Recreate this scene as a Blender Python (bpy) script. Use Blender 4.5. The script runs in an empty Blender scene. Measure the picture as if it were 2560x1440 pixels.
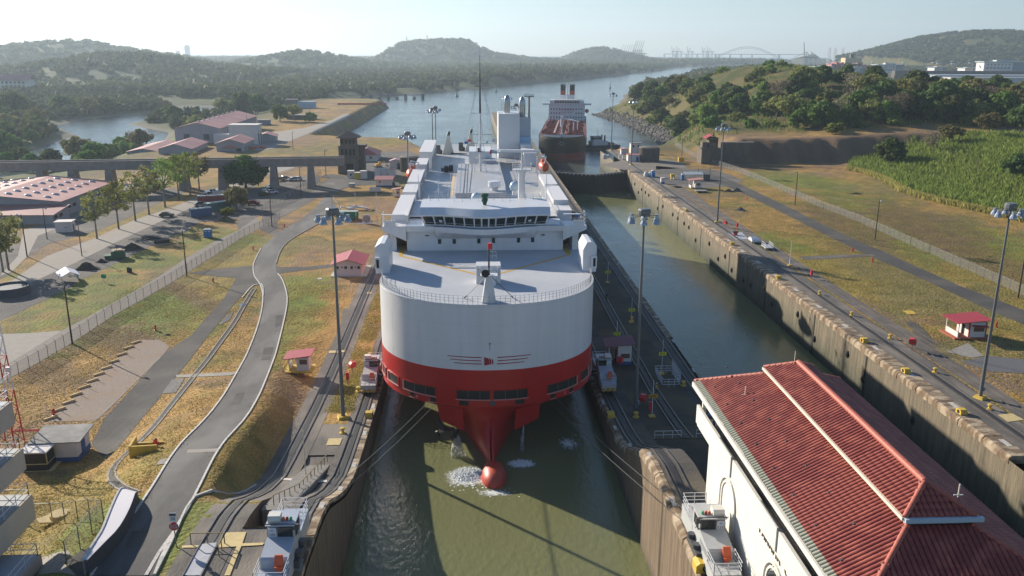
import bpy, bmesh, math, random
import numpy as np
from mathutils import Matrix, Vector
rnd=random.Random(7); PI=math.pi
sc=bpy.context.scene; COL=sc.collection
# ---------------------------------------------------------------- camera
cam=bpy.data.cameras.new('camera'); co=bpy.data.objects.new('camera',cam); COL.objects.link(co)
p_,r_,y_=.269941548,.00460053821,.0500528436
fw=Vector((math.sin(y_)*math.cos(p_),math.cos(y_)*math.cos(p_),-math.sin(p_)))
rt=Vector((math.cos(y_),-math.sin(y_),0)); up=rt.cross(fw)
rt2=rt*math.cos(r_)+up*math.sin(r_); up2=up*math.cos(r_)-rt*math.sin(r_)
M=Matrix((rt2,up2,-fw)).transposed().to_4x4(); M.translation=Vector((14.1728,0,51.4866))
co.matrix_world=M; cam.sensor_width=36; cam.lens=36*2140.84/2560; cam.clip_start=.5; cam.clip_end=30000
sc.camera=co
# ---------------------------------------------------------------- sky and sun
SUN_EL,SUN_AZ=math.radians(21.0),math.atan2(-.715,.70)      # azimuth clockwise from +Y
w=bpy.data.worlds.new('World'); sc.world=w; w.use_nodes=True
nt=w.node_tree; bg=nt.nodes['Background']
sky=nt.nodes.new('ShaderNodeTexSky'); sky.sky_type='NISHITA'; sky.sun_disc=False
sky.sun_elevation=SUN_EL; sky.sun_rotation=SUN_AZ%(2*PI); sky.altitude=0; sky.air_density=1.0; sky.dust_density=.25; sky.ozone_density=4.6
nt.links.new(sky.outputs[0],bg.inputs[0]); bg.inputs[1].default_value=.072
sl=bpy.data.lights.new('sun','SUN'); sl.energy=5.0; sl.angle=math.radians(.6); sl.color=(1,.90,.76)
so=bpy.data.objects.new('sun',sl); COL.objects.link(so)
sd=Vector((math.cos(SUN_EL)*math.sin(SUN_AZ),math.cos(SUN_EL)*math.cos(SUN_AZ),math.sin(SUN_EL)))
so.rotation_euler=sd.to_track_quat('Z','Y').to_euler(); so.location=sd*400
vs=sc.view_settings; sc.display_settings.display_device='sRGB'; vs.view_transform='Standard'; vs.look='None'; vs.exposure=0.88; vs.gamma=1; vs.use_curve_mapping=False
cy=sc.cycles; cy.max_bounces=6; cy.diffuse_bounces=2; cy.glossy_bounces=3; cy.transmission_bounces=4; cy.transparent_max_bounces=12; cy.volume_bounces=0; cy.use_denoising=True
# ---------------------------------------------------------------- helpers
def S(a):
    a=np.clip(a,0,1); return a*a*(3-2*a)
def zl(Y):   # level of the west wall and its tracks
    return np.interp(Y,[0,66,73,77.5,82,87,94,100,108,117,130],[9.7,9.7,9.3,8.3,6.2,4.2,2.2,1.6,1.1,.5,0])
def zc(Y):   # level of the centre wall tracks
    return np.interp(Y,[0,75,83,88.4,94,100,105,111,125],[8.6,8.6,8.6,7.7,5.2,2.6,1.6,1.0,0])
def zr(Y):   # service road
    return np.interp(Y,[0,66,78,90,103,118,140,165],[9.7,9.6,8.6,6.9,5.0,3.0,1.0,0])
LAND_L=np.array([(3,0),(3,470),(-17,545),(-75,562),(-70,975),(-95,1010),(-160,1000),(-125,1180),(-72,1249),(100,1620),(327,2110),(650,2900),(900,3600),(1500,4300),(2600,5200),(2600,12000),(-9000,12000),(-9000,0)],float)
LAND_R=np.array([(82,0),(82,462),(103,482),(150,600),(146,760),(140,868),(178,905),(233,1239),(345,1500),(560,2150),(900,2700),(1500,3400),(2600,4000),(9000,4400),(9000,0)],float)
RIV=np.array([(-330,340),(-262,430),(-232,500),(-222,560),(-243,660),(-300,740),(-300,800),(-262,860),(-250,930),(-300,1010),(-420,1060)],float)
def sdist(P,x,y,closed=True):
    x=np.asarray(x,float);y=np.asarray(y,float)
    d=np.full(x.shape,1e9); ins=np.zeros(x.shape,bool); n=len(P)
    for i in range(n if closed else n-1):
        a=P[i];b=P[(i+1)%n]; ex,ey=b-a
        t=np.clip(((x-a[0])*ex+(y-a[1])*ey)/(ex*ex+ey*ey),0,1)
        d=np.minimum(d,np.hypot(x-a[0]-t*ex,y-a[1]-t*ey))
        if closed:
            c=((a[1]>y)!=(b[1]>y)); 
            with np.errstate(divide='ignore',invalid='ignore'):
                ins^=c&(x<ex*(y-a[1])/(ey if ey else 1e-9)+a[0])
    return np.where(ins,d,-d) if closed else d
# ridges: distance, half depth, crest points (x across, height)
RIDGES=[(2600, 500, [-1386.4, -1319.5, -1251.2, -1172.4, -1093.8, -1028.2, -951.1, -873.3, -818.1, -740.0], [42.1, 44.6, 55.9, 62.9, 67.6, 54.7, 41.8, 31.0, 16.8, 0.3]), (1750, 420, [-933.2, -844.2, -774.5, -736.0, -689.5, -636.2, -583.6, -546.2, -508.6, -463.0, -401.5, -339.8], [15.5, 8.3, 21.3, 27.4, 36.5, 39.0, 34.0, 26.6, 19.2, 14.1, 11.3, 8.4]), (2900, 500, [-776.3, -672.3, -594.7, -517.2, -466.3, -389.9, -338.9, -209.7], [-8.0, 17.5, 31.5, 44.3, 38.3, 23.6, 11.2, 2.9]), (4200, 700, [-535.1, -384.2, -335.9, -288.5, -157.2, -44.6, 11.8, 68.1, 143.6, 257.6, 391.3], [-17.9, 11.8, 53.8, 77.5, 89.0, 93.2, 86.2, 55.6, 28.6, 14.4, -7.2]), (6500, 700, [494.4, 656.1, 789.9], [-39.7, 6.5, -27.1]), (4600, 600, [490.1, 593.6, 655.9, 739.6, 824.4, 909.9, 1016.6], [-16.5, 36.3, 54.6, 59.0, 39.3, 9.3, -10.5]), (4300, 500, [1726.5, 1803.3, 1862.2, 1942.2, 2044.1, 2166.9, 2249.6], [34.6, 69.2, 82.7, 86.9, 77.9, 67.0, 55.9]), (2900, 650, [1359.4, 1452.0, 1504.6, 1583.4, 1677.5, 1787.0, 1843.7, 1929.6, 2073.5], [40.9, 64.5, 80.1, 103.6, 115.6, 117.5, 107.5, 89.9, 63.4])]
def wob(x,y,s,k=0):
    return (np.sin(x/s+1.3*k+np.sin(y/s*.7+k))+np.sin(y/s*1.3+2.1*k+np.sin(x/s*.9))+np.sin((x+y)/s*.61+k))/3
def hz(X,Y):
    X=np.asarray(X,float);Y=np.asarray(Y,float); X,Y=np.broadcast_arrays(X,Y)
    # west bank
    t=zl(Y); r=zr(Y)
    xe=np.interp(Y,[63,70,78,94,109,136,162],[-11.9,-12.6,-13.2,-15.2,-15.8,-18.8,-22.4])+.7; wr=S((-11.0-X)/np.maximum(.5,-11.0-xe))               # 0 on the track platform, 1 on the road
    lw=S((np.interp(Y,[63,71,78,94,110,133,156],[-17.3,-17.8,-18.3,-20.5,-21.1,-23.5,-26.3])-.9-X)/13)                # 1 well left of the road
    L=t*(1-wr)+r*wr; L=L*(1-lw)+.42*r*lw
    bank=S((Y-300)/70)*S((-X-150)/45)
    L=L-6.8*bank+.35*wob(X,Y,23)*S((-X-30)/20)*S((150-Y)/-60)
    dv=sdist(RIV,X,Y,False); wv=np.interp(Y,[340,480,560,740,860,1010],[30,34,26,14,26,12])
    L=np.where((X<-100)&(Y<1100),np.minimum(L,-11.5+S((dv-wv)/26)*(L+11.5)),L)
    # east bank
    fl=1.6*np.sin(X/2.7+1.5*np.sin(X/7.3))+1.1*np.sin(X/5.9+2)+.5*np.sin(X/1.3)
    P=np.maximum(S((Y-404-.05*(X-170)-fl*S((X-135)/15))/15)*S((X-127)/22),S((X-192)/75)*S((Y-150)/90))*10.2
    hill=(33-19*S((X-262)/75))*np.exp(-np.abs((Y-665)/165)**2.4)*S((X-160)/95)*(1-.2*S((X-420)/220))
    hill=hill*(1+.10*wob(X,Y,47))+1.6*wob(X,Y,19,2)*S(hill/8)
    P=P+hill+np.clip((Y-760)/200,0,1)*-3*S((X-200)/100)
    ds=sdist(LAND_R,X,Y); R_=np.where(Y>470,P*S((ds-9)/34),P)+np.where(Y>470,-3.5*S((Y-470)/60)*(1-S((ds-6)/26)),0)
    far=np.full(X.shape,-2.0)+2*wob(X,Y,160)
    for D,W,xs,zs in RIDGES:
        g=np.clip(1-np.abs((Y-D)/W)**1.8,0,1)
        zz=np.interp(X,xs,zs,left=-4,right=-4)
        far=np.maximum(far,-4+(zz+4+.035*zz*wob(X,Y,90,1))*g)
    h=np.where(X<40,L,R_)
    w=S((Y-900)/250); h=h*(1-w)+np.where(X<40,far,np.maximum(far,np.where(Y<2600,5,-2)))*w
    d=np.where(X<40,sdist(LAND_L,X,Y),sdist(LAND_R,X,Y)) if np.max(Y)<1300 else np.maximum(sdist(LAND_L,X,Y),sdist(LAND_R,X,Y))
    s=np.where(Y<480,6,np.where(Y<1100,16,30))
    sea=-13+S((d+2)/s)*(h+13)
    return np.where(Y<440,h,np.minimum(h,sea))

def hzf(x,y): return float(hz(np.array([x]),np.array([y]))[0])
MATS={}; SHEETS=[]
def mat(name,c,rough=.7,c2=None,scale=1.0,mix=.5,bump=0,bscale=None,metal=0,spec=None,detail=4,stretch=None,coord='Object',c3=None,scale3=.2):
    if name in MATS: return MATS[name]
    m=bpy.data.materials.new(name); m.use_nodes=True; nt=m.node_tree; N=nt.nodes; b=N['Principled BSDF']
    b.inputs['Base Color'].default_value=(*c,1); b.inputs['Roughness'].default_value=rough; b.inputs['Metallic'].default_value=metal
    if spec is not None: b.inputs['Specular IOR Level'].default_value=spec
    MATS[name]=m
    if c2 or bump:
        tc=N.new('ShaderNodeTexCoord'); mp=N.new('ShaderNodeMapping'); nt.links.new(tc.outputs[coord],mp.inputs[0])
        if stretch: mp.inputs['Scale'].default_value=stretch
    if c2:
        n=N.new('ShaderNodeTexNoise'); n.inputs['Scale'].default_value=scale; n.inputs['Detail'].default_value=detail; n.inputs['Roughness'].default_value=.65
        nt.links.new(mp.outputs[0],n.inputs['Vector'])
        rp=N.new('ShaderNodeValToRGB'); rp.color_ramp.elements[0].position=.5-.28*mix; rp.color_ramp.elements[1].position=.5+.28*mix
        rp.color_ramp.elements[0].color=(*c,1); rp.color_ramp.elements[1].color=(*c2,1)
        nt.links.new(n.outputs['Fac'],rp.inputs[0]); out=rp.outputs[0]
        if c3:
            n3=N.new('ShaderNodeTexNoise'); n3.inputs['Scale'].default_value=scale3; n3.inputs['Detail'].default_value=5; nt.links.new(mp.outputs[0],n3.inputs['Vector'])
            r3=N.new('ShaderNodeValToRGB'); r3.color_ramp.elements[0].position=.46; r3.color_ramp.elements[1].position=.62
            mx=N.new('ShaderNodeMix'); mx.data_type='RGBA'; nt.links.new(n3.outputs['Fac'],r3.inputs[0]); nt.links.new(r3.outputs[0],mx.inputs[0])
            nt.links.new(out,mx.inputs[6]); mx.inputs[7].default_value=(*c3,1); out=mx.outputs[2]
        nt.links.new(out,b.inputs['Base Color'])
    if bump:
        n2=N.new('ShaderNodeTexNoise'); n2.inputs['Scale'].default_value=bscale or scale*4; n2.inputs['Detail'].default_value=3; nt.links.new(mp.outputs[0],n2.inputs['Vector'])
        bp=N.new('ShaderNodeBump'); bp.inputs['Strength'].default_value=min(1,bump); bp.inputs['Distance'].default_value=.1*max(1,bump); nt.links.new(n2.outputs['Fac'],bp.inputs['Height'])
        nt.links.new(bp.outputs[0],b.inputs['Normal'])
    return m
class MB:
    def __init__(s): s.v=[]; s.f=[]
    def add(s,vs,fs):
        o=len(s.v); s.v+=[tuple(v) for v in vs]; s.f+=[tuple(i+o for i in f) for f in fs]; return s
    def box(s,cx,cy,cz,sx,sy,sz,rz=0,tx=0):   # centre x,y and BASE z
        c,n=math.cos(rz),math.sin(rz); V=[]
        for dz in (0,1):
            k=1-tx*dz
            for dx,dy in ((-1,-1),(1,-1),(1,1),(-1,1)):
                a,b=dx*sx/2*k,dy*sy/2*k; V.append((cx+a*c-b*n,cy+a*n+b*c,cz+dz*sz))
        return s.add(V,[(3,2,1,0),(4,5,6,7),(0,1,5,4),(1,2,6,5),(2,3,7,6),(3,0,4,7)])
    def bb(s,x0,y0,z0,x1,y1,z1): return s.box((x0+x1)/2,(y0+y1)/2,z0,x1-x0,y1-y0,z1-z0)
    def quad(s,a,b,c,d): return s.add([a,b,c,d],[(0,1,2,3)])
    def cyl(s,p,q,r0,r1=None,n=8,cap=True):
        r1=r0 if r1 is None else r1; p,q=Vector(p),Vector(q); d=(q-p)
        if d.length<1e-6: return s
        d.normalize(); a=d.orthogonal().normalized(); b=d.cross(a); V=[]
        for P,r in ((p,r0),(q,r1)):
            for i in range(n):
                t=2*PI*i/n; V.append(P+a*(r*math.cos(t))+b*(r*math.sin(t)))
        F=[(i,(i+1)%n,n+(i+1)%n,n+i) for i in range(n)]
        if cap: F+=[tuple(range(n-1,-1,-1)),tuple(range(n,2*n))]
        return s.add(V,F)
    def path(s,pts,r,n=6):
        for a,b in zip(pts,pts[1:]): s.cyl(a,b,r,r,n)
        return s
    def lathe(s,cx,cy,prof,n=16):  # prof: (r,z)
        V=[];F=[]
        for r,z in prof:
            for i in range(n): t=2*PI*i/n; V.append((cx+r*math.cos(t),cy+r*math.sin(t),z))
        for k in range(len(prof)-1):
            for i in range(n): F.append((k*n+i,k*n+(i+1)%n,(k+1)*n+(i+1)%n,(k+1)*n+i))
        F+=[tuple(range(n-1,-1,-1)),tuple(range((len(prof)-1)*n,len(prof)*n))]
        return s.add(V,F)
    def prism(s,poly,z0,z1):
        n=len(poly); a=sum(poly[i][0]*poly[(i+1)%n][1]-poly[(i+1)%n][0]*poly[i][1] for i in range(n))
        if a<0: poly=poly[::-1]
        V=[(x,y,z0) for x,y in poly]+[(x,y,z1) for x,y in poly]
        return s.add(V,[tuple(range(n-1,-1,-1)),tuple(range(n,2*n))]+[(i,(i+1)%n,n+(i+1)%n,n+i) for i in range(n)])
    def prof(s,pts,y0,y1,axis='y'):  # x-z profile extruded along y (or y-z along x)
        n=len(pts); a=sum(pts[i][0]*pts[(i+1)%n][1]-pts[(i+1)%n][0]*pts[i][1] for i in range(n))
        if a<0: pts=pts[::-1]
        if axis=='y': V=[(x,y0,z) for x,z in pts]+[(x,y1,z) for x,z in pts]; flip=False
        else: V=[(y0,x,z) for x,z in pts]+[(y1,x,z) for x,z in pts]; flip=True
        F=[tuple(range(n)),tuple(range(2*n-1,n-1,-1))]+[(i,n+i,n+(i+1)%n,(i+1)%n) for i in range(n)]
        if flip: F=[f[::-1] for f in F]
        return s.add(V,F)
    def rail(s,pts,h=1.1,r=.03,bars=2,post=1.6,n=4):  # guard rail along 3d points
        for a,b in zip(pts,pts[1:]):
            a,b=Vector(a),Vector(b); k=max(1,round((b-a).length/post))
            for i in range(k+1):
                p=a.lerp(b,i/k); s.cyl(p,p+Vector((0,0,h)),r,r,n,False)
            for j in range(bars):
                z=Vector((0,0,h*(j+1)/bars)); s.cyl(a+z,b+z,r,r,n,False)
        return s
    def build(s,name,m,parent=None,smooth=False,**kw):
        me=bpy.data.meshes.new(name); me.from_pydata(s.v,[],s.f); me.update()
        if smooth:
            me.polygons.foreach_set('use_smooth',[True]*len(me.polygons))
            if smooth!=1: me.set_sharp_from_angle(angle=math.radians(smooth))
        if m: me.materials.append(m)
        o=bpy.data.objects.new(name,me); COL.objects.link(o)
        if parent: o.parent=parent
        for k,v in kw.items(): o[k]=v
        return o
def thing(name,label,cat,loc=(0,0,0),rz=0,group=None,scale=1):
    o=bpy.data.objects.new(name,None); COL.objects.link(o); o.location=loc; o.rotation_euler=(0,0,rz); o.scale=(scale,)*3 if not hasattr(scale,'__len__') else scale
    o.empty_display_size=.2; o['label']=label; o['category']=cat
    if group: o['group']=group
    return o
KIDS={}
def dup(root,loc,rz=0,label=None,scale=None,group=None,mats=None):
    if root.name not in KIDS:
        KIDS[root.name]=[(c,list(c.children)) for c in root.children]
    r=root.copy(); COL.objects.link(r); r.location=loc; r.rotation_euler=(0,0,rz)
    if scale is not None: r.scale=(scale,)*3 if not hasattr(scale,'__len__') else scale
    if label: r['label']=label
    if group: r['group']=group
    for c,gs in KIDS[root.name]:
        k=c.copy(); COL.objects.link(k); k.parent=r
        for g in gs:
            d=g.copy(); COL.objects.link(d); d.parent=k
    return r
def struct(name,mb,m,parent=None,**kw):
    o=mb.build(name,m,parent,**kw)
    if not parent: o['kind']='structure'
    return o
def text(s,size,m,name='lettering',parent=None,loc=(0,0,0),rot=(0,0,0),depth=.01,align='CENTER',space=1.0):
    c=bpy.data.curves.new(name,'FONT'); c.body=s; c.size=size; c.extrude=depth; c.align_x=align; c.align_y='CENTER'; c.space_character=space; c.resolution_u=2
    o=bpy.data.objects.new(name,c); dg=bpy.context.evaluated_depsgraph_get()
    COL.objects.link(o); bpy.context.view_layer.update(); me=bpy.data.meshes.new_from_object(o.evaluated_get(bpy.context.evaluated_depsgraph_get()))
    COL.objects.unlink(o); bpy.data.objects.remove(o); me.materials.clear(); me.materials.append(m)
    n=bpy.data.objects.new(name,me); COL.objects.link(n); n.location=loc; n.rotation_euler=rot
    if parent: n.parent=parent
    return n
def fastmesh(name,V,F,m,parent=None,smooth=False):   # numpy arrays, equal-size faces
    me=bpy.data.meshes.new(name); V=np.asarray(V,np.float32); F=np.asarray(F,np.int32); k=F.shape[1]
    me.vertices.add(len(V)); me.vertices.foreach_set('co',V.ravel()); me.loops.add(F.size); me.loops.foreach_set('vertex_index',F.ravel())
    me.polygons.add(len(F)); me.polygons.foreach_set('loop_start',np.arange(0,F.size,k,dtype=np.int32)); me.polygons.foreach_set('loop_total',np.full(len(F),k,np.int32))
    if smooth: me.polygons.foreach_set('use_smooth',np.ones(len(F),bool))
    me.update(calc_edges=True); me.validate()
    me.materials.append(m) if m else None
    o=bpy.data.objects.new(name,me); COL.objects.link(o)
    if parent: o.parent=parent
    return o
def sheet(name,poly,m,lift,parent=None,step=1.2,kind='structure',thick=0):
    """a flat covering (road, slab, marking) laid on the ground: polygon filled on a grid that follows the terrain"""
    SHEETS.append(np.array(poly)); bm=bmesh.new(); vs=[bm.verts.new((x,y,0)) for x,y in poly]; bm.faces.new(vs)
    xs=[p[0] for p in poly]; ys=[p[1] for p in poly]
    if step:
        for ax,lo,hi in ((0,min(xs),max(xs)),(1,min(ys),max(ys))):
            k=max(0,int((hi-lo)/step)); k=min(k,160)
            for i in range(1,k):
                q=lo+(hi-lo)*i/k; co_=(q,0,0) if ax==0 else (0,q,0); no=(1,0,0) if ax==0 else (0,1,0)
                bmesh.ops.bisect_plane(bm,geom=bm.verts[:]+bm.edges[:]+bm.faces[:],plane_co=co_,plane_no=no)
    bmesh.ops.triangulate(bm,faces=bm.faces[:])
    a=np.array([v.co[:] for v in bm.verts]); z=hz(a[:,0],a[:,1])+lift
    for v,q in zip(bm.verts,z): v.co.z=q
    bmesh.ops.recalc_face_normals(bm,faces=bm.faces[:])
    if sum(f.normal.z for f in bm.faces)<0: bmesh.ops.reverse_faces(bm,faces=bm.faces[:])
    me=bpy.data.meshes.new(name); bm.to_mesh(me); bm.free(); me.materials.append(m)
    o=bpy.data.objects.new(name,me); COL.objects.link(o)
    if parent: o.parent=parent
    elif kind: o['kind']=kind
    return o
def ribbon(pts,w):
    """outline of a band of width w along a centre line"""
    L=[];R=[]
    for i,p in enumerate(pts):
        a=Vector(pts[max(0,i-1)]); b=Vector(pts[min(len(pts)-1,i+1)]); d=(b-a).normalized(); n=Vector((-d.y,d.x)); ww=w[i] if hasattr(w,'__len__') else w
        L.append((p[0]+n.x*ww/2,p[1]+n.y*ww/2)); R.append((p[0]-n.x*ww/2,p[1]-n.y*ww/2))
    return L+R[::-1]
def smoothline(pts,k=4):
    o=[]; n=len(pts)
    for i in range(n-1):
        p0,p1,p2,p3=[np.array(pts[min(max(j,0),n-1)],float) for j in (i-1,i,i+1,i+2)]
        for s in range(k):
            t=s/k; o.append(tuple(.5*((2*p1)+(-p0+p2)*t+(2*p0-5*p1+4*p2-p3)*t*t+(-p0+3*p1-3*p2+p3)*t**3)))
    return o+[tuple(pts[-1])]

# ================================================================ materials of the setting
def _lat(seed,n=64): return np.random.RandomState(seed).rand(n,n)
def vnoise(x,y,s,seed):
    L=_lat(seed); u=x/s; v=y/s; i=np.floor(u).astype(int); j=np.floor(v).astype(int); a=u-i; b=v-j; a=a*a*(3-2*a); b=b*b*(3-2*b); g=lambda p,q:L[p%64,q%64]
    return (g(i,j)*(1-a)+g(i+1,j)*a)*(1-b)+(g(i,j+1)*(1-a)+g(i+1,j+1)*a)*b
def fbm(x,y,s,seed,o=4):
    r=0;a=1;t=0
    for k in range(o): r=r+a*vnoise(x+37.1*k,y+11.7*k,s/2**k,seed+k); t+=a; a*=.55
    return r/t
def attrmat(name,rough=.9,bscale=1.2,bump=.6,nscale=2.2,lo=.62,hi=1.3):
    m=bpy.data.materials.new(name); m.use_nodes=True; nt=m.node_tree; N=nt.nodes; b=N['Principled BSDF']; b.inputs['Roughness'].default_value=rough; b.inputs['Specular IOR Level'].default_value=.15
    at=N.new('ShaderNodeAttribute'); at.attribute_name='cover'; tc=N.new('ShaderNodeTexCoord')
    n=N.new('ShaderNodeTexNoise'); n.inputs['Scale'].default_value=nscale; n.inputs['Detail'].default_value=6; n.inputs['Roughness'].default_value=.7; nt.links.new(tc.outputs['Object'],n.inputs['Vector'])
    mr=N.new('ShaderNodeMapRange'); mr.inputs[1].default_value=.28; mr.inputs[2].default_value=.72; mr.inputs[3].default_value=lo; mr.inputs[4].default_value=hi; nt.links.new(n.outputs['Fac'],mr.inputs[0])
    mx=N.new('ShaderNodeMix'); mx.data_type='RGBA'; mx.blend_type='MULTIPLY'; mx.inputs[0].default_value=1; nt.links.new(at.outputs['Color'],mx.inputs[6]); nt.links.new(mr.outputs[0],mx.inputs[7]); nt.links.new(mx.outputs[2],b.inputs['Base Color'])
    n2=N.new('ShaderNodeTexNoise'); n2.inputs['Scale'].default_value=bscale; n2.inputs['Detail'].default_value=6; nt.links.new(tc.outputs['Object'],n2.inputs['Vector'])
    bp=N.new('ShaderNodeBump'); bp.inputs['Strength'].default_value=bump; bp.inputs['Distance'].default_value=.35; nt.links.new(n2.outputs['Fac'],bp.inputs['Height']); nt.links.new(bp.outputs[0],b.inputs['Normal'])
    return m
GM=attrmat('grass_and_soil',bscale=1.6,bump=1,nscale=3.2,lo=.5,hi=1.45)
GREEN=np.array((.125,.155,.024)); LUSH=np.array((.12,.185,.025)); DRY=np.array((.33,.20,.065)); TAN=np.array((.24,.155,.085)); BROWN=np.array((.145,.09,.05)); SOIL=np.array((.16,.105,.065)); MUD=np.array((.16,.145,.115)); WOOD=np.array((.06,.075,.028))
GREENS=[((-65.95,182.26),16,38,-.68),((-45.66,167.02),11,24,-.7),((-57.12,156.88),8,14,-.7),((-71.83,216.36),12,18,-.5),((-55.16,239.96),12,18,-.5),((-23.21,187.38),7,20,0),((-21.15,163.35),6,20,0),((-20.64,137.41),4,12,-.1),((-63.01,147.66),3,14,-.75),((-22.37,67.90),5,9,0),((-19.51,74.96),6,6,0),((-11.48,70.99),3,7,0),((100.38,229.32),10,16,.1),((146.93,256.72),26,60,.1),((148.88,351.27),20,40,0),((160.12,227.59),20,40,0)]
BROWNS=[((-49.98,151.76),6,22,-.78),((-54.26,134.66),5,12,-.75),((129.30,257.19),14,50,.2),((154.50,256.52),16,45,.2),((148.25,222.88),10,60,.1),((-46.23,181.78),3,30,-.65),((147.97,389.42),40,10,0)]
def cover(X,Y):
    a=fbm(X,Y*.8,14,1); b=fbm(X,Y,5,11); c=fbm(X+200,Y,38,21); d=fbm(X,Y,2.2,31,3)
    k=S((a-.42)*5+(b-.5)*2.4); k2=S((c-.46)*7+(b-.5)*2.5)
    C=DRY*(1-k[...,None])+TAN*k[...,None]; C=C*(1-.42*k2[...,None])+GREEN*(.42*k2[...,None])
    for (p,rx,ry,an),q in [(g,0) for g in GREENS]+[(g,1) for g in BROWNS]:
        u=(X-p[0])*math.cos(an)-(Y-p[1])*math.sin(an); v=(X-p[0])*math.sin(an)+(Y-p[1])*math.cos(an)
        e=np.exp(-((u/rx)**2+(v/ry)**2)*1.1); e=S((e+(b-.5)*1.0+(d-.5)*.5-.30)*3)*(.60 if q==0 else .75)
        C=C*(1-e[...,None])+(LUSH*.5+GREEN*.5 if q==0 else BROWN)*e[...,None]
    C=C*(.58+.84*d)[...,None]*(.86+.28*fbm(X,Y,.9,57,2))[...,None]
    # far wooded lowlands, hill slopes, the bare cut bank and the shore
    wl=S((-X-120)/50)*S((Y-290)/90); wl=np.maximum(wl,S((Y-950)/200)*(X<.30*Y+100)); 
    wc=WOOD*(.75+.5*a)[...,None]+S((c-.52)*8)[...,None]*np.array((.05,.05,.01)); C=C*(1-wl[...,None])+wc*wl[...,None]
    er=S((Y-428)/40)*(X>110); hc=(np.array((.13,.105,.04))*(1-k[...,None])+np.array((.06,.075,.018))*k[...,None]); C=C*(1-er[...,None])+hc*er[...,None]
    cut=S((Y-400-.05*(X-170))/5)*S((430-Y)/8)*S((X-128)/10)*S((262-X)/20); st=fbm(X,Y*.12,5,77); cc=SOIL*(.65+.8*st)[...,None]; C=C*(1-cut[...,None])+cc*cut[...,None]
    H=hz(X,Y); mu=S((-7.6-H)/1.6); C=C*(1-mu[...,None])+MUD*mu[...,None]
    return C
def grid(name,xs,ys,m,smooth=True,zf=None,col=cover):
    X,Y=np.meshgrid(xs,ys); Z=hz(X,Y) if zf is None else zf(X,Y); V=np.stack([X,Y,Z],-1).reshape(-1,3); nx,ny=len(xs),len(ys)
    i=np.arange(ny-1)[:,None]*nx+np.arange(nx-1)[None]; F=np.stack([i,i+1,i+nx+1,i+nx],-1).reshape(-1,4)
    o=fastmesh(name,V,F,m,smooth=smooth); o['kind']='structure'
    C=col(X,Y).reshape(-1,3); at=o.data.color_attributes.new('cover','FLOAT_COLOR','POINT'); at.data.foreach_set('color',np.concatenate([C,np.ones((len(C),1))],1).astype(np.float32).ravel())
    return o
def geo(a,b,s,g): 
    o=[a]
    while abs(o[-1]-a)<abs(b-a): o.append(o[-1]+math.copysign(s,b-a)); s*=g
    o[-1]=b; return np.array(o)
ysn=np.concatenate([np.arange(40,132,.8),np.arange(132,330,1.5),geo(330,1000,2,1.012)])
xl=np.concatenate([geo(-70,-900,1.4,1.03)[::-1],np.arange(-69,-6.9,1.0),[-6.8]])
grid('ground',xl,ysn,GM)
xr=np.concatenate([[93.6],np.arange(94.5,150,1.2),geo(150,1150,1.6,1.022)])
grid('ground',xr,np.concatenate([np.arange(60,330,1.6),geo(330,1000,2,1.012)]),GM)
grid('hills',np.concatenate([np.linspace(-7000,-1400,60),np.linspace(-1370,2000,130),np.linspace(2050,7000,50)]),geo(1000,8600,11,1.022),GM)
# ---------------------------------------------------------------- water
def watermat(name,base,bscale,bstr,stretch,rough=.06,dist=.12):
    m=bpy.data.materials.new(name); m.use_nodes=True; nt=m.node_tree; N=nt.nodes; b=N['Principled BSDF']; b.inputs['Base Color'].default_value=(*base,1); b.inputs['Roughness'].default_value=rough; b.inputs['IOR'].default_value=1.33
    tc=N.new('ShaderNodeTexCoord'); mp=N.new('ShaderNodeMapping'); mp.inputs['Scale'].default_value=stretch; nt.links.new(tc.outputs['Object'],mp.inputs[0])
    n=N.new('ShaderNodeTexNoise'); n.inputs['Scale'].default_value=bscale; n.inputs['Detail'].default_value=5; n.inputs['Roughness'].default_value=.55; nt.links.new(mp.outputs[0],n.inputs['Vector'])
    n2=N.new('ShaderNodeTexNoise'); n2.inputs['Scale'].default_value=bscale*.12; n2.inputs['Detail'].default_value=2; nt.links.new(mp.outputs[0],n2.inputs['Vector'])
    ad=N.new('ShaderNodeMath'); ad.operation='MULTIPLY'; nt.links.new(n.outputs['Fac'],ad.inputs[0]); nt.links.new(n2.outputs['Fac'],ad.inputs[1])
    bp=N.new('ShaderNodeBump'); bp.inputs['Strength'].default_value=bstr; bp.inputs['Distance'].default_value=dist; nt.links.new(ad.outputs[0],bp.inputs['Height']); nt.links.new(bp.outputs[0],b.inputs['Normal'])
    return m
SEA=watermat('sea_water',(.075,.095,.085),.35,1,(1,.7,1),.12,1.0)
LOCKW=watermat('lock_water',(.165,.172,.08),1.5,.85,(1,.55,1),.07,.22)
ZW1,ZW2=-3.5,-9.5
struct('sea',MB().quad((-9000,380,ZW2),(9000,380,ZW2),(9000,12500,ZW2),(-9000,12500,ZW2)).quad((-3000,300,ZW2),(-60,300,ZW2),(-60,380,ZW2),(-3000,380,ZW2)),SEA)
struct('lock_water',MB().quad((-.2,20,ZW1),(33.7,20,ZW1),(33.7,374,ZW1),(-.2,374,ZW1)),LOCKW)
struct('lock_water',MB().quad((51.6,20,ZW2),(85.5,20,ZW2),(85.5,380,ZW2),(51.6,380,ZW2)),LOCKW)
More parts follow.
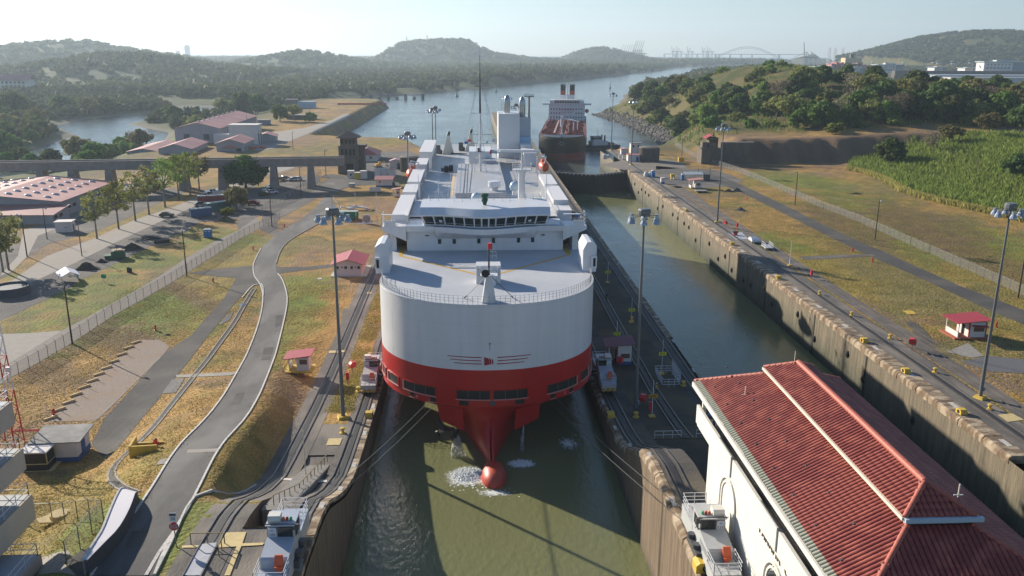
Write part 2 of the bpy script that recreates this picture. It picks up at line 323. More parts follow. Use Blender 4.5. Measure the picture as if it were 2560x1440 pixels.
# ---------------------------------------------------------------- lock walls
def wallmat(name,zw,top,mid,low,green):
    m=bpy.data.materials.new(name); m.use_nodes=True; nt=m.node_tree; N=nt.nodes; b=N['Principled BSDF']; b.inputs['Roughness'].default_value=.85
    tc=N.new('ShaderNodeTexCoord'); sx=N.new('ShaderNodeSeparateXYZ'); nt.links.new(tc.outputs['Object'],sx.inputs[0])
    mp=N.new('ShaderNodeMapping'); mp.inputs['Scale'].default_value=(1,1.6,.12); nt.links.new(tc.outputs['Object'],mp.inputs[0])
    n=N.new('ShaderNodeTexNoise'); n.inputs['Scale'].default_value=.9; n.inputs['Detail'].default_value=8; n.inputs['Roughness'].default_value=.75; nt.links.new(mp.outputs[0],n.inputs['Vector'])
    n2=N.new('ShaderNodeTexNoise'); n2.inputs['Scale'].default_value=.22; n2.inputs['Detail'].default_value=5; nt.links.new(tc.outputs['Object'],n2.inputs['Vector'])
    mr=N.new('ShaderNodeMapRange'); mr.inputs[1].default_value=zw; mr.inputs[2].default_value=zw+9; nt.links.new(sx.outputs[2],mr.inputs[0])
    ad=N.new('ShaderNodeMath'); ad.operation='MULTIPLY_ADD'; ad.inputs[1].default_value=.55; nt.links.new(n2.outputs['Fac'],ad.inputs[0]); nt.links.new(mr.outputs[0],ad.inputs[2])
    r1=N.new('ShaderNodeValToRGB'); e=r1.color_ramp; e.elements[0].position=.24; e.elements[0].color=(*low,1); e.elements[1].position=1.15 if 0 else 1.0; e.elements[1].color=(*top,1)
    x=e.elements.new(.42); x.color=(*green,1); x=e.elements.new(.72); x.color=(*mid,1)
    nt.links.new(ad.outputs[0],r1.inputs[0])
    mr2=N.new('ShaderNodeMapRange'); mr2.inputs[1].default_value=.3; mr2.inputs[2].default_value=.7; mr2.inputs[3].default_value=.45; mr2.inputs[4].default_value=1.4; nt.links.new(n.outputs['Fac'],mr2.inputs[0])
    mx=N.new('ShaderNodeMix'); mx.data_type='RGBA'; mx.blend_type='MULTIPLY'; mx.inputs[0].default_value=1; nt.links.new(r1.outputs[0],mx.inputs[6]); nt.links.new(mr2.outputs[0],mx.inputs[7]); nt.links.new(mx.outputs[2],b.inputs['Base Color'])
    bp=N.new('ShaderNodeBump'); bp.inputs['Strength'].default_value=.7; bp.inputs['Distance'].default_value=.25; nt.links.new(n.outputs['Fac'],bp.inputs['Height']); nt.links.new(bp.outputs[0],b.inputs['Normal'])
    return m
WMAT=wallmat('lock_wall_concrete',-10,(.165,.135,.09),(.10,.093,.06),(.010,.012,.009),(.045,.05,.028))
WMAT2=wallmat('lock_wall_weathered',-8,(.175,.125,.08),(.08,.063,.045),(.010,.010,.008),(.036,.031,.024))
COPE=mat('coping_concrete',(.23,.155,.09),.9,(.095,.065,.042),.9,.9,1,3,stretch=(1,2.2,1),c3=(.40,.32,.22),scale3=.35)
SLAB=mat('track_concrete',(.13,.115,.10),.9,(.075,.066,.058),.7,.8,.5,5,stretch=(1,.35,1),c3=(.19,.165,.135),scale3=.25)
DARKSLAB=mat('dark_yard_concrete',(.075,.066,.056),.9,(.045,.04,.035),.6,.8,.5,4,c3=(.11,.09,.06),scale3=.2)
ysw=np.concatenate([np.arange(40,132,1.5),np.arange(132,378,6),[378,392,410,430,466]])
def strip(x0,x1,zf,ys,mb=None,dz=0):
    mb=mb or MB(); o=len(mb.v)
    for y in ys: z=float(zf(y))+dz; mb.v+=[(x0,y,z),(x1,y,z)]
    for i in range(len(ys)-1): a=o+2*i; mb.f.append((a,a+1,a+3,a+2))
    return mb
def wallface(x,zf,ys,zb,flip=False,mb=None):
    mb=mb or MB(); o=len(mb.v)
    for y in ys:
        z=float(zf(y))
        for t in (0,.5,1): mb.v.append((x,y,z+(zb-z)*t))
    for i in range(len(ys)-1):
        for k in range(2):
            a=o+3*i+k; q=(a,a+1,a+4,a+3); mb.f.append(q[::-1] if flip else q)
    return mb
ww=struct('west_lock_wall',wallface(0,lambda y:zl(y)-.5,ysw,-14),WMAT2)
struct('cap_slab',strip(-3.4,-.75,zl,ysw),SLAB,ww)
cw=struct('centre_lock_wall',wallface(33.53,lambda y:zc(y)-.5,ysw,-14,True),WMAT2)
struct('side_wall',wallface(51.82,lambda y:zc(y)-.5,np.concatenate([ysw,[560,760]]),-14),WMAT,cw)
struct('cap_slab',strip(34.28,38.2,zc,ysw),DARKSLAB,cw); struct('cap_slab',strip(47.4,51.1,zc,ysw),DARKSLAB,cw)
zmid=lambda y: float(zc(y)) if (y>103 or y<77) else min(float(zc(y)),1.9)
ysm=np.sort(np.concatenate([ysw,[76.9,77.1,102.9,103.1]]))
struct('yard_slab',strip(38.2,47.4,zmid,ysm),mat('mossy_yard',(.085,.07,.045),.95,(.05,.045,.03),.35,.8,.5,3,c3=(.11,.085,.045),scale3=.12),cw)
pm=MB()
for x,fl in ((38.2,False),(47.4,True)): wallface(x,zc,ysm[(ysm>76)&(ysm<104)],1.8,not fl,pm)
pm.quad((38.2,77,8.6),(47.4,77,8.6),(47.4,77,1.8),(38.2,77,1.8)); struct('pit_wall',pm,WMAT2,cw)
struct('approach_wall',MB().bb(33.53,466,-14,51.82,760,-.1).bb(33.6,380,-14,51.7,466,-.3),WMAT,cw)
ew=struct('east_lock_wall',wallface(85.34,lambda y:-.55,ysw,-14,True),WMAT)
struct('cap_slab',strip(88.0,93.7,lambda y:0,ysw),SLAB,ew)
# west gap between the two tracks
ysg=ysw[(ysw<70)]; 
g=strip(-6.8,-3.4,zl,np.concatenate([np.arange(40,70.6,1.5),[70.5]])); strip(-6.8,-3.4,zl,np.linspace(101,112,8),g); struct('cap_slab',g,SLAB,ww)
grid('ground',np.array([-6.8,-5.6,-4.5,-3.4]),np.concatenate([np.arange(112,380,1.2),geo(380,466,4,1.01)]),GM)
ysg=np.linspace(70.5,101,24); g=MB().quad((-6.8,70.5,1.4),(-3.4,70.5,1.4),(-3.4,101,1.4),(-6.8,101,1.4)); struct('pit_floor',g,SLAB,ww)
g=wallface(-6.8,zl,ysg,1.3); wallface(-3.4,zl,ysg,1.3,True,g); g.quad((-6.8,70.5,9.6),(-6.8,70.5,1.3),(-3.4,70.5,1.3),(-3.4,70.5,9.6)); struct('pit_wall',g,WMAT2,ww)
# coping stones, one by one, with joints between them
def coping(parent,x0,x1,zf,y0,y1,n,dz,side):
    ys=np.linspace(y0,y1,n+1)
    for i in range(n):
        a,b=ys[i]+.09,ys[i+1]-.09; k=3; mb=MB(); o=0; w=.12*rnd.random()
        for j in range(k+1):
            y=a+(b-a)*j/k; z=float(zf(y)); xi=(x0,x1) if side>0 else (x1,x0)
            mb.v+=[(xi[0]-side*w,y,z-dz),(xi[0]-side*w,y,z-.28),(xi[0]+side*.3,y,z+.05),(xi[1],y,z+.05),(xi[1],y,z-dz)]
        for j in range(k):
            for q in range(4): p=5*j+q; f=(p,p+1,p+6,p+5); mb.f.append(f if side<0 else f[::-1])
        mb.f+= [tuple(range(5)) if side>0 else tuple(range(4,-1,-1)),tuple(range(5*k+4,5*k-1,-1)) if side>0 else tuple(range(5*k,5*k+5))]
        mb.build('coping_stone',COPE,parent)
coping(ww,0,-.8,zl,44,378,54,.9,-1)
coping(cw,33.53,34.33,zc,44,378,54,.9,1); coping(cw,51.82,51.05,zc,150,466,46,.9,-1)
coping(ew,85.34,88.05,lambda y:0,100,384,46,1.1,1)
# vertical joints and oval sockets of the east wall face
BLK=mat('dark_opening',(.012,.012,.011),.9)
for i,y in enumerate((142,166,196,226,256,286,317,347,372)):
    MB().box(85.36,y,-13,.16,.55,12.1).build('joint',BLK,ew)
for y in list(range(124,372,8)):
    if y%3!=0 or rnd.random()<.4:
        MB().lathe(0,0,[(.1,0),(.42,.5),(.45,.9),(.2,1.4)],8).build('socket',BLK,ew).location=(85.3,y+3*rnd.random(),-4.2 if rnd.random()<.6 else -6.5)
MARK=mat('worn_white_paint',(.55,.53,.50),.8,(.33,.31,.28),2.5,.8)
for y in range(104,372,13): MB().box(87.2,y,.056,.75,2.2,.012).build('painted_mark',MARK,ew)
for y in range(118,340,15): MB().box(51.45,y,float(zc(y))+.056,.5,1.7,.012).build('painted_mark',MARK,cw); 
for y in range(64,150,11): MB().box(-.45,y,float(zl(y))+.07,.5,1.7,.012).build('painted_mark',MARK,ww); MB().box(33.95,y,float(zc(y))+.07,.4,1.7,.012).build('painted_mark',MARK,cw)
# ---------------------------------------------------------------- lock gates
GATE=mat('wet_steel_gate',(.007,.008,.007),.85,(.016,.018,.014),.6,.8,.5,2)
def gate(xa,xb,y,label):
    t=thing('lock_gate',label,'lock gate'); xm=(xa+xb)/2; ym=y-10.5
    for x0,y0,nm in ((xa,y,'gate_leaf'),(xb,y,'gate_leaf')):
        d=Vector((xm-x0,ym-y0,0)); L=d.length; n=Vector((-d.y,d.x,0)).normalized(); an=math.atan2(d.y,d.x); c=Vector((x0,y0,0))+d/2
        o=MB().box(c.x,c.y,-14,L-.06,2.0,12.9,an).build(nm,GATE,t)
        b=MB()
        for k in range(7): b.box(c.x-n.x*0,c.y,-12.5+k*1.7,L-.3,2.24,.16,an)
        for k in range(9):
            p=Vector((x0,y0,0))+d*((k+.5)/9); b.box(p.x,p.y,-13.9,.18,2.2,12.6,an)
        b.build('stiffener',GATE,o)
        w=MB().box(c.x,c.y,-1.05,L-.5,1.5,.1,an); w.build('walkway',mat('walkway_grey',(.09,.09,.08),.8),o)
        s=Vector((0,0,-1)); MB().rail([Vector((x0,y0,-1))+d*.04+n*.6,Vector((x0,y0,-1))+d*.97+n*.6],1.1,.03,2,2.2).build('handrail',mat('galvanised_rail',(.35,.36,.36),.5,metal=.3),o)
        if nm:
            for k in range(10):
                p=Vector((x0,y0,0))+d*((k+.5)/10)-n*(1.05 if n.y>0 else -1.05); MB().box(p.x,p.y,-1.5,.5+.5*rnd.random(),.1,.35,an).build('spray_patch',MARK,o)
gate(51.82,85.34,386,'tall dark mitre gate closing the far end of the empty lock chamber')
for y in (398,412): MB().lathe(0,0,[(.1,0),(4.2,.02),(4.2,.3)],20).build('arch_opening',BLK,ew).matrix_local=Matrix.Translation((85.3,y,-8.2))@Matrix.Rotation(-PI/2,4,'Y')
gate(.0,33.53,386,'dark mitre gate behind the stern of the white car carrier')
# ---------------------------------------------------------------- haze

# ================================================================ roads, tracks, slabs
ASPH=mat('asphalt',(.095,.092,.09),.9,(.058,.056,.055),1.1,1,.35,12,c3=(.135,.13,.122),scale3=.16,stretch=(1,.3,1))
ASPH2=mat('old_asphalt',(.055,.052,.05),.95,(.036,.034,.033),1.2,.9,.5,8,c3=(.08,.072,.062),scale3=.12)
PALE=mat('pale_concrete_road',(.30,.27,.24),.9,(.22,.20,.175),.6,.9,.3,6,c3=(.26,.225,.185),scale3=.06)
GRAV=mat('crushed_stone',(.11,.10,.095),.95,(.065,.06,.056),2.2,.9,1,8,c3=(.15,.13,.11),scale3=.1)
GRAVT=mat('tan_gravel',(.30,.235,.185),.95,(.20,.155,.12),2.6,.9,1,7,c3=(.26,.18,.125),scale3=.16)
CURB=mat('whitewashed_kerb',(.62,.60,.57),.85,(.36,.34,.31),2.5,.8)
KERB=mat('kerb_concrete',(.30,.28,.25),.9,(.18,.165,.145),2,.8)
YELP=mat('yellow_paint',(.62,.42,.05),.7,(.45,.29,.04),2,.8)
CREAM=mat('faded_yellow_floor_paint',(.58,.45,.20),.8,(.42,.33,.16),1.5,.8)
STEEL=mat('rail_steel',(.23,.21,.20),.4,(.12,.10,.085),3,.8,metal=.6)
_fill=0
# main service road
RL=[(-17.29,63.35),(-17.85,70.74),(-18.33,78.51),(-20.45,94.10),(-21.09,109.57),(-23.49,133.07),(-26.31,155.56),(-29.85,176.46),(-33.26,189.45),(-36.91,198.75),(-39.63,208.97),(-41.11,218.57),(-42.38,231.74),(-41.75,244.46),(-41.06,255.68),(-39.22,268.07),(-38.28,289.48),(-38.68,307.55),(-38.94,323.86),(-39.35,340.61)]
RR=[(-12.10,63.13),(-12.93,70.11),(-13.43,77.65),(-15.45,93.81),(-15.87,109.28),(-18.87,136.05),(-22.49,161.92),(-25.32,179.36),(-29.48,194.55),(-32.39,202.17),(-34.34,210.38),(-36.17,223.81),(-36.52,237.10),(-33.90,253.54),(-30.51,270.55),(-31.40,289.27),(-34.68,305.57),(-36.90,314.49),(-35.27,327.45),(-32.14,338.34)]
RL=smoothline(RL,4); RR=smoothline(RR,4)
sheet('road',RL+RR[::-1],ASPH,.05,step=1.0)
sheet('road',[(-32.14,338.34),(-39.35,340.61),(-40.76,352.24),(-43.53,357.63),(-48.31,360.69),(-47.84,370.20),(-43.49,370.59),(-31.40,358.02),(-24.18,352.19),(-13.88,345.39),(-13.23,336.92),(-23.42,340.24)],ASPH2,.055)
sheet('road',[(-36.53,236.07),(-41.05,247.12),(-45.38,262.00),(-46.21,271.75),(-44.12,283.70),(-41.13,308.60),(-39.24,325.77),(-39.35,340.61),(-40.76,352.24),(-43.71,358.75),(-45.39,348.83),(-47.11,326.12),(-49.78,309.12),(-52.80,296.66),(-52.73,275.53),(-48.21,253.25)],GRAV,.04)
def kerb(line,m,w=.22,h=.16,lift=0,name='kerb',parent=None,seg=2.4):
    """kerb laid as separate stones"""
    t=parent
    pts=[Vector(p) for p in line]; acc=[pts[0]]; L=0
    cum=[0]
    for a,b in zip(pts,pts[1:]): cum.append(cum[-1]+(b-a).length)
    n=max(1,int(cum[-1]/seg))
    def at(s):
        for i in range(len(pts)-1):
            if cum[i+1]>=s: 
                q=(s-cum[i])/max(1e-6,cum[i+1]-cum[i]); return pts[i].lerp(pts[i+1],q)
        return pts[-1]
    for k in range(n):
        a=at(cum[-1]*k/n+.03); b=at(cum[-1]*(k+1)/n-.03); d=b-a
        if d.length<.05: continue
        nn=Vector((-d.y,d.x)).normalized()*w/2; za,zb=hzf(*a)+lift,hzf(*b)+lift
        V=[]
        for P,z in ((a,za),(b,zb)):
            V+=[(P.x+nn.x,P.y+nn.y,z-.15),(P.x-nn.x,P.y-nn.y,z-.15),(P.x-nn.x,P.y-nn.y,z+h),(P.x+nn.x,P.y+nn.y,z+h)]
        MB().add(V,[(0,3,2,1),(4,5,6,7),(0,1,5,4),(1,2,6,5),(2,3,7,6),(3,0,4,7)]).build('kerb_stone',m,t)
kg=MB().quad((0,0,-12),(0.1,0,-12),(.1,.1,-12),(0,.1,-12)).build('kerb',KERB); kg['kind']='structure'; kg.location=(-40,200,0); kg.location=(0,0,0)
kerb(RL[:12*4],CURB,parent=kg); kerb(RR[:9*4],CURB,parent=kg); kerb(smoothline([(-33.23,190.48),(-35.74,182.61),(-35.46,170.56)]),KERB,parent=kg) if 0 else None
kerb(smoothline([(-35.01,179.73),(-35.08,189.56),(-33.31,190.84),(-30.82,181.11)]),CURB,parent=kg)
kerb(smoothline([(-34.34,210.38),(-36.17,223.81),(-36.52,237.10),(-33.90,253.54),(-30.51,270.55)]),KERB,parent=kg)
kerb(smoothline([(-38.79,323.85),(-33.82,305.53),(-30.06,289.24),(-27.19,271.14)]),KERB,parent=kg); kerb(smoothline([(-36.90,314.49),(-35.55,329.42),(-32.41,340.43),(-29.64,343.54)]),KERB,parent=kg)
kerb(smoothline([(-12.79,63.16),(-12.93,67.36),(-12.93,70.11)]),CURB,.3,.05,.05,parent=kg); kerb(smoothline([(-12.10,63.13),(-12.33,67.12),(-12.77,70.49),(-13.43,77.65),(-11.67,81.56),(-10.57,89.77)]),CURB,.22,.14,.06,parent=kg)
# second road, parking, lanes
sheet('road',[(-35.26,104.40),(-37.38,113.86),(-38.20,126.02),(-39.43,144.34),(-37.83,154.39),(-38.49,164.10),(-38.47,171.52),(-38.88,179.90),(-40.62,196.86),(-47.06,199.69),(-53.57,202.62),(-47.68,206.95),(-39.73,209.39),(-33.78,208.67),(-32.63,206.94),(-26.74,206.69),(-20.18,209.78),(-19.68,206.47),(-26.15,203.48),(-31.29,200.56),(-30.96,194.61),(-33.23,190.48),(-34.99,189.21),(-35.58,181.96),(-35.31,170.00),(-34.71,156.33),(-33.91,143.90),(-32.59,125.67),(-31.39,109.73),(-30.52,102.49),(-30.29,97.39)],ASPH2,.035)
sheet('parking',[(-44.72,112.64),(-38.16,112.81),(-38.47,122.02),(-39.36,144.12),(-39.71,147.67),(-42.71,151.49),(-46.20,151.62),(-46.45,134.34)],GRAVT,.03)
kerb([(-38.34,113.90),(-38.67,122.54),(-39.51,144.56)],KERB,.3,.03,parent=kg)
sheet('fence_lane',[(-64.42,131.18),(-63.43,140.23),(-63.07,157.85),(-61.62,170.78),(-59.94,185.73),(-59.27,201.10),(-58.95,219.95),(-57.11,238.97),(-54.37,253.49),(-53.84,272.15),(-47.81,260.91),(-51.18,240.89),(-52.11,226.71),(-53.28,212.50),(-54.43,193.77),(-55.73,179.78),(-57.41,167.38),(-57.91,150.42),(-58.73,140.05),(-59.57,131.36),(-59.47,122.07)],mat('lane_concrete',(.20,.175,.15),.9,(.14,.12,.10),1.2,.8),.04)
sheet('paved_lot',[(-77.57,152.80),(-73.53,156.01),(-67.97,156.54),(-63.07,157.85),(-63.18,149.47),(-63.43,140.23),(-64.96,132.16)],PALE,.05)
sheet('road',[(-89.10,176.83),(-91.03,193.56),(-94.68,220.32),(-91.61,241.48),(-91.02,270.09),(-86.53,294.63),(-84.25,315.52),(-82.80,337.03),(-82.02,348.02),(-81.86,356.66),(-74.86,351.18),(-74.34,333.32),(-75.62,315.52),(-79.76,294.49),(-82.00,267.85),(-83.64,239.95),(-84.55,213.15),(-85.99,194.91),(-86.50,181.27),(-84.50,168.28)],PALE,.03)
sheet('yard',[(-84.50,168.28),(-86.50,181.27),(-85.99,194.91),(-84.55,213.15),(-83.64,239.95),(-82.00,267.85),(-79.76,294.49),(-75.62,315.52),(-74.34,333.32),(-74.86,351.18),(-68.28,333.41),(-62.23,348.30),(-55.72,365.04),(-48.68,362.97),(-46.34,348.78),(-47.44,327.99),(-49.95,310.00),(-52.80,296.66),(-53.06,276.95),(-53.84,272.15),(-54.37,253.49),(-57.65,262.57),(-58.92,272.39),(-62.71,267.87),(-69.59,266.15),(-69.43,253.82),(-70.90,246.47),(-73.68,223.00),(-74.78,208.74),(-76.15,196.65),(-75.71,184.78),(-77.03,172.11),(-77.97,164.63),(-78.78,157.68)],GRAV,.02)
sheet('paved_lot',[(-96.30,391.95),(-87.39,414.44),(-78.66,431.29),(-69.98,426.89),(-65.53,410.37),(-65.02,391.40),(-67.74,374.63),(-75.63,364.67),(-82.92,367.24)],PALE,.05)
sheet('paved_lot',[(-107.85,211.71),(-108.77,224.77),(-109.98,239.81),(-110.99,251.18),(-111.76,273.81),(-110.61,295.67),(-110.47,324.57),(-100.15,333.46),(-91.22,324.15),(-94.43,303.29),(-94.35,277.09),(-95.08,254.10),(-97.11,245.34),(-101.04,234.57),(-98.34,215.90),(-94.30,200.05),(-95.95,189.56)],GRAV,.02)
sheet('road',[(-117.01,254.22),(-114.51,263.71),(-116.73,288.22),(-118.80,316.13),(-121.39,350.07),(-116.12,367.05),(-110.27,359.40),(-114.69,336.10),(-113.34,305.94),(-110.77,277.30),(-108.64,256.04),(-108.80,245.35),(-99.46,220.26),(-95.26,203.81),(-96.13,200.06),(-101.95,220.23)],PALE,.04)
sheet('paved_lot',[(-120.02,532.44),(-111.26,570.05),(-98.58,599.18),(-90.57,671.07),(-90.85,738.51),(-84.19,738.24),(-84.47,670.31),(-86.59,576.15),(-91.29,520.61),(-92.35,471.62),(-97.99,459.40)],PALE,.04)
sheet('path',[(-33.32,131.56),(-27.80,130.25),(-23.95,130.02),(-22.62,129.73),(-23.58,128.18),(-27.24,128.34),(-32.66,129.97)],KERB,.07,step=0)
for q,m_ in (([(-20.24,118.40),(-19.11,118.93),(-18.13,112.58),(-19.36,112.24)],ASPH2),([(-22.33,144.71),(-20.75,145.12),(-19.57,137.36),(-21.05,136.92)],ASPH2),([(-18.93,92.96),(-15.41,93.21),(-15.16,92.01),(-18.72,91.78)],PALE),([(-16.76,70.68),(-15.35,70.93),(-14.78,67.74),(-16.24,67.52)],ASPH2),([(-24.92,166.34),(-23.75,166.84),(-22.35,159.02),(-23.31,158.21)],ASPH2),([(-33.16,129.20),(-31.14,129.18),(-30.17,122.07),(-32.47,122.64)],ASPH),([(-34.94,165.35),(-34.17,169.96),(-33.37,163.88),(-34.32,159.74)],ASPH),([(-20.91,89.51),(-20.20,90.02),(-19.89,88.11),(-20.67,87.64)],PALE)): sheet('road_patch',q,m_,.064,step=1)
# drain channels beside the roads
def drain(line,w=.55,name='drain'):
    t=struct(name,MB().quad((0,0,-12),(.1,0,-12),(.1,.1,-12),(0,.1,-12)),KERB)
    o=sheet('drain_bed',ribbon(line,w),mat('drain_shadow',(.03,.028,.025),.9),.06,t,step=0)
    pts=[Vector(p) for p in line]
    for s in (1,-1):
        q=[]
        for i,p in enumerate(pts):
            d=(pts[min(i+1,len(pts)-1)]-pts[max(i-1,0)]).normalized(); q.append((p.x-d.y*s*(w/2+.12),p.y+d.x*s*(w/2+.12)))
        kerb(q,KERB,.2,.13,0,parent=t)
drain(smoothline([(-34.14,187.12),(-33.27,175.10),(-31.83,159.53),(-30.91,145.54),(-29.90,130.86),(-28.89,116.53),(-27.57,103.91),(-27.46,94.39),(-26.88,90.71),(-25.08,86.63),(-21.83,81.52),(-19.59,79.35)],3))
# rail tracks
def track(name,xa,xb,zf,y0,y1,parent=None,rack=True,label=None,xf=None):
    t=struct(name,MB().quad((xa,y0,-13),(xb,y0,-13),(xb,y0+.1,-13),(xa,y0+.1,-13)),STEEL)
    ys=np.concatenate([np.arange(y0,min(132,y1),1.2),np.arange(132,y1,8),[y1]]) if y0<132 else np.arange(y0,y1,6)
    for x in (xa,xb):
        mb=MB(); o=0
        for y in ys:
            z=float(zf(y)); X=x+(xf(y) if xf else 0); mb.v+=[(X-.06,y,z+.02),(X-.06,y,z+.15),(X+.06,y,z+.15),(X+.06,y,z+.02)]
        for i in range(len(ys)-1):
            for k in range(3): p=4*i+k; mb.f.append((p+4,p+5,p+1,p))
        mb.build('rail',STEEL,t)
    if rack:
        xm=(xa+xb)/2; mb=strip(xm-.32,xm+.32,zf,ys,None,.07) if not xf else MB()
        if not xf: mb.build('rack_slot',mat('rack_grease',(.02,.019,.018),.6),t)
    return t
track('edge_track',-2.5,-1.0,zl,44,376); track('return_track',-9.7,-8.2,zl,44,330)
track('edge_track',34.75,36.25,zc,44,376); track('edge_track',49.1,50.6,zc,44,376); track('return_track',42.0,43.5,lambda y:zmid(y)+.1,103,376)
track('edge_track',89.95,91.45,lambda y:.0,80,470); track('return_track',95.3,96.8,lambda y:0.06,80,330,rack=False)
track('siding_track',98.2,99.7,lambda y:.06,90,176,rack=False,xf=lambda y:3.2*float(S(np.array((y-95)/80)))*-1+2.2)
sheet('track_bed',ribbon([(-8.95,44),(-8.95,70),(-8.95,90),(-8.95,110),(-8.95,130),(-8.95,180),(-8.95,250),(-8.95,330)],[4.4]*8),SLAB,.03,step=1.2)
sheet('track_bed',ribbon([(96.05,80),(96.05,200),(96.05,335)],[3.6]*3),mat('gravel_ballast',(.12,.105,.092),.95,(.075,.066,.058),2,.9,.8,6,c3=(.16,.135,.11),scale3=.2),.03,step=6)
sheet('track_bed',[(100.57,158.78),(102.02,157.95),(101.79,153.63),(100.10,147.48),(98.61,142.62),(97.38,143.10),(98.03,149.42)],DARKSLAB,.05,step=2)
sheet('track_bed',[(-12.17,170.89),(-9.95,170.81),(-8.34,164.43),(-8.38,155.59),(-9.24,150.95),(-11.17,159.36)],SLAB,.05,step=2)
# east road and yards
sheet('road',[(102.83,356.77),(117.63,373.77),(121.90,363.64),(123.35,342.76),(123.66,316.34),(124.07,291.88),(123.67,260.57),(123.71,237.15),(124.96,218.73),(125.61,201.95),(126.29,184.19),(128.52,169.61),(129.72,158.29),(123.93,149.68),(121.97,161.80),(121.12,179.95),(120.51,194.96),(118.99,210.66),(118.35,228.80),(118.07,251.23),(117.96,282.61),(117.34,310.92),(116.47,330.21),(113.28,345.16)],ASPH2,.04,step=2)
sheet('yard',[(101.21,397.23),(113.82,387.16),(125.57,382.89),(127.11,363.55),(127.90,349.37),(116.73,334.33),(106.02,330.42),(94.97,330.65),(92.89,358.13)],GRAV,.03,step=3)
sheet('yard',[(75.57,401.97),(90.18,420.23),(107.79,428.20),(116.09,412.00),(114.51,389.93),(98.53,384.66),(83.72,383.54)],mat('worn_apron',(.20,.17,.14),.9,(.13,.11,.09),.5,.8),.03,step=3)
sheet('yard',[(-47.19,424.10),(-42.41,448.80),(-30.74,456.06),(-18.42,459.67),(-8.87,438.00),(-12.01,391.84),(-15.46,366.02),(-22.78,354.43),(-31.68,360.35),(-38.78,366.10)],GRAV,.03,step=2)
sheet('path',[(98.91,140.47),(105.58,145.01),(104.53,138.18),(101.82,137.25)],KERB,.05,step=1); sheet('gravel_patch',[(98.59,135.37),(105.24,138.15),(111.07,135.90),(107.49,129.32),(101.32,130.47)],mat('blue_gravel',(.13,.13,.14),.95,(.08,.08,.085),3,.9),.05,step=1)
sheet('path',[(100.21,213.91),(109.38,215.46),(120.43,216.05),(120.65,214.20),(108.94,211.86),(99.91,210.37)],GRAV,.05,step=1); sheet('path',[(125.85,232.77),(137.75,235.66),(136.14,231.94),(125.12,229.63)],GRAV,.05,step=1) if 0 else None
# painted squares and lines on the raised platforms
def plate(name,poly,m,lift=.07,**k): return sheet(name,poly,m,lift,step=.8,**k)
plate('painted_square',[(-8.22,69.67),(-6.25,69.72),(-6.02,67.15),(-8.14,67.11)],CREAM); plate('painted_line',[(-11.27,67.55),(-8.13,67.45),(-6.14,67.64),(-4.21,67.69),(-4.22,67.27),(-6.02,67.15),(-8.17,66.97),(-11.13,67.14)],CREAM,.074)
plate('painted_line',[(-6.43,67.17),(-6.03,67.22),(-5.84,62.72),(-6.30,62.74)],CREAM,.078)
plate('painted_patch',[(-9.75,67.67),(-8.36,67.88),(-8.15,65.72),(-8.14,62.82),(-9.78,62.89),(-9.76,65.49)],mat('pale_blue_floor',(.42,.43,.47),.7,(.30,.31,.34),1,.8),.08)
plate('painted_line',[(-8.57,93.31),(-5.05,92.15),(-4.84,91.09),(-8.23,92.22)],CURB,.08); plate('painted_line',[(-5.05,92.15),(-2.84,91.75),(-2.62,90.49),(-4.76,90.68)],CURB,.084)
plate('hatch_cover',[(-5.03,106.49),(-3.23,106.55),(-3.25,104.19),(-5.02,104.13)],CREAM,.06); 
plate('hatch_cover',[(103.35,165.51),(105.44,165.44),(105.30,163.20),(103.19,163.00)],YELP,.06)
yh=plate('hatch_cover',[(91.46,113.18),(94.19,113.65),(94.54,111.35),(91.40,110.64)],CREAM,.05)
plate('crossing_plate',[(-11.07,144.90),(-8.09,145.21),(-8.01,144.16),(-10.88,143.64)],CREAM,.08); plate('crossing_plate',[(-8.65,183.25),(-7.59,183.22),(-7.62,181.93),(-8.59,181.96)],CREAM,.08)
plate('manhole_slab',[(-21.68,195.76),(-20.72,196.09),(-20.35,194.98),(-21.31,194.65)],CURB,.06)

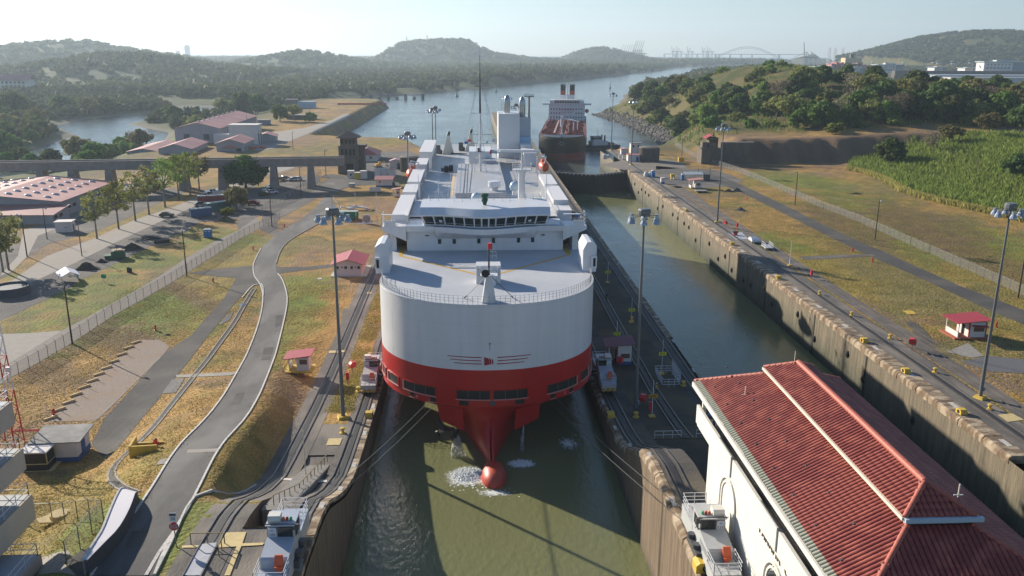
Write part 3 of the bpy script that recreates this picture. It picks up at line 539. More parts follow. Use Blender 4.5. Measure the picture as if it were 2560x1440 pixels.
# ================================================================ car carrier
WHITE=mat('white_ship_paint',(.68,.69,.72),.36,(.64,.655,.69),.25,.9,c3=(.66,.66,.66),scale3=.12,stretch=(1,1,.25))
REDP=mat('red_ship_paint',(.52,.012,.012),.38,(.45,.012,.012),.35,.9,stretch=(1,1,.2))
DECK=mat('grey_deck_paint',(.44,.46,.49),.6,(.39,.41,.44),.4,.9,.15,3,c3=(.47,.48,.50),scale3=.15)
DECK2=mat('worn_upper_deck',(.46,.47,.49),.45,(.38,.39,.40),.3,.9,c3=(.42,.40,.36),scale3=.07)
GLASS=mat('dark_window_glass',(.012,.018,.016),.08,spec=.7)
WRAIL=mat('white_rail',(.62,.63,.65),.5)
ORNG=mat('orange_rescue_paint',(.60,.09,.025),.45)
def plates(m,sx=7.0,sz=2.6,amt=.05):
    nt=m.node_tree; N=nt.nodes; b=N['Principled BSDF']; tc=N.new('ShaderNodeTexCoord'); sp=N.new('ShaderNodeSeparateXYZ'); nt.links.new(tc.outputs['Object'],sp.inputs[0]); ad=N.new('ShaderNodeMath'); nt.links.new(sp.outputs[0],ad.inputs[0]); nt.links.new(sp.outputs[1],ad.inputs[1]); cb_=N.new('ShaderNodeCombineXYZ'); nt.links.new(ad.outputs[0],cb_.inputs[0]); nt.links.new(sp.outputs[2],cb_.inputs[1])
    br=N.new('ShaderNodeTexBrick'); br.inputs['Scale'].default_value=1; br.inputs['Brick Width'].default_value=sx; br.inputs['Row Height'].default_value=sz; br.inputs['Mortar Size'].default_value=.035; br.inputs['Mortar Smooth'].default_value=.6; br.inputs['Color1'].default_value=(1-amt,1-amt,1-amt,1); br.inputs['Color2'].default_value=(1,1,1,1); br.inputs['Mortar'].default_value=(.90,.89,.88,1); nt.links.new(cb_.outputs[0],br.inputs['Vector'])
    src=b.inputs['Base Color'].links[0].from_socket; mx=N.new('ShaderNodeMix'); mx.data_type='RGBA'; mx.blend_type='MULTIPLY'; mx.inputs[0].default_value=1; nt.links.new(src,mx.inputs[6]); nt.links.new(br.outputs['Color'],mx.inputs[7])
    n=N.new('ShaderNodeTexNoise'); n.inputs['Scale'].default_value=.5; n.inputs['Detail'].default_value=8; mp=N.new('ShaderNodeMapping'); mp.inputs['Scale'].default_value=(1.6,1.6,.09); nt.links.new(tc.outputs['Object'],mp.inputs[0]); nt.links.new(mp.outputs[0],n.inputs['Vector']); r=N.new('ShaderNodeMapRange'); r.inputs[1].default_value=.35; r.inputs[2].default_value=.7; r.inputs[3].default_value=.94; r.inputs[4].default_value=1.02; nt.links.new(n.outputs['Fac'],r.inputs[0])
    m2=N.new('ShaderNodeMix'); m2.data_type='RGBA'; m2.blend_type='MULTIPLY'; m2.inputs[0].default_value=1; nt.links.new(mx.outputs[2],m2.inputs[6]); nt.links.new(r.outputs[0],m2.inputs[7]); nt.links.new(m2.outputs[2],b.inputs['Base Color'])
    bp=N.new('ShaderNodeBump'); bp.inputs['Strength'].default_value=.35; bp.inputs['Distance'].default_value=.03; nt.links.new(br.outputs['Fac'],bp.inputs['Height']); bp.invert=True; nt.links.new(bp.outputs[0],b.inputs['Normal'])
plates(WHITE,7,2.6,.025); plates(REDP,6,2.2,.08); plates(DECK,6,6,.05) if not DECK.node_tree.nodes['Principled BSDF'].inputs['Normal'].links else None; plates(DECK2,8,5,.08)
BLACK=mat('black_paint',(.015,.015,.016),.5)
DGREY=mat('dark_grey_metal',(.07,.07,.075),.5)
ALU=mat('bare_steel_pipe',(.38,.40,.42),.28,metal=.85)
CX,CY=16.65,110.5
ship=thing('car_carrier','huge white and red vehicle carrier filling the left lock chamber','ship',(CX,CY,0))
def hs(z,u):      # outline parameter 0 (stem) .. 1 (parallel body): half breadth and distance aft of the stem
    t=min(1,max(0,(3.7-z)/7.4)); Yb=6.0*t*(1-t)-4.6*t*t; L=15.5+46*t; n=2.15-.85*t; e=(1/2.15)*(1-t)+1.12*t
    q=1-math.cos(u*PI/2); return 16.1*(1-(1-q)**n)**e, Yb+L*q
def hull_y(x,z=8): # distance aft at half breadth x
    x=abs(x); lo,hi=0,1
    for _ in range(40):
        m=(lo+hi)/2
        if hs(z,m)[0]<x: lo=m
        else: hi=m
    return hs(z,lo)[1]
def shell(zs,name,m,n=40,ang=35):
    mb=MB(); us=[i/n for i in range(n+1)]; rows=[]
    for z in zs:
        P=[hs(z,u) for u in us]; r=[(-a,b,z) for a,b in P[::-1]]+[(a,b,z) for a,b in P[1:]]
        r=[(-16.1,186,z)]+r+[(16.1,186,z)]; rows.append(r); mb.v+=r
    k=len(rows[0])
    for i in range(len(zs)-1):
        for j in range(k-1): a=i*k+j; mb.f.append((a,a+1,a+k+1,a+k))
        mb.f.append((i*k+k-1,i*k,i*k+k,i*k+2*k-1))
    return mb.build(name,m,ship,smooth=ang)
shell([-6,-5,-4.2,-3.4,-2.6,-1.8,-1,0,1,2,3,3.7],'lower_hull',REDP,44)
shell([3.7,6,9.15],'red_hull_band',REDP); shell([9.15,12,15,18.55],'white_hull',WHITE)
b=MB(); b.lathe(0,0,[(.05,-1.95),(1.0,-1.7),(1.55,-1.0),(1.8,0),(1.45,1.1),(.9,1.75),(.05,1.95)],20)
bo=b.build('bulbous_bow',mat('sunlit_antifouling',(.52,.075,.04),.45,(.44,.06,.035),.6,.8),ship,smooth=True); bo.location=(.4,-7.0,-3.55); bo.scale=(1,1,1)
for v in bo.data.vertices: v.co=Vector((v.co.x,v.co.z*1.75+.3,v.co.y*1.08))
MB().prof([(-9.6,-2.6),(-8,-1.9),(-6,-1.35),(-4.4,-.6),(-2,.9),(0,2),(1,-5),(-8,-5)],.28,.52,'x').build('stem_fin',REDP,ship)
def outline(z,inset=0,ymax=186):
    P=[hs(z,i/40) for i in range(41)]; c=[(-(a),b) for a,b in P[::-1]]+[(a,b) for a,b in P[1:]]
    o=[]
    for x,y in c:
        s=(16.1-inset)/16.1; o.append((x*s,y+(inset if abs(x)<14 else inset*(16.1-abs(x))/2.1)))
    return [(-(16.1-inset),ymax)]+o+[((16.1-inset),ymax)]
MB().prism(outline(18.5,.06,42),18.2,18.5).build('bow_deck',DECK,ship)
# bow deck furniture
ol=[(x,y,18.5) for x,y in outline(18.5,.35,42) if y<32]
MB().rail(ol,1.15,.028,3,1.3).build('bow_rail',WRAIL,ship)
MB().prism([(x*1.0,y) for x,y in outline(18.5,-.03,42)],18.42,18.46).build('deck_edge',WHITE,ship)
def deckline(name,pts,w,z,m): 
    q=ribbon(pts,w); MB().prism(q,z,z+.012).build(name,m,ship)
YEL=mat('yellow_walkway_paint',(.62,.36,.045),.6,(.52,.31,.05),1,.8)
for s in (-1,1): deckline('walkway_line',[(s*14.0,41),(s*14.1,29.2),(s*1.3,16.3)],.55,18.505,YEL); deckline('walkway_line',[(s*14.0,41),(s*14.1,30)],.9,18.52,YEL)
for s,nm in ((-1,'port'),(1,'stbd')):
    v=MB().prof([(14.9,18.5),(17.0,18.5),(17.0,22.6),(16.2,23.2),(15.5,23.2),(14.9,22.0)],17.6,23.6); v.v=[(s*x,y,z) for x,y,z in v.v]
    if s<0: v.f=[f[::-1] for f in v.f]
    o=v.build('vent_house',WHITE,ship)
    MB().box(s*16.55,16.9,19.3,.8,.5,1.9).build('fairlead_frame',WHITE,o); MB().box(s*16.55,16.63,19.6,.35,.1,1.3).build('slot',BLK,o)
fm=MB().prof([(-.95,18.5),(.95,18.5),(.42,22.2),(-.42,22.2)],.9,2.5).build('foremast',WHITE,ship)
m=MB(); m.cyl((0,1.7,22.2),(0,1.7,25.2),.16,.1); m.cyl((0,1.7,25.2),(0,1.7,26.2),.13,.13); m.build('pole',DGREY,fm)
MB().cyl((.15,1.6,25.9),(.15,1.6,26.7),.32,.32,10).build('red_lamp',mat('red_lamp_glass',(.55,.02,.03),.3),fm)
m=MB(); m.box(0,1.8,22.2,2.4,1.6,.1); m.rail([(-1.2,1,22.3),(1.2,1,22.3),(1.2,2.6,22.3),(-1.2,2.6,22.3),(-1.2,1,22.3)],1,.03,2,1.2); m.rail([(-.1,1.7,24.3),(1.0,1.7,24.3)],1.2,.03,2,.6); m.build('platform',WRAIL,fm)
m=MB(); m.cyl((-.5,.4,22.8),(-.5,1.2,22.8),.55,.25,12); m.build('horn',BLACK,fm); 
m=MB()
for s in (-1,1): m.cyl((s*.4,1.6,22),(s*3.4,3.2,18.6),.05,.05,5); m.cyl((s*3.0,3.0,19.0),(s*3.4,3.2,18.6),.1,.1,6)
m.build('stay',DGREY,fm)
h=MB().box(.15,12.4,18.5,3.6,2.6,2.7).build('foremast_house',WHITE,ship)
for x in (-.9,1.2): MB().box(x,11.05,19.6,1.2,.1,1.2).build('door_frame',DECK,h)
MB().prof([(9.9,18.5),(11.1,18.5),(11.1,20.6)],-.6,1.2,'x').build('ramp_plate',WHITE,h)
for k in range(5): pass
# house and bridge
def yf(x): return 32.2-(2.3*(.5+.5*math.cos(PI*x/8.6)) if abs(x)<8.6 else 0)
MB().bb(-13.25,33,18.5,13.45,60,22.7).build('deckhouse',WHITE,ship)
xs=[-13.25+26.7*i/48 for i in range(49)]
mb=MB()
for i,x in enumerate(xs):
    y=min(33,yf(x)+.0) if abs(x)<8.6 else 32.9
    mb.v+=[(x,32.98,20.6 if abs(x)<8.6 else 22.2),(x,y-.9 if abs(x)<8.6 else 32.0,22.0),(x,y-1.1 if abs(x)<8.6 else 31.8,22.95),(x,33.2,22.95)]
for i in range(48):
    for k in range(3): a=4*i+k; mb.f.append((a,a+4,a+5,a+1))
mb.build('bridge_balcony',WHITE,ship,smooth=40)
BLUEG=mat('blue_grey_gutter',(.20,.30,.40),.5)
MB().prism([(x,(yf(x)-.95 if abs(x)<8.6 else 31.95)) for x in xs]+[(x,(yf(x)-.1 if abs(x)<8.6 else 32.9)) for x in xs[::-1]],22.955,22.98).build('balcony_walk',BLUEG,ship)
MB().rail([(x,(yf(x)-1.05 if abs(x)<8.6 else 31.85),22.95) for x in xs[::3]],.75,.022,2,1.4).build('balcony_rail',WRAIL,ship)
wh=MB().prism([(-10.2+20.6*i/24,yf(-10.2+20.6*i/24)+.12) for i in range(25)]+[(10.4,40),(-10.2,40)],22.98,24.95).build('wheelhouse',WHITE,ship)
cuts=[-10.1,-8.3,-6.6,-5.0,-3.35,-1.75,-.55,.6,1.75,3.4,5.0,6.7,8.45,10.3]
for a,b in zip(cuts,cuts[1:]):
    a2,b2=a+.13,b-.13; k=1.045
    w=MB(); pts=[(a2,yf(a2)),(b2,yf(b2))]; V=[]
    for off in (-.04,.25):
        for x,y in pts: V.append((x,y+off,23.25))
        for x,y in pts: V.append((x*k,y+off-.42,24.62))
    w.add(V,[(0,1,3,2),(4,6,7,5),(0,2,6,4),(1,5,7,3),(2,3,7,6),(0,4,5,1)]); w.build('bridge_window',GLASS,wh)
for x in cuts: MB().cyl((x,yf(x)-.06,23.05),(x*1.045,yf(x)-.5,24.75),.12,.12,5).build('window_mullion',WHITE,wh)
for x in (-7.4,7.6):   # spinning clear-view discs
    d=MB().lathe(0,0,[(.26,0),(.3,.02),(.26,.04)],14).build('clear_view_ring',WRAIL,wh); d.location=(x,yf(x)-.32,23.95); d.rotation_euler=(PI/2-.3,0,0)
xs2=[-10.9+22.0*i/32 for i in range(33)]
mb=MB()
for x in xs2: y=yf(x); mb.v+=[(x,y-.62,24.7),(x,y-.7,24.98),(x,y+.75,26.0),(x,y+1.1,26.02),(x,41.5,26.02),(x,41.5,24.7)]
for i in range(32):
    for k in range(6): a=6*i+k; b2=6*i+(k+1)%6; mb.f.append((a,b2,b2+6,a+6)[::-1])
mb.f+= [tuple(range(6)),tuple(range(32*6+5,32*6-1,-1))]
mb.build('bridge_roof',WHITE,ship,smooth=25)
for x,z in ((-7.7,20.1),(-5.2,20.1),(-1.0,20.15),(1.5,20.2),(5.8,20.25),(8.2,20.3)):
    f=MB().box(x,32.96,z-.5,.74,.12,1.02).build('porthole_frame',WRAIL,ship); MB().box(x,32.9,z-.4,.54,.1,.82).build('pane',GLASS,f)
m=MB()
for x in (-9.8,-5.6,5.8,10): m.box(x,32.9,21.1,.75,.2,.1); m.box(x,32.9,21.0,.12,.2,.25)
m.build('deck_lamp',DGREY,ship)
for s in (-1,1):
    w=MB().prof([(13.3,22.95),(17.35,22.95),(17.35,22.3),(16.0,21.7),(13.3,20.4)],31.9,36.2); w.v=[(s*x,y,z) for x,y,z in w.v]
    if s<0: w.f=[f[::-1] for f in w.f]
    o=w.build('bridge_wing',WHITE,ship)
    r=MB().rail([(s*13.4,32,22.95),(s*17.3,32,22.95),(s*17.3,36,22.95)],1.9,.035,3,1.3); r.box(s*15.4,33.9,24.85,4.0,4.0,.08) if 0 else None; r.build('wing_rail',WRAIL,o)
    MB().bb(s*15.3-1.9,31.92,24.85,s*15.3+1.9,32.5,24.95).build('wing_awning',WRAIL,o)
    c=MB().bb(min(s*15.0,s*16.9),31.95,22.96,max(s*15,s*16.9),32.15,23.9); c.build('wing_bulwark',WHITE,o)
    t=MB().bb(min(s*13.5,s*15.05),37.9,18.5,max(s*13.5,s*15.05),38.6,20.6); t.build('tunnel_door',mat('brown_tunnel',(.20,.13,.075),.7),ship)
    MB().bb(min(s*15.05,s*16.1),33.0,18.5,max(s*15.05,s*16.1),40,22.0).build('side_bulkhead',WHITE,ship)
MB().bb(-13.2,40.2,23.0,13.2,58,23.0+.03).build('monkey_deck',mat('bright_upper_deck',(.58,.58,.59),.5,(.50,.50,.51),.3,.9),ship)
up_=MB().bb(-16.1,60,18.5,16.1,186,20.6); up_.bb(-16.1,38.7,18.5,-13.25,60,20.6).bb(13.45,38.7,18.5,16.1,60,20.6); up_.build('upper_hull_side',WHITE,ship)
MB().bb(-16.0,60.02,20.6,16.0,185.8,20.62).build('upper_deck',DECK2,ship)
# roof equipment
MB().rail([(-10.5,41.5,23),(-10.5,57.5,23),(13,57.5,23)],1.1,.03,3,1.6).rail([(13,57.5,23),(13,42,23)],1.1,.03,3,1.6).build('upper_rail',WRAIL,ship)
g=MB().lathe(0,0,[(.35,0),(.5,.5),(.75,.9),(.55,1.3),(.9,1.9),(.7,2.1)],10).build('covered_searchlight',mat('green_canvas',(.012,.075,.04),.8),ship); g.location=(.05,35,26.02); g.scale=(.8,.8,.95)
MB().box(.05,35,26,.5,.5,.15)
for x,y,r,z in ((-1.3,50,1.0,23.2),(7.0,70.5,1.1,22.0)):
    d=MB().lathe(0,0,[(.1,-r),(r*.7,-r*.7),(r,0),(r*.7,r*.7),(.1,r)],16).build('satellite_dome',mat('pale_blue_dome',(.45,.56,.63),.35),ship,smooth=True); d.location=(x,y,z+1.6*r)
    MB().cyl((0,0,-r*1.7),(0,0,-r*.6),r*.5,r*.4,10).build('pedestal',WHITE,d)
v=MB().lathe(2.9,76,[(.75,20.6),(.75,22.5),(1.4,22.9),(1.4,24),(1.2,24.1)],14).build('mushroom_vent',WHITE,ship)
MB().bb(-7.6,49.5,23.03,-2.4,52.2,23.06).build('tan_mat',mat('tan_mat_paint',(.55,.36,.19),.7),ship)
rm=MB().lathe(6.9,43.5,[(.85,23),(.68,24.2),(.6,30),(.9,30.6),(.9,30.8)],14).build('radar_mast',WHITE,ship,smooth=40)
m=MB(); m.rail([(5.3,42.6,31),(8.6,42.6,31),(8.6,44.6,31),(5.3,44.6,31),(5.3,42.6,31)],1.0,.035,3,1.1); m.bb(5.3,42.6,30.8,8.6,44.6,31.0); m.cyl((6.9,43.5,31),(6.9,43.5,33.2),.2,.15); m.build('radar_platform',WRAIL,rm)
m=MB(); m.box(6.6,43.4,34.0,7.2,.35,.45); m.cyl((6.9,43.5,33.2),(6.9,43.5,34),.12); m.build('radar_scanner',WRAIL,rm); MB().box(4.9,42.3,32.5,1.6,.2,.25).build('radar_scanner',WRAIL,rm)
def lattice(x,y,z0,z1,w0,w1,n,m,name,parent,r=.05):
    b=MB(); C=[(-1,-1),(1,-1),(1,1),(-1,1)]
    P=lambda k,i:(x+C[i][0]*(w0+(w1-w0)*k/n)/2,y+C[i][1]*(w0+(w1-w0)*k/n)/2,z0+(z1-z0)*k/n)
    for k in range(n):
        for i in range(4): b.cyl(P(k,i),P(k+1,i),r,r,4,False); b.cyl(P(k,i),P(k+1,(i+1)%4),r*.6,r*.6,3,False); b.cyl(P(k+1,i),P(k+1,(i+1)%4),r*.6,r*.6,3,False)
    return b.build(name,m,parent)
for x,y,h in ((-8.2,45.5,6),(-5.9,44,7.2),(10.3,46,4.5),(12,50,6.5),(-12.8,62,4.5)):
    m=MB(); m.cyl((x,y,23),(x,y,23+h),.09,.05,5); m.cyl((x-.9,y,23+h*.6),(x+.9,y,23+h*.6),.04,.04,4); m.cyl((x,y,23+h*.75),(x-1.6,y+1,23),.025,.025,3); m.cyl((x,y,23+h*.75),(x+1.8,y+.8,23),.025,.025,3); m.build('signal_mast',WRAIL,ship)
m=MB()
for i in range(16): m.cyl((-10.8+1.4*i,41.2-3*rnd.random(),26.0),(-10.8+1.4*i,41,26.9),.05,.03,4); 
for i in range(12): x=-9+22*rnd.random()*.9; y=44+11*rnd.random(); m.box(x,y,23.03,.4,.4,.5+.8*rnd.random())
m.build('roof_fittings',mat('grey_fittings',(.30,.31,.32),.6),ship)
# side vent houses, lifeboats
for s,lst in ((-1,[(31.9,37,-2.3,23.1),(36,58,0,24),(61.5,72,0,24),(75.5,96,0,24),(105,118,0,24),(122,154,0,25.2)]),(1,[(31.9,37,0,0),(42.5,48,0,23.6),(49,66.5,0,24.4),(69,84,0,24.4),(128,140,0,24.2),(142,156,0,25)])):
    for y0,y1,dx,z1 in lst:
        if y1<40: continue
        w=2.7 if y0<120 else 3.4
        o=MB().bb(min(s*16.0,s*(16-w)),y0,20.6,max(s*16.0,s*(16-w)),y1,z1).build('vent_house',WHITE,ship)
        m=MB(); xi=s*(16-w)-s*.04
        for k in range(int((y1-y0)/1.6)): m.box(xi,y0+.8+k*1.6,21.0,.08,.12,2.6)
        m.build('louvre',DECK,o,kind='stuff')
        MB().bb(min(s*16.05,s*(15.9-w)),y0-.06,z1,max(s*16.05,s*(15.9-w)),y1+.06,z1+.07).build('lid',mat('vent_lid_white',(.66,.64,.64),.5),o)
def lifeboat(x,y,z):
    o=MB().lathe(0,0,[(.05,-3.6),(.75,-3.1),(1.25,-1.6),(1.35,0),(1.25,1.8),(.8,3.2),(.05,3.7)],14).build('lifeboat',ORNG,ship,smooth=True)
    for v in o.data.vertices: v.co=Vector((v.co.x,v.co.z,v.co.y*1.0))
    o.location=(x,y,z); MB().box(0,.6,.9,1.5,2.6,.9,tx=.3).build('canopy',ORNG,o); MB().box(0,2,1.1,.9,.8,1.1).build('hatch',WRAIL,o)
    m=MB()
    for d in (-2.4,2.4): m.path([(0-math.copysign(1.8,x),d,-2.5),(-math.copysign(1.6,x),d,2.2),(math.copysign(.4,x),d,2.8),(0,d,1)],.14,5)
    m.build('davit',WRAIL,o)
lifeboat(-16.6,99.5,22.6); lifeboat(16.7,111,22.8)
# raised centre hatch
pl=MB().bb(-5.6,72,20.62,5.4,122,22.1).build('raised_deck',DECK2,ship)
MB().rail([(-5.5,122,22.1),(5.3,122,22.1)],1,.03,2,1.6).rail([(5.3,74,22.1),(5.3,122,22.1)],1,.03,2,2).rail([(-5.5,74,22.1),(-5.5,122,22.1)],.5,.03,1,2).build('raised_deck_rail',WRAIL,pl)
m=MB(); m.path([(-3.9,72.5,22.15),(-3.5,121,22.15)],.07,4).path([(-3.2,72.5,22.15),(-2.9,121,22.15)],.05,4).path([(-2.6,73,22.15),(-1.9,110,22.15),(-1.9,121,22.15)],.05,4); m.build('deck_pipe',DGREY,pl)
MB().bb(-7.0,76,20.63,-6.2,110,20.65).build('tan_strip',mat('tan_strip_paint',(.55,.42,.26),.7),ship)
mm=thing; 
mast=MB().cyl((.25,107.5,22),(.25,107.5,36.5),.33,.24,8).build('main_mast',WRAIL,ship)
MB().cyl((.25,107.5,36.5),(.25,107.5,50.5),.27,.05,8).cyl((.25,107.5,50),(.25,107.5,52.5),.03,.02,4).build('topmast',BLACK,mast)
lattice(.25,107.5,22.1,35,3.0,.6,8,WRAIL,'lattice_leg',mast,.07)
m=MB()
for z,w in ((43,1.4),(36.5,2.3),(31.2,3.1),(29,2.4)): m.cyl((.25-w,107.5,z),(.25+w,107.5,z),.06,.06,4)
m.box(.1,107.2,26.9,1.8,1.4,.15); m.cyl((-.2,106.8,27),(-.2,106.4,27.9),.3,.3,8); m.cyl((2.0,107.5,29),(2.0,107.5,29.6),.15); m.build('yard',DGREY,mast)
m=MB()
for sx in (-1,1):
    m.cyl((.25,107.5,47),(.25+sx*2.3,107.5,36.5),.02,.02,3); m.cyl((.25+sx*2.3,107.5,36.5),(.25+sx*3.1,107.5,22.2),.02,.02,3); m.cyl((.25,107.5,45),(.25+sx*6,112,22.2),.02,.02,3); m.cyl((.25+sx*1.3,107.5,43),(.25+sx*2.2,107.5,29),.02,.02,3)
m.build('rigging',BLACK,mast)
def flagobj(name,x,y,z,cols,w=1.7,h=1.1):
    f=None
    for i,(cx0,cz0,cx1,cz1,c) in enumerate(cols):
        b=MB(); n=4
        for k in range(n+1):
            u=cx0+(cx1-cx0)*k/n; yy=.12*math.sin(u*7); b.v+=[(u*w,yy,cz0*h),(u*w,yy,cz1*h),(u*w,yy+.02,cz0*h),(u*w,yy+.02,cz1*h)]
        for k in range(n): a=4*k; b.f+=[(a,a+4,a+5,a+1),(a+2,a+3,a+7,a+6)]
        o=b.build(name if f is None else 'flag_panel',c,mast if f is None else f)
        if f is None: f=o; f.location=(x,y,z)
FW,FR,FB=mat('flag_white',(.7,.7,.7),.8),mat('flag_red',(.55,.02,.04),.8),mat('flag_blue',(.02,.07,.32),.8)
flagobj('flag',-3.7,107.5,28.9,[(0,.5,.5,1,FW),(.5,.5,1,1,FR),(0,0,.5,.5,FB),(.5,0,1,.5,FW)]); flagobj('flag',3.2,107.5,29.3,[(0,0,1,1,FW),(.3,.2,.6,.8,FR)],1.0,.9); flagobj('flag',2.7,107.5,26.3,[(0,0,1,1,FR)],.4,1.1)
# aft: winch house, canopy, kingposts, funnel
MB().bb(-2.6,127,20.62,3.6,140,24.8).build('aft_house',WHITE,ship); MB().bb(1.2,121.5,20.62,4.6,127,23.0).build('locker',DECK,ship)
c=MB().bb(3.6,133,23.6,15.2,141,23.85).build('aft_canopy',DECK,ship)
for x in (5,8,11,14): MB().bb(x,133.2,20.6,x+.15,133.35,23.6).build('canopy_post',WRAIL,c)
FUN=mat('funnel_white',(.60,.62,.65),.4,(.55,.57,.60),.3,.8,stretch=(1,1,.2)); FBL=mat('funnel_pale_blue',(.34,.50,.68),.4,(.30,.46,.64),.3,.8)
MB().bb(6.2,147,20.62,12.5,160,33.6).build('funnel_casing',FUN,ship); f2=MB().bb(12.55,149,20.62,16.0,160,26.6).build('engine_casing',FBL,ship); MB().bb(12.56,150.5,26.6,16.0,160,32.3).build('funnel_casing',mat('funnel_grey_blue',(.42,.47,.53),.4),ship)
for x,y,z,h in ((8.9,152,33.6,5.2),(13.6,154,32.3,6.0)):
    o=MB().lathe(x,y,[(.95,z),(1.0,z+h*.55),(.95,z+h*.8),(.5,z+h*.95),(.2,z+h)],14).build('exhaust_stack',ALU,ship,smooth=40); MB().cyl((x+.35,y-1.3,z),(x+.35,y-1.3,z+h*.65),.25,.25,8).build('pipe',ALU,o)
m=MB().rail([(6.3,147.2,33.6),(12.4,147.2,33.6),(12.4,159.8,33.6)],1.1,.03,3,1.5); m.rail([(12.6,149.2,26.6),(15.9,149.2,26.6)],1.1,.03,2,1); m.rail([(3.7,133,23.85),(15,133,23.85)],.8,.03,2,2); m.rail([(-15.8,156,20.6),(-15.8,185,20.6),(5,185,20.6)],1.2,.03,3,2); m.build('aft_rail',WRAIL,ship)
m=MB(); m.cyl((15.4,150,32.3),(15.4,150,38.5),.35,.3,8); m.box(15.4,150,38.3,3,.6,.3); 
for i in range(6): m.cyl((14.1+.5*i,150,38.6),(14.1+.5*i,150,39.2),.12,.12,5)
m.build('light_mast',mat('grey_mast',(.22,.23,.24),.5),ship)
KP=mat('cream_kingpost',(.55,.54,.47),.5)
for x,y in ((-9.2,158),(-2.2,166)):
    k=MB().prof([(x-1.6,20.6),(x+1.9,20.6),(x+.5,26.2),(x-.1,26.2)],y,y+1.4).build('kingpost',KP,ship); MB().cyl((x+.1,y+.5,26),(x+.5,y+.5,27.4),.5,.4,8).build('sheave',BLACK,k)
    m=MB(); m.cyl((x-3.2,y-.5,21.2),(x-2.2,y+1,21.2),.7,.7,8); m.box(x-3,y+1.2,20.6,1.4,1.4,2.6); m.cyl((x+1,y-2,21),(x+6,y-3,20.9),.25,.15,5); m.build('winch',DGREY,k)
for x,y in ((-7.4,118),(-8.6,116.5)): 
    w=MB().box(x,y,20.62,1.1,1.4,1.6).build('winch_motor',BLACK,ship); MB().cyl((x-1.4,y-.6,21.3),(x-.5,y-.6,21.3),.5,.5,8).build('drum',DGREY,w)
m=MB()
for k in range(5): m.bb(9.6,118+.02*k,20.6+k*.9,12.2,118.1,20.68+k*.9)
for x in (9.6,10.9,12.2): m.bb(x-.06,118,20.6,x+.06,118.12,25)
for x in (13.5,14.2): m.bb(x-.05,86,20.6,x+.05,86.1,26)
for k in range(9): m.bb(13.5,86,21+.55*k,14.2,86.1,21.06+.55*k)
m.build('ladder_frame',WRAIL,ship)
# mooring openings, patches laid along the shell
def patch(x0,x1,z0,z1,off,name,m,parent=None,n=6,th=.05):
    mb=MB(); z0a,z1a=(z0,z0) if not hasattr(z0,'__len__') else z0,(z1,z1) if not hasattr(z1,'__len__') else z1
    for i in range(n+1):
        t=i/n; x=x0+(x1-x0)*t; y=hull_y(min(abs(x),16.09)); d=.08; y2=hull_y(min(abs(x)+d,16.09)); s=math.copysign(1,x); nx,ny=(y2-y),-d; l=math.hypot(nx,ny) or 1; nx,ny=s*nx/l,ny/l
        za=z0a[0]+(z0a[1]-z0a[0])*t; zb=z1a[0]+(z1a[1]-z1a[0])*t
        for o_ in (off,off-th):
            mb.v+=[(x+nx*o_,y+ny*o_,za),(x+nx*o_,y+ny*o_,zb)]
    for i in range(n):
        a=4*i; mb.f+=[(a,a+4,a+5,a+1),(a+2,a+3,a+7,a+6),(a+1,a+5,a+7,a+3),(a,a+2,a+6,a+4)]
    mb.f+=[(0,1,3,2),(4*n,4*n+2,4*n+3,4*n+1)]
    return mb.build(name,m,parent or ship)
HOLE=mat('mooring_deck_interior',(.010,.012,.011),.6)
FRM=mat('pale_red_frame',(.55,.22,.20),.5)
for x0,x1,z0,z1 in ((-12.1,-7.5,4.85,6.15),(-4.55,.05,4.85,6.15),(.55,5.3,4.85,6.15),(8.2,12.75,4.85,6.15),(-14.6,-13.0,4.85,6.15),(13.5,14.9,4.85,6.15),(-15.7,-15.2,4.85,6.15),(15.2,15.8,4.85,6.15)):
    h_=patch(x0,x1,z0,z1,.04,'mooring_opening',HOLE,th=.02)
    patch(x0-.12,x1+.12,z0-.12,z0,.22,'sill',FRM,h_,th=.2); patch(x0-.12,x1+.12,z1,z1+.07,.12,'lintel',REDP,h_,th=.1); patch(x0-.13,x0,z0,z1,.14,'jamb',FRM if x0<-5 else REDP,h_,2,.12); patch(x1,x1+.13,z0,z1,.14,'jamb',REDP if x0<5 else FRM,h_,2,.12)
    if x1-x0>3:
        for k in (.35,.7): x=x0+(x1-x0)*k; patch(x-.05,x+.05,z0,z1,.06,'stanchion',DGREY,h_,2,.03)
for x0,x1 in ((-4.2,-2.9),(3.6,4.9),(-8.3,-7.5),(8.7,9.4),(-11.2,-10.6),(11.6,12.2)): 
    h_=patch(x0,x1,3.95,4.6,.05,'fairlead_opening',HOLE,th=.02); patch(x0-.08,x1+.08,3.86,3.95,.16,'sill',FRM if abs(x0)>8 else REDP,h_,2,.14)
o=MB().lathe(0,0,[(.36,0),(.42,.06),(.26,.08)],12).build('bow_hawse',DGREY,ship); o.location=(.4,.02,4.25); o.rotation_euler=(PI/2,0,0)
for x in (-10.2,10.9): o=MB().lathe(0,0,[(.22,0),(.22,.05)],10).build('draught_disc',FRM,ship); o.location=(x,hull_y(x)-.06,4.2); o.rotation_euler=(PI/2,0,-.5*math.copysign(1,x))
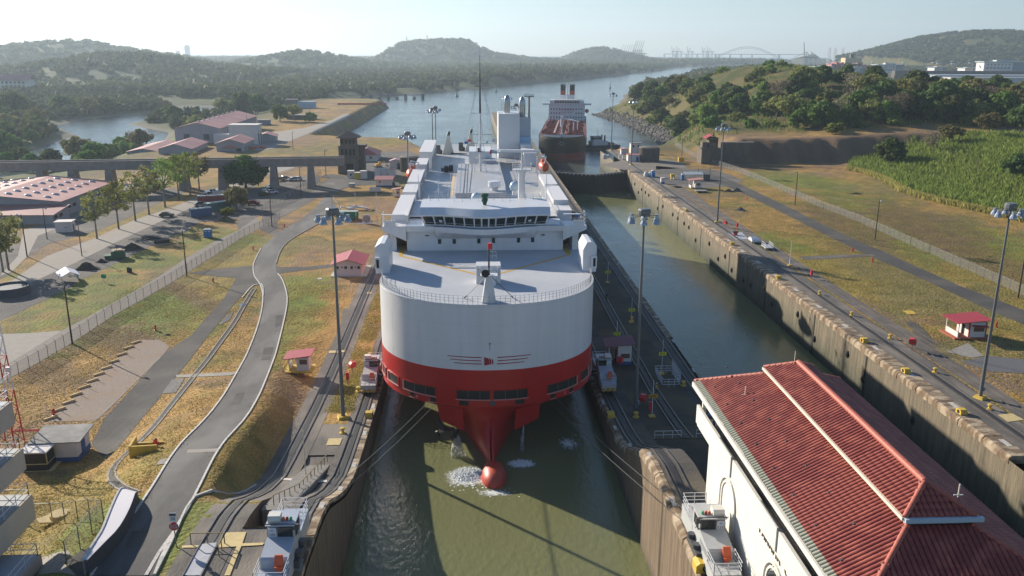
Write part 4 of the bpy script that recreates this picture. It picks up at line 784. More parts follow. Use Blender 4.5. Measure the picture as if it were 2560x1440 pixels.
# bow emblem
LOGO=mat('logo_dark_red',(.30,.012,.035),.5)
for s in (-1,1):
    for i,(a,b) in enumerate(((1.1,5.75),(1.0,5.35),(1.05,4.85))):
        z=10.95-.47*i; patch(s*(a+.15*(i%2)),s*b,(z,z+.10),(z+.14,z+.2),.03,'emblem_stripe',LOGO,n=8,th=.02)
for k in range(4):
    x=-.72+.36*k; w=.40-.07*k if k else .44
    patch(x,x+w,(9.92+.05*k,9.9+.06*k),(11.12-.06*k,10.85-.1*k),.035,'emblem_sail',LOGO,n=3,th=.02)
patch(-.06,.2,12.9,13.15,.03,'rust_stain',mat('rust_stain',(.32,.20,.08),.8),n=2,th=.02); patch(0,.12,12.1,12.9,.025,'rust_stain',mat('faint_rust',(.46,.40,.32),.8),n=2,th=.02)
# anchor pockets, anchor
for s in (-1,1):
    v=[(3.7,.8,3.0),(7.4,2.6,3.3),(7.4,5.2,3.3),(4.4,6,3.0),(3.6,.9,-.3),(7.0,2.4,.8),(7.2,5.4,.9),(3.4,6,-.9)]
    b=MB().add([(s*x,y,z) for x,y,z in v],[(0,1,2,3),(7,6,5,4),(0,4,5,1),(1,5,6,2),(2,6,7,3),(3,7,4,0)][::1])
    if s>0: b.f=[f[::-1] for f in b.f]
    b.build('anchor_pocket',REDP,ship)
a=MB(); a.box(-5.9,-.4,-.6,2.2,1.1,1.2,.3); a.cyl((-7.2,.9,1.4),(-6.0,-.2,-.2),.26,.34,6); a.cyl((-4.9,-.6,-.4),(-4.5,-.9,.8),.36,.18,6); a.cyl((-6.9,-.6,-.5),(-7.4,-.9,.6),.36,.18,6); a.build('anchor',BLACK,ship)
# mooring wires
WIRE=mat('mooring_wire',(.10,.095,.085),.6)
def wire(name,a,b,label,sag=1.2,m=WIRE,r=.035,group='mooring wires from the bow'):
    pts=[]; a,b=Vector(a),Vector(b)
    for i in range(13): t=i/12; p=a.lerp(b,t); p.z-=sag*4*t*(1-t); pts.append(p)
    o=MB().path(pts,r,4).build(name,m); o['label']=label; o['category']='wire'; o['group']=group
wire('mooring_wire',(CX-7.9,CY+3,4.2),(-.9,72,10.6),'upper of two thin wires from the port bow down to the left lock wall',.5)
wire('mooring_wire',(CX-7.0,CY+2.6,3.9),(-.9,69,10.6),'lower of two thin wires from the port bow down to the left lock wall',.5)
wire('mooring_wire',(CX+8.9,CY+3.6,4.2),(34.2,72,9.6),'upper pale wire from the starboard bow to the centre wall locomotive',.6)
wire('mooring_wire',(CX+8.0,CY+3.2,3.9),(34.2,69,9.4),'lower pale wire from the starboard bow to the centre wall locomotive',.6)
# falling water and foam
FOAM=mat('white_foam',(.72,.74,.72),.6)
def drops(name,label,src,zt,n,sp,drift):
    V=[];F=[]; r=np.random.RandomState(3)
    for i in range(n):
        t=r.rand(); z=src[2]+(zt-src[2])*t; q=math.sqrt(t); x=src[0]+drift[0]*q+(r.rand()-.5)*sp*(.35+t); y=src[1]+drift[1]*q+(r.rand()-.5)*.8; s=.015+.028*r.rand(); l=.2+.6*r.rand(); o=len(V)
        V+=[(x-s,y,z),(x+s,y,z),(x,y-s,z-l),(x,y+s,z+l*.6)]; F+=[(o,o+1,o+2),(o,o+3,o+1),(o,o+2,o+3),(o+1,o+3,o+2)]
    o=fastmesh(name,V,F,FOAM); o['kind']='stuff'; o['label']=label; o['category']='falling water'
drops('falling_water','white jets of water pouring below the port anchor',(CX-4.7,CY+.4,-.6),-3.5,420,1.7,(.2,-.9))
drops('falling_water','thin shaded jet of water under the starboard bow',(CX+4.9,CY+1.2,.1),-3.5,160,.5,(-.3,-.7))
def foam(name,label,cx,cy,rx,ry,n,seed,zz=-3.5,hh=.1,dens=1):
    r=np.random.RandomState(seed); V=[];F=[]
    for i in range(n):
        a=r.rand()*2*PI; q=r.rand()**.6; x=cx+rx*q*math.cos(a); y=cy+ry*q*math.sin(a); s=(.05+.17*r.rand()**2)*(1.25-q*.7); h=hh*(1.2-q)*r.rand(); o=len(V); k=5; ph=r.rand()*6
        V.append((x,y,zz+.01+h)); V+=[(x+s*(.6+.8*r.rand())*math.cos(ph+2*PI*j/k),y+s*(.6+.8*r.rand())*math.sin(ph+2*PI*j/k),zz+.006+h*.15) for j in range(k)]; F+=[(o,o+1+j,o+1+(j+1)%k) for j in range(k)]
    o=fastmesh(name,V,F,FOAM); o['kind']='stuff'; o['label']=label; o['category']='foam'
def foamsheet(label,cx,cy,rx,ry,lo):
    m=bpy.data.materials.new('foam_film'); m.use_nodes=True; nt=m.node_tree; N=nt.nodes; b=N['Principled BSDF']; b.inputs['Base Color'].default_value=(.70,.72,.68,1); b.inputs['Roughness'].default_value=.7
    tc=N.new('ShaderNodeTexCoord'); n=N.new('ShaderNodeTexNoise'); n.inputs['Scale'].default_value=1.5; n.inputs['Detail'].default_value=9; n.inputs['Roughness'].default_value=.72; n.inputs['Distortion'].default_value=1.2; nt.links.new(tc.outputs['Object'],n.inputs['Vector'])
    mp=N.new('ShaderNodeMapping'); mp.inputs['Scale'].default_value=(1/rx,1/ry,1); nt.links.new(tc.outputs['Object'],mp.inputs[0]); g=N.new('ShaderNodeTexGradient'); g.gradient_type='SPHERICAL'; nt.links.new(mp.outputs[0],g.inputs[0])
    a=N.new('ShaderNodeMath'); a.operation='MULTIPLY_ADD'; a.inputs[1].default_value=.75; nt.links.new(g.outputs['Fac'],a.inputs[0]); nt.links.new(n.outputs['Fac'],a.inputs[2]); r=N.new('ShaderNodeMapRange'); r.inputs[1].default_value=lo; r.inputs[2].default_value=lo+.22; nt.links.new(a.outputs[0],r.inputs[0]); nt.links.new(r.outputs[0],b.inputs['Alpha'])
    o=MB().lathe(0,0,[(.01,0)],3) and MB().add([(rx*math.cos(2*PI*i/32),ry*math.sin(2*PI*i/32),0) for i in range(32)],[tuple(range(32))]).build('foam',m); o.location=(cx,cy,-3.48); o['kind']='stuff'; o['label']=label; o['category']='foam'
foamsheet('soft bright foam spreading around the port side of the bulbous bow',CX-2.9,CY-6.4,4.4,4.0,.72); foamsheet('soft shaded foam right of the bulbous bow',CX+4.3,CY-3.0,3.4,2.6,.80); foamsheet('thin streaks of foam beside the centre wall',CX+11.5,CY+3,4.0,6,.98); foamsheet('thin froth streaks ahead of the bow',CX+.3,CY-11,6,2.6,.98)
foam('foam','bright patch of foam beside the bulbous bow',CX-3.1,CY-6.0,2.3,2.2,1500,5,hh=.5); foam('foam','scattered froth left of the bulbous bow',CX-2.6,CY-9.0,3.6,1.8,60,6); foam('foam','shaded patch of foam right of the bulbous bow',CX+4.3,CY-3.0,1.9,1.2,240,7,hh=.2)
foam('foam','flecks of froth ahead of the bulbous bow',CX+1.4,CY-11,3,1.6,16,8); foam('foam','faint froth beside the centre wall',CX+12,CY+4,2,3,20,9)

# ================================================================ control building on the centre wall
WALLW=mat('white_stucco',(.66,.64,.58),.8,(.60,.58,.53),.5,.8,.1,6)
TILE=mat('red_clay_tile',(.27,.05,.034),.55,(.17,.032,.025),5,.9,c3=(.33,.085,.055),scale3=.9)
TILEG=mat('mossy_green_tile',(.26,.27,.19),.7,(.36,.36,.29),5,.9)
TILER=mat('ridge_clay_tile',(.42,.12,.075),.6,(.32,.075,.05),4,.9)
TRIM=mat('cream_fascia',(.62,.57,.47),.6)
LETT=mat('bronze_letters',(.10,.065,.04),.5)
cb=thing('control_building','long white lock control house under a red tile roof on the centre wall','building',(42.7,57.6,1.9))
def cbp(mb,name,m,parent=None,**k):
    mb.v=[(x-42.7,y-57.6,z-1.9) for x,y,z in mb.v]; return mb.build(name,m,parent or cb,**k)
cbp(MB().bb(36.9,40,1.9,48.5,74.2,17.0),'main_wall',WALLW)
cbp(MB().bb(36.6,40,1.9,36.9,74.5,8.9),'plinth',mat('blue_plinth',(.03,.07,.17),.6))
for i,(x,z0,z1) in enumerate(((36.5,16.2,16.5),(36.2,16.5,16.8),(35.85,16.8,17.1),(36.75,15.9,16.2))): cbp(MB().bb(x,39.6,z0,49.0,74.2+(36.9-x)*.8,z1),'cornice',WALLW)
cbp(MB().bb(35.75,39.6,17.1,36.0,75.2,18.9),'parapet',WALLW); cbp(MB().bb(36.02,74.95,17.1,38.6,75.2,18.0),'parapet',WALLW)
for y in (44,55,66): cbp(MB().bb(35.62,y-2.2,17.2,35.745,y+2.2,19.1),'parapet_pier',WALLW)
cbp(MB().bb(36.01,40,17.1,37.4,74.9,17.16),'balcony_floor',mat('balcony_grey',(.20,.21,.21),.8))
up=cbp(MB().bb(37.6,41,17.1,47.8,74.0,20.9),'upper_wall',WALLW)
for y in (70.5,60.5,50.5):
    f=cbp(MB().bb(37.45,y-1.5,17.4,37.62,y+1.5,20.4),'window_frame',TRIM)
    for k in (-.95,0,.95): 
        b=MB().bb(37.40,y+k-.36,17.55,37.46,y+k+.36,20.2); cbp(b,'pane',GLASS,f)
for y in range(43,74,4): cbp(MB().prof([(37.6,20.5),(36.2,20.9),(36.2,20.7),(37.6,19.9)],y-.1,y+.1),'eave_bracket',WALLW)
def arch(y,z0,r,name,m,dx,ring):
    pts=[(y-r,z0)]+[(y-r*math.cos(PI*i/14),z0+4+r*math.sin(PI*i/14)) for i in range(15)]+[(y+r,z0)]
    if ring:
        pin=[(y-(r-ring),z0)]+[(y-(r-ring)*math.cos(PI*i/14),z0+4+(r-ring)*math.sin(PI*i/14)) for i in range(15)]+[(y+(r-ring),z0)]
        mb=MB(); n=len(pts)
        for (a,b),(c,d) in zip(pts,pin): mb.v+=[(36.9-dx,a,b),(36.9-dx,c,d),(36.92,a,b),(36.92,c,d)]
        for i in range(n-1): k=4*i; mb.f+=[(k,k+1,k+5,k+4),(k,k+4,k+6,k+2),(k+1,k+3,k+7,k+5)]
    else: mb=MB().add([(36.9-dx,a,b) for a,b in pts],[tuple(range(len(pts)))])
    return cbp(mb,name,m)
for y,g in ((67.5,0),(55.3,1),(45,1)):
    z0=8.9 if not g else 8.2; arch(y,z0,2.35,'arch_moulding',WALLW,.16,.28); arch(y,z0,1.85,'arch_moulding',WALLW,.10,.2)
    if g: arch(y,z0,1.5,'arch_window',GLASS,.03,0)
t_=text('PANAMA  CANAL',1.05,LETT,'lettering',cb,(36.86-42.7,54.6-57.6,15.15-1.9),(PI/2,0,-PI/2),.03,space=1.18)
text('1913',.8,LETT,'lettering',cb,(36.86-42.7,55.5-57.6,13.75-1.9),(PI/2,0,-PI/2),.03,space=1.25)
# hipped roofs: (x half width from ridge at eave, eave z, top half width, top z)
RX,RZ=42.7,25.36
def hip(xe,ze,xt,zt,y0e,y1e):   # eave half width, eave height, top half width, top height, eave ends in y
    d=xe-xt; V=[(RX-xe,y0e,ze),(RX+xe,y0e,ze),(RX+xe,y1e,ze),(RX-xe,y1e,ze),(RX-xt,y0e+d,zt),(RX+xt,y0e+d,zt),(RX+xt,y1e-d,zt),(RX-xt,y1e-d,zt)]
    return MB().add(V,[(0,1,5,4),(1,2,6,5),(2,3,7,6),(3,0,4,7),(4,5,6,7),(3,2,1,0)])
DECKR=mat('roof_underlay',(.10,.022,.018),.8)
lowroof=cbp(hip(7.1,20.95,2.05,23.6,40.2,76.0),'lower_roof',DECKR); uproof=cbp(hip(2.25,24.15,.02,25.33,45.3,71.1),'upper_roof',DECKR)
cbp(MB().bb(RX-2.1,45.5,23.3,RX+2.1,70.9,24.1),'clerestory_wall',TRIM)
for x in (RX-2.3,RX+2.3): cbp(MB().bb(x-.12,45.3,24.0,x+.12,71.1,24.22),'gutter',TRIM,uproof)
cbp(MB().bb(RX-2.3,45.02,23.95,RX+2.6,45.28,24.22),'gutter',mat('pale_blue_gutter',(.42,.50,.55),.5),uproof)
cbp(MB().bb(RX-7.3,40.1,20.45,RX-7.12,76.1,20.9),'fascia',WALLW,lowroof); cbp(MB().bb(RX+7.12,40.1,20.6,RX+7.2,76.1,20.9),'fascia',mat('green_gutter',(.12,.22,.18),.6),lowroof); cbp(MB().bb(RX-7.1,76.02,20.5,RX+7.1,76.12,20.9),'fascia',TILER,lowroof)
TW,TL=.36,.46
tv=[];tf=[]
for j,(yy,lift,rr) in enumerate(((0,.0,.17),(TL*1.08,.012,.178))):
    for i in range(6): a=PI*i/5; tv.append((-math.cos(a)*rr,-yy,math.sin(a)*rr*.95+lift))
for i in range(5): tf.append((i,i+1,i+7,i+6))
tf.append((6,7,8,9,10,11)); 
tile_me=bpy.data.meshes.new('roof_tile'); tile_me.from_pydata(tv,[],tf); tile_me.materials.append(TILE); tile_me.polygons.foreach_set('use_smooth',[True]*len(tile_me.polygons)); tile_me.set_sharp_from_angle(angle=.9)
tile_gr=tile_me.copy(); tile_gr.materials.clear(); tile_gr.materials.append(TILEG)
TA=np.array(tv)
spots=[]
def slope(side,xe,ze,xt,zt,y0e,y1e,par,green=0):
    d=xe-xt; L=math.hypot(d,zt-ze); n=int(L/TL)
    for k in range(n):
        s=(k+1)*L/n/L   # fraction from eave to top at the upper end of the tile
        o=d*s; z=ze+(zt-ze)*s+.02
        if side in 'WE':
            for i in range(int((y1e-y0e)/TW)):
                y=y0e+TW*(i+.5)
                if y<y0e+o-.25 or y>y1e-o+.25: continue
                x=RX-xe+o if side=='W' else RX+xe-o; spots.append((x,y,z,side,k<green and side=='W',par,math.atan2(zt-ze,d)))
        else:
            for i in range(int(2*xe/TW)):
                x=RX-xe+TW*(i+.5)
                if x<RX-xe+o-.25 or x>RX+xe-o+.25: continue
                y=y0e+o if side=='S' else y1e-o; spots.append((x,y,z,side,False,par,math.atan2(zt-ze,d)))
for sd in 'WESN': slope(sd,7.1,20.95,2.05,23.6,40.2,76.0,'lower',1); slope(sd,2.25,24.15,.02,25.33,45.3,71.1,'upper')
def tmat(s):
    x,y,z,side,g,p,a=s; rz={'S':0,'W':-PI/2,'E':PI/2,'N':PI}[side]
    return Matrix.Translation((x-42.7,y-57.6,z-1.9))@Matrix.Rotation(rz,4,'Z')@Matrix.Rotation(a,4,'X')
cp=np.array((14.17,0,51.49))
vis=[s for s in spots if s[3] in 'WS']; order=sorted(vis,key=lambda s:(s[0]-cp[0])**2+(s[1]-cp[1])**2+(s[2]-cp[2])**2); inframe=[s for s in order if s[1]>44.5 and s[5]=='upper' or s[3]=='W' and s[1]>49+ (RX-s[0])*-.3][:300]
single=set(map(id,inframe)); acc={}
for s in spots:
    par=lowroof if s[5]=='lower' else uproof
    if id(s) in single:
        o=bpy.data.objects.new('roof_tile',tile_gr if s[4] else tile_me); COL.objects.link(o); o.parent=par; o.matrix_local=tmat(s)@Matrix.Translation(((rnd.random()-.5)*.02,0,0))
    else: acc.setdefault((s[5],s[4]),[]).append(s)
for (p,g),L in acc.items():
    V=[];F=[]; mb=MB()
    for s in L:
        m4=tmat(s); mb.add([m4@Vector(v) for v in tv],tf)
    o=mb.build('roof_tiles',TILEG if g else TILE,lowroof if p=='lower' else uproof,smooth=50); o['kind']='stuff'
def ridge_run(a,b,par,n=None,r=.19):
    a,b=Vector(a),Vector(b); L=(b-a).length; n=int(L/.5)
    for i in range(n):
        p=a.lerp(b,i/n); q=a.lerp(b,(i+1.12)/n); cbp(MB().cyl(p,q,r*.92,r*1.08,8),'ridge_tile',TILER,par,smooth=50)
ridge_run((RX,47.5,25.42),(RX,68.9,25.42),uproof,r=.26)
for sx in (-1,1):
    ridge_run((RX+sx*2.25,45.3,24.22),(RX,47.5,25.42),uproof); ridge_run((RX+sx*7.1,40.2,21.02),(RX+sx*2.05,45.25,23.65),lowroof)
    ridge_run((RX+sx*2.25,71.1,24.22),(RX,68.9,25.42),uproof); ridge_run((RX+sx*7.1,76,21.02),(RX+sx*2.05,70.95,23.65),lowroof)
m=MB()
for x,y in ((38.2,69),(44.3,46.4)): z=20.95+(x-35.6)*.525 if x<40 else 24.9; m.cyl((x,y,z),(x,y,z+.9),.05,.05,6); m.cyl((x-.3,y,z+.15),(x+.3,y,z+.15),.04,.04,4)
m.cyl((RX-.2,69.4,25.3),(RX-.2,69.4,26.3),.03,.03,4); cbp(m,'vent_pipe',TRIM,lowroof,kind='stuff')
m=MB()
for y in range(44,74,4):
    for x in (36.6,38.4): z=20.95+(x-35.6)*.525; m.box(x,y+1.4*(x-36),z+.12,.16,.16,.14)
cbp(m,'roof_hook',DGREY,lowroof,kind='stuff')
ac=thing('air_conditioner','white air conditioning unit with blue case on the balcony end of the control house','air conditioner',(36.3,74.6,18.0))
MB().box(0,0,.35,.35,.3,1.5).build('casing',WALLW,ac); MB().box(.55,-.4,-.8,.8,.7,1.1).build('fan_unit',mat('blue_case',(.03,.09,.25),.5),ac); MB().box(.5,-.78,-.5,.4,.05,.45).build('grille',WRAIL,ac)
# ================================================================ locomotives
LG=mat('loco_grey',(.46,.47,.47),.45,(.40,.41,.41),1,.8); LB=mat('loco_top_blue_grey',(.42,.46,.52),.4,(.36,.40,.46),1,.8)
YB=mat('loco_yellow',(.60,.33,.04),.5); SEAT=mat('orange_red_seat',(.60,.10,.03),.5)
def loco(loc,num,label,flip=1,tops=None,pitch=0):
    t=thing('towing_locomotive',label,'locomotive',loc,0,'towing locomotives on the lock walls'); t.rotation_euler=(pitch,0,0); s=flip   # s=+1 cab on the left of the windows (number at left)
    LT=tops or LB
    MB().bb(-1.15,-5.4,.45,1.15,5.4,1.45).build('underframe',LG,t)
    MB().bb(-1.2,-5.5,1.45,1.2,-3.3,1.62).build('front_platform',LT,t)
    MB().prof([(-3.3,1.45),(-.6,1.45),(-.6,2.9),(-3.1,2.55),(-3.3,2.4)],-1.12,1.12,'x').build('hood',LT,t)
    c=MB().prof([(-.6,1.45),(1.7,1.45),(1.7,3.9),(-.35,3.9),(-.6,3.4)],-1.12,1.12,'x').build('cab',LG,t)
    MB().bb(-1.2,-.75,3.9,1.2,1.8,3.98).build('cab_roof',LT,c)
    x0,x1=(-.25,1.0) if s>0 else (-1.0,.25)
    MB().bb(x0,-.66,2.75,x1,-.6,3.75).build('cab_window',GLASS,c); MB().bb(s*1.125-.01,-.2,2.6,s*1.125+.02,1.3,3.6).build('cab_window',GLASS,c)
    px=-.68*s; n=MB().bb(px-.32,-.66,2.85,px+.32,-.61,3.7).build('number_plate',WRAIL,c); text(num,.36,BLACK,'number',n,(px,-.675,3.08),(PI/2,0,0),.004); MB().bb(px-.12,-.672,3.38,px+.12,-.665,3.56).build('emblem',mat('pale_blue_emblem',(.25,.4,.55),.5),n)
    a=MB().prof([(-.65,4.0),(.15,4.0),(.3,4.2),(.2,4.6),(-.6,4.6),(-.75,4.25)],-.5,.5,'x').build('air_conditioner',WALLW,c); a.location=(-.55*s,.3,0)
    for k,col in enumerate(((.65,.20,.02),(.60,.03,.03),(.02,.35,.12))):
        MB().lathe(0,0,[(.13,0),(.13,.2),(.05,.3)],8).build('signal_light',mat('signal_%d'%k,col,.3),c).location=(s*(.15+.3*k),.1,4.0)
    m=MB(); m.path([(-1.2,-.8,4.15),(1.25,-.8,4.15)],.05); m.path([(s*1.15,-.6,4.1),(s*1.35,-.4,3.1),(s*1.25,.2,2.6)],.05); m.box(s*1.25,-.55,3.5,.5,.25,.5); m.build('floodlight_bar',DGREY,c,kind='stuff')
    MB().bb(-1.15,1.7,1.45,1.15,5.45,2.0).build('rear_deck',LT,t)
    m=MB().rail([(-1.15,-3.35,1.6),(-1.15,-5.45,1.6),(1.15,-5.45,1.6),(1.15,-3.35,1.6)],1.1,.028,3,1.05); m.build('front_rail',WRAIL,t)
    m=MB().rail([(-1.1,3.2,2),(-1.1,5.4,2),(1.1,5.4,2),(1.1,3.2,2)],1.1,.028,3,1.05); m.build('rear_rail',WRAIL,t)
    o=MB().prof([(-3.75,2.1),(-3.45,2.1),(-3.36,2.95),(-3.48,2.95)],.1,.75,'x'); o.bb(.1,-3.95,2.0,.75,-3.4,2.15); o.bb(.2,-3.8,1.6,.65,-3.5,2.0); o.build('seat',SEAT,t)
    MB().bb(-.3,3.6,2.0,.35,4.1,2.3).build('seat',SEAT,t)
    for y in (-4.3,-2.2,2.2,4.3):
        for x in (-.78,.78): w=MB().cyl((x-.1,y,.55),(x+.1,y,.55),.45,.45,12).build('wheel',DGREY,t)
    for x in (-.78,0,.78): MB().cyl((x,-5.75,.75),(x,-5.4,.75),.24,.3,8).build('buffer',YB,t)
    m=MB(); m.bb(s*1.15,-1.8,.6,s*1.15+s*.45,1.6,1.3) if s>0 else m.bb(-1.6,-1.8,.6,-1.15,1.6,1.3); m.cyl((s*1.4,-.9,1.3),(s*1.4,-.9,1.7),.35,.35,10); m.cyl((s*1.4,.8,1.3),(s*1.4,.8,1.7),.35,.35,10); m.build('cable_sheave',DGREY,t)
    m=MB()
    for k in range(7): m.bb(s*1.125-.03,-3.0+.33*k,1.7,s*1.125+.03,-2.86+.33*k,2.3)
    m.build('louvre',LG,t,kind='stuff')
    return t
loco((-1.70,64.3,9.78),'105','grey towing locomotive numbered 105 on the left wall at the bottom of the photo',1)
loco((34.95,65.7,8.68),'111','cream towing locomotive numbered 111 beside the white control building',-1,LG)
loco((-1.75,129.5,.12),'104','towing locomotive with red seat on the left wall beside the ship bow',1,LG)
loco((35.5,128.6,.12),'180','shaded towing locomotive on the centre wall beside the ship bow',-1)

# ================================================================ masts, poles, fences
POLE=mat('galvanised_mast',(.16,.165,.17),.45,metal=.3); WOODP=mat('creosote_wood',(.06,.042,.03),.9); LAMPM=mat('lamp_housing',(.30,.34,.40),.3,metal=.4); LENS=mat('lamp_lens',(.55,.60,.68),.12)
def G3(p,dz=0): return (p[0],p[1],hzf(*p)+dz)
def make_mast(label,loc):
    t=thing('floodlight_mast',label,'light mast',loc,0,'tall floodlight masts along the locks')
    MB().box(0,0,-.1,1.7,1.7,.5,.3,.25).build('mast_base',YELP,t)
    MB().cyl((0,0,.3),(0,0,29.6),.29,.14,10).build('pole',POLE,t,smooth=40)
    r=MB().lathe(0,0,[(.85,29.6),(.9,29.9),(.9,30.3),(.7,30.5)],12).build('lamp_ring',POLE,t); m=MB()
    for i in range(6):
        a=2*PI*i/6; x,y=2.0*math.cos(a),2.0*math.sin(a); m.cyl((0,0,29.5),(x,y,29.4),.06,.06,4)
        l=MB().lathe(0,0,[(.55,-.55),(.5,-.3),(.28,.1),(.26,.45)],10).build('lamp',LAMPM,t); l.location=(x,y,29.1); MB().lathe(0,0,[(.5,-.57),(.3,-.62),(.01,-.66)],10).build('lens',LENS,l)
    m.build('arm',POLE,t,kind='stuff'); MB().cyl((0,0,30.4),(0,0,32),.03,.02,4).build('lightning_rod',POLE,t)
    MB().box(.38,-.1,1.2,.25,.3,.6).build('junction_box',LAMPM,t)
    return t
M0=make_mast('tall grey floodlight mast on the left bank beside the towing track',G3((-4.24,114.40)))
for p,l in (((92.85,119.63),'tall floodlight mast at the right edge of the photo on a yellow base'),((38.37,116.40),'tall floodlight mast on the shaded centre wall'),((91.55,260.76),'tall floodlight mast on the right bank near the white rail carts'),((90.36,401.76),'far floodlight mast by the concrete tank at the right lock end'),
    ((0.05,334.45),'left of the twin far masts beyond the car carrier'),((0.89,344.54),'right of the twin far masts beyond the car carrier'),((-2.50,234.45),'far mast behind the round concrete tank on the left bank'),((90.65,462.49),'thin far mast at the water end of the right bank'),((32.89,429.43),'far mast on the centre approach wall behind the funnel'),((33.60,361.77),'short looking far mast right of the funnel stacks')):
    dup(M0,(p[0],p[1],hzf(*p) if not 30<p[0]<60 else 0),rnd.random()*2,l)
def make_pole(label,loc,h=11):
    t=thing('utility_pole',label,'utility pole',loc,0,'wooden lamp poles')
    MB().cyl((0,0,-.2),(0,0,h),.17,.11,8).build('pole',WOODP,t,smooth=50); MB().cyl((0,0,h-.3),(.7,-.5,h-.1),.05,.05,5).build('bracket',POLE,t)
    l=MB().lathe(0,0,[(.3,-.2),(.28,.1),(.1,.3)],8).build('lamp',LAMPM,t); l.location=(.8,-.55,h-.2)
    return t
P0=make_pole('wooden lamp pole by the fence left of the road junction',G3((-52.99,199.85)))
for p,l,s in (((-57.60,149.72),'nearest wooden lamp pole by the left fence',1),((-45.67,257.76),'wooden lamp pole by the fence gate in front of the cars',1),((-47.13,312.51),'wooden lamp pole near the pile of white cars',1),((129.44,233.73),'wooden lamp pole in front of the middle of the right fence',1.05),((127.88,291.79),'wooden lamp pole in front of the far part of the right fence',1.05),((133.54,174.04),'wooden lamp pole cut by the right edge of the photo',1.1),((119.96,424.74),'thin wooden pole left of the ruined right tower',.95),
    ((-46.58,365.46),'thin pale pole by the viaduct end',1),((-99.23,219.37),'lamp pole by the left car park',1),((-86.00,220.48),'thin pole right of the white pump hut',.8),((-104.18,240.89),'thin pole left of the white pump hut',.8),((-80.00,466.36),'thin lamp pole beyond the viaduct',.9)):
    dup(P0,G3(p),rnd.random()*6,l,s)
LINK=bpy.data.materials.new('chain_link'); LINK.use_nodes=True; _n=LINK.node_tree; _b=_n.nodes['Principled BSDF']; _b.inputs['Base Color'].default_value=(.30,.30,.29,1); _b.inputs['Roughness'].default_value=.5; _b.inputs['Metallic'].default_value=.2
def _alpha(m,v):
    n=m.node_tree; m.node_tree.nodes['Principled BSDF'].inputs['Alpha'].default_value=v
_alpha(LINK,.24)
def fence(label,pts,h=2.3,gap=3.2,sp=None):
    t=thing('chain_link_fence',label,'fence',(0,0,0)); pts=[Vector(p) for p in pts]; sp=sp or gap
    C=[]
    for a,b in zip(pts,pts[1:]):
        k=max(1,round((b-a).length/gap)); C+=[a.lerp(b,i/k) for i in range(k)]
    C.append(pts[-1]); pm=None; 
    for i,p in enumerate(C):
        z=hzf(p.x,p.y)
        if pm is None: pm=MB().cyl((0,0,-.1),(0,0,h),.05,.05,6).cyl((0,0,h),(-.22,-.22,h+.35),.03,.03,4).build('fence_post',POLE,t); o=pm
        else: o=pm.copy(); COL.objects.link(o)
        o.location=(p.x,p.y,z)
        if i<len(C)-1:
            q=C[i+1]; zq=hzf(q.x,q.y); m=MB().quad((p.x,p.y,z+.05),(q.x,q.y,zq+.05),(q.x,q.y,zq+h),(p.x,p.y,z+h)); m.build('mesh_panel',LINK,t)
            MB().cyl((p.x,p.y,z+h),(q.x,q.y,zq+h),.03,.03,4).build('top_rail',POLE,t)
    return t
fence('long chain link fence beside the concrete lane on the left bank',[(-58.88,130.00),(-58.21,138.96),(-57.91,150.42),(-57.41,167.38),(-55.84,180.10),(-54.43,193.77),(-53.28,212.50),(-51.18,240.89),(-48.48,254.41),(-47.67,260.29)])
fence('short chain link fence beside the gravel yard gate',[(-46.78,258.43),(-45.09,266.41)],2.6,2.2); fence('chain link fence behind the road island with parked cars',[(-54.30,278.43),(-53.15,298.30),(-50.64,313.51),(-49.53,348.66),(-48.57,365.32)],2.4,4)
fence('long chain link fence across the right bank below the field',[(130.26,482.42),(126.60,407.25),(130.85,398.25),(133.69,373.50),(134.47,331.90),(134.60,293.26),(136.74,259.58),(136.32,223.73),(136.36,198.38),(135.95,174.27)],2.3,3.4)
fence('low fence around the cream manhole slab at bottom left',[(-32.73,82.53),(-29.16,81.01),(-24.27,76.42),(-20.31,73.20)],2.3,3); fence('slanted fence beside the white concrete wing wall',[(-20.31,73.20),(-20.39,70.86),(-20.26,68.13),(-20.18,65.41)],2.3,3)
# ================================================================ huts and kiosks
RROOF=mat('red_sheet_roof',(.36,.035,.045),.5,(.30,.03,.035),.7,.8,.3,3,stretch=(6,.2,1)); PINK=mat('faded_red_roof',(.40,.17,.15),.6,(.34,.14,.12),.4,.8,c3=(.44,.21,.18),scale3=.08)
HW=mat('hut_white_wall',(.64,.60,.57),.8,(.56,.52,.49),.5,.8); BLUE=mat('hut_blue_paint',(.03,.09,.26),.6,(.025,.075,.21),1,.8); SLATE=mat('grey_flat_roof',(.26,.255,.24),.85,(.10,.095,.09),.35,.9,c3=(.30,.29,.27),scale3=.25)
def gable(mb,w,d,z,rise,over=.4,axis='y'):
    t=.08
    if axis=='y': mb.prof([(-w/2-over,z-over*rise*2/w),(0,z+rise),(w/2+over,z-over*rise*2/w),(w/2+over,z-over*rise*2/w+t),(0,z+rise+t),(-w/2-over,z-over*rise*2/w+t)],-d/2-over,d/2+over)
    else: mb.prof([(-d/2-over,z-over*rise*2/d),(0,z+rise),(d/2+over,z-over*rise*2/d),(d/2+over,z-over*rise*2/d+t),(0,z+rise+t),(-d/2-over,z-over*rise*2/d+t)],-w/2-over,w/2+over,'x')
    return mb
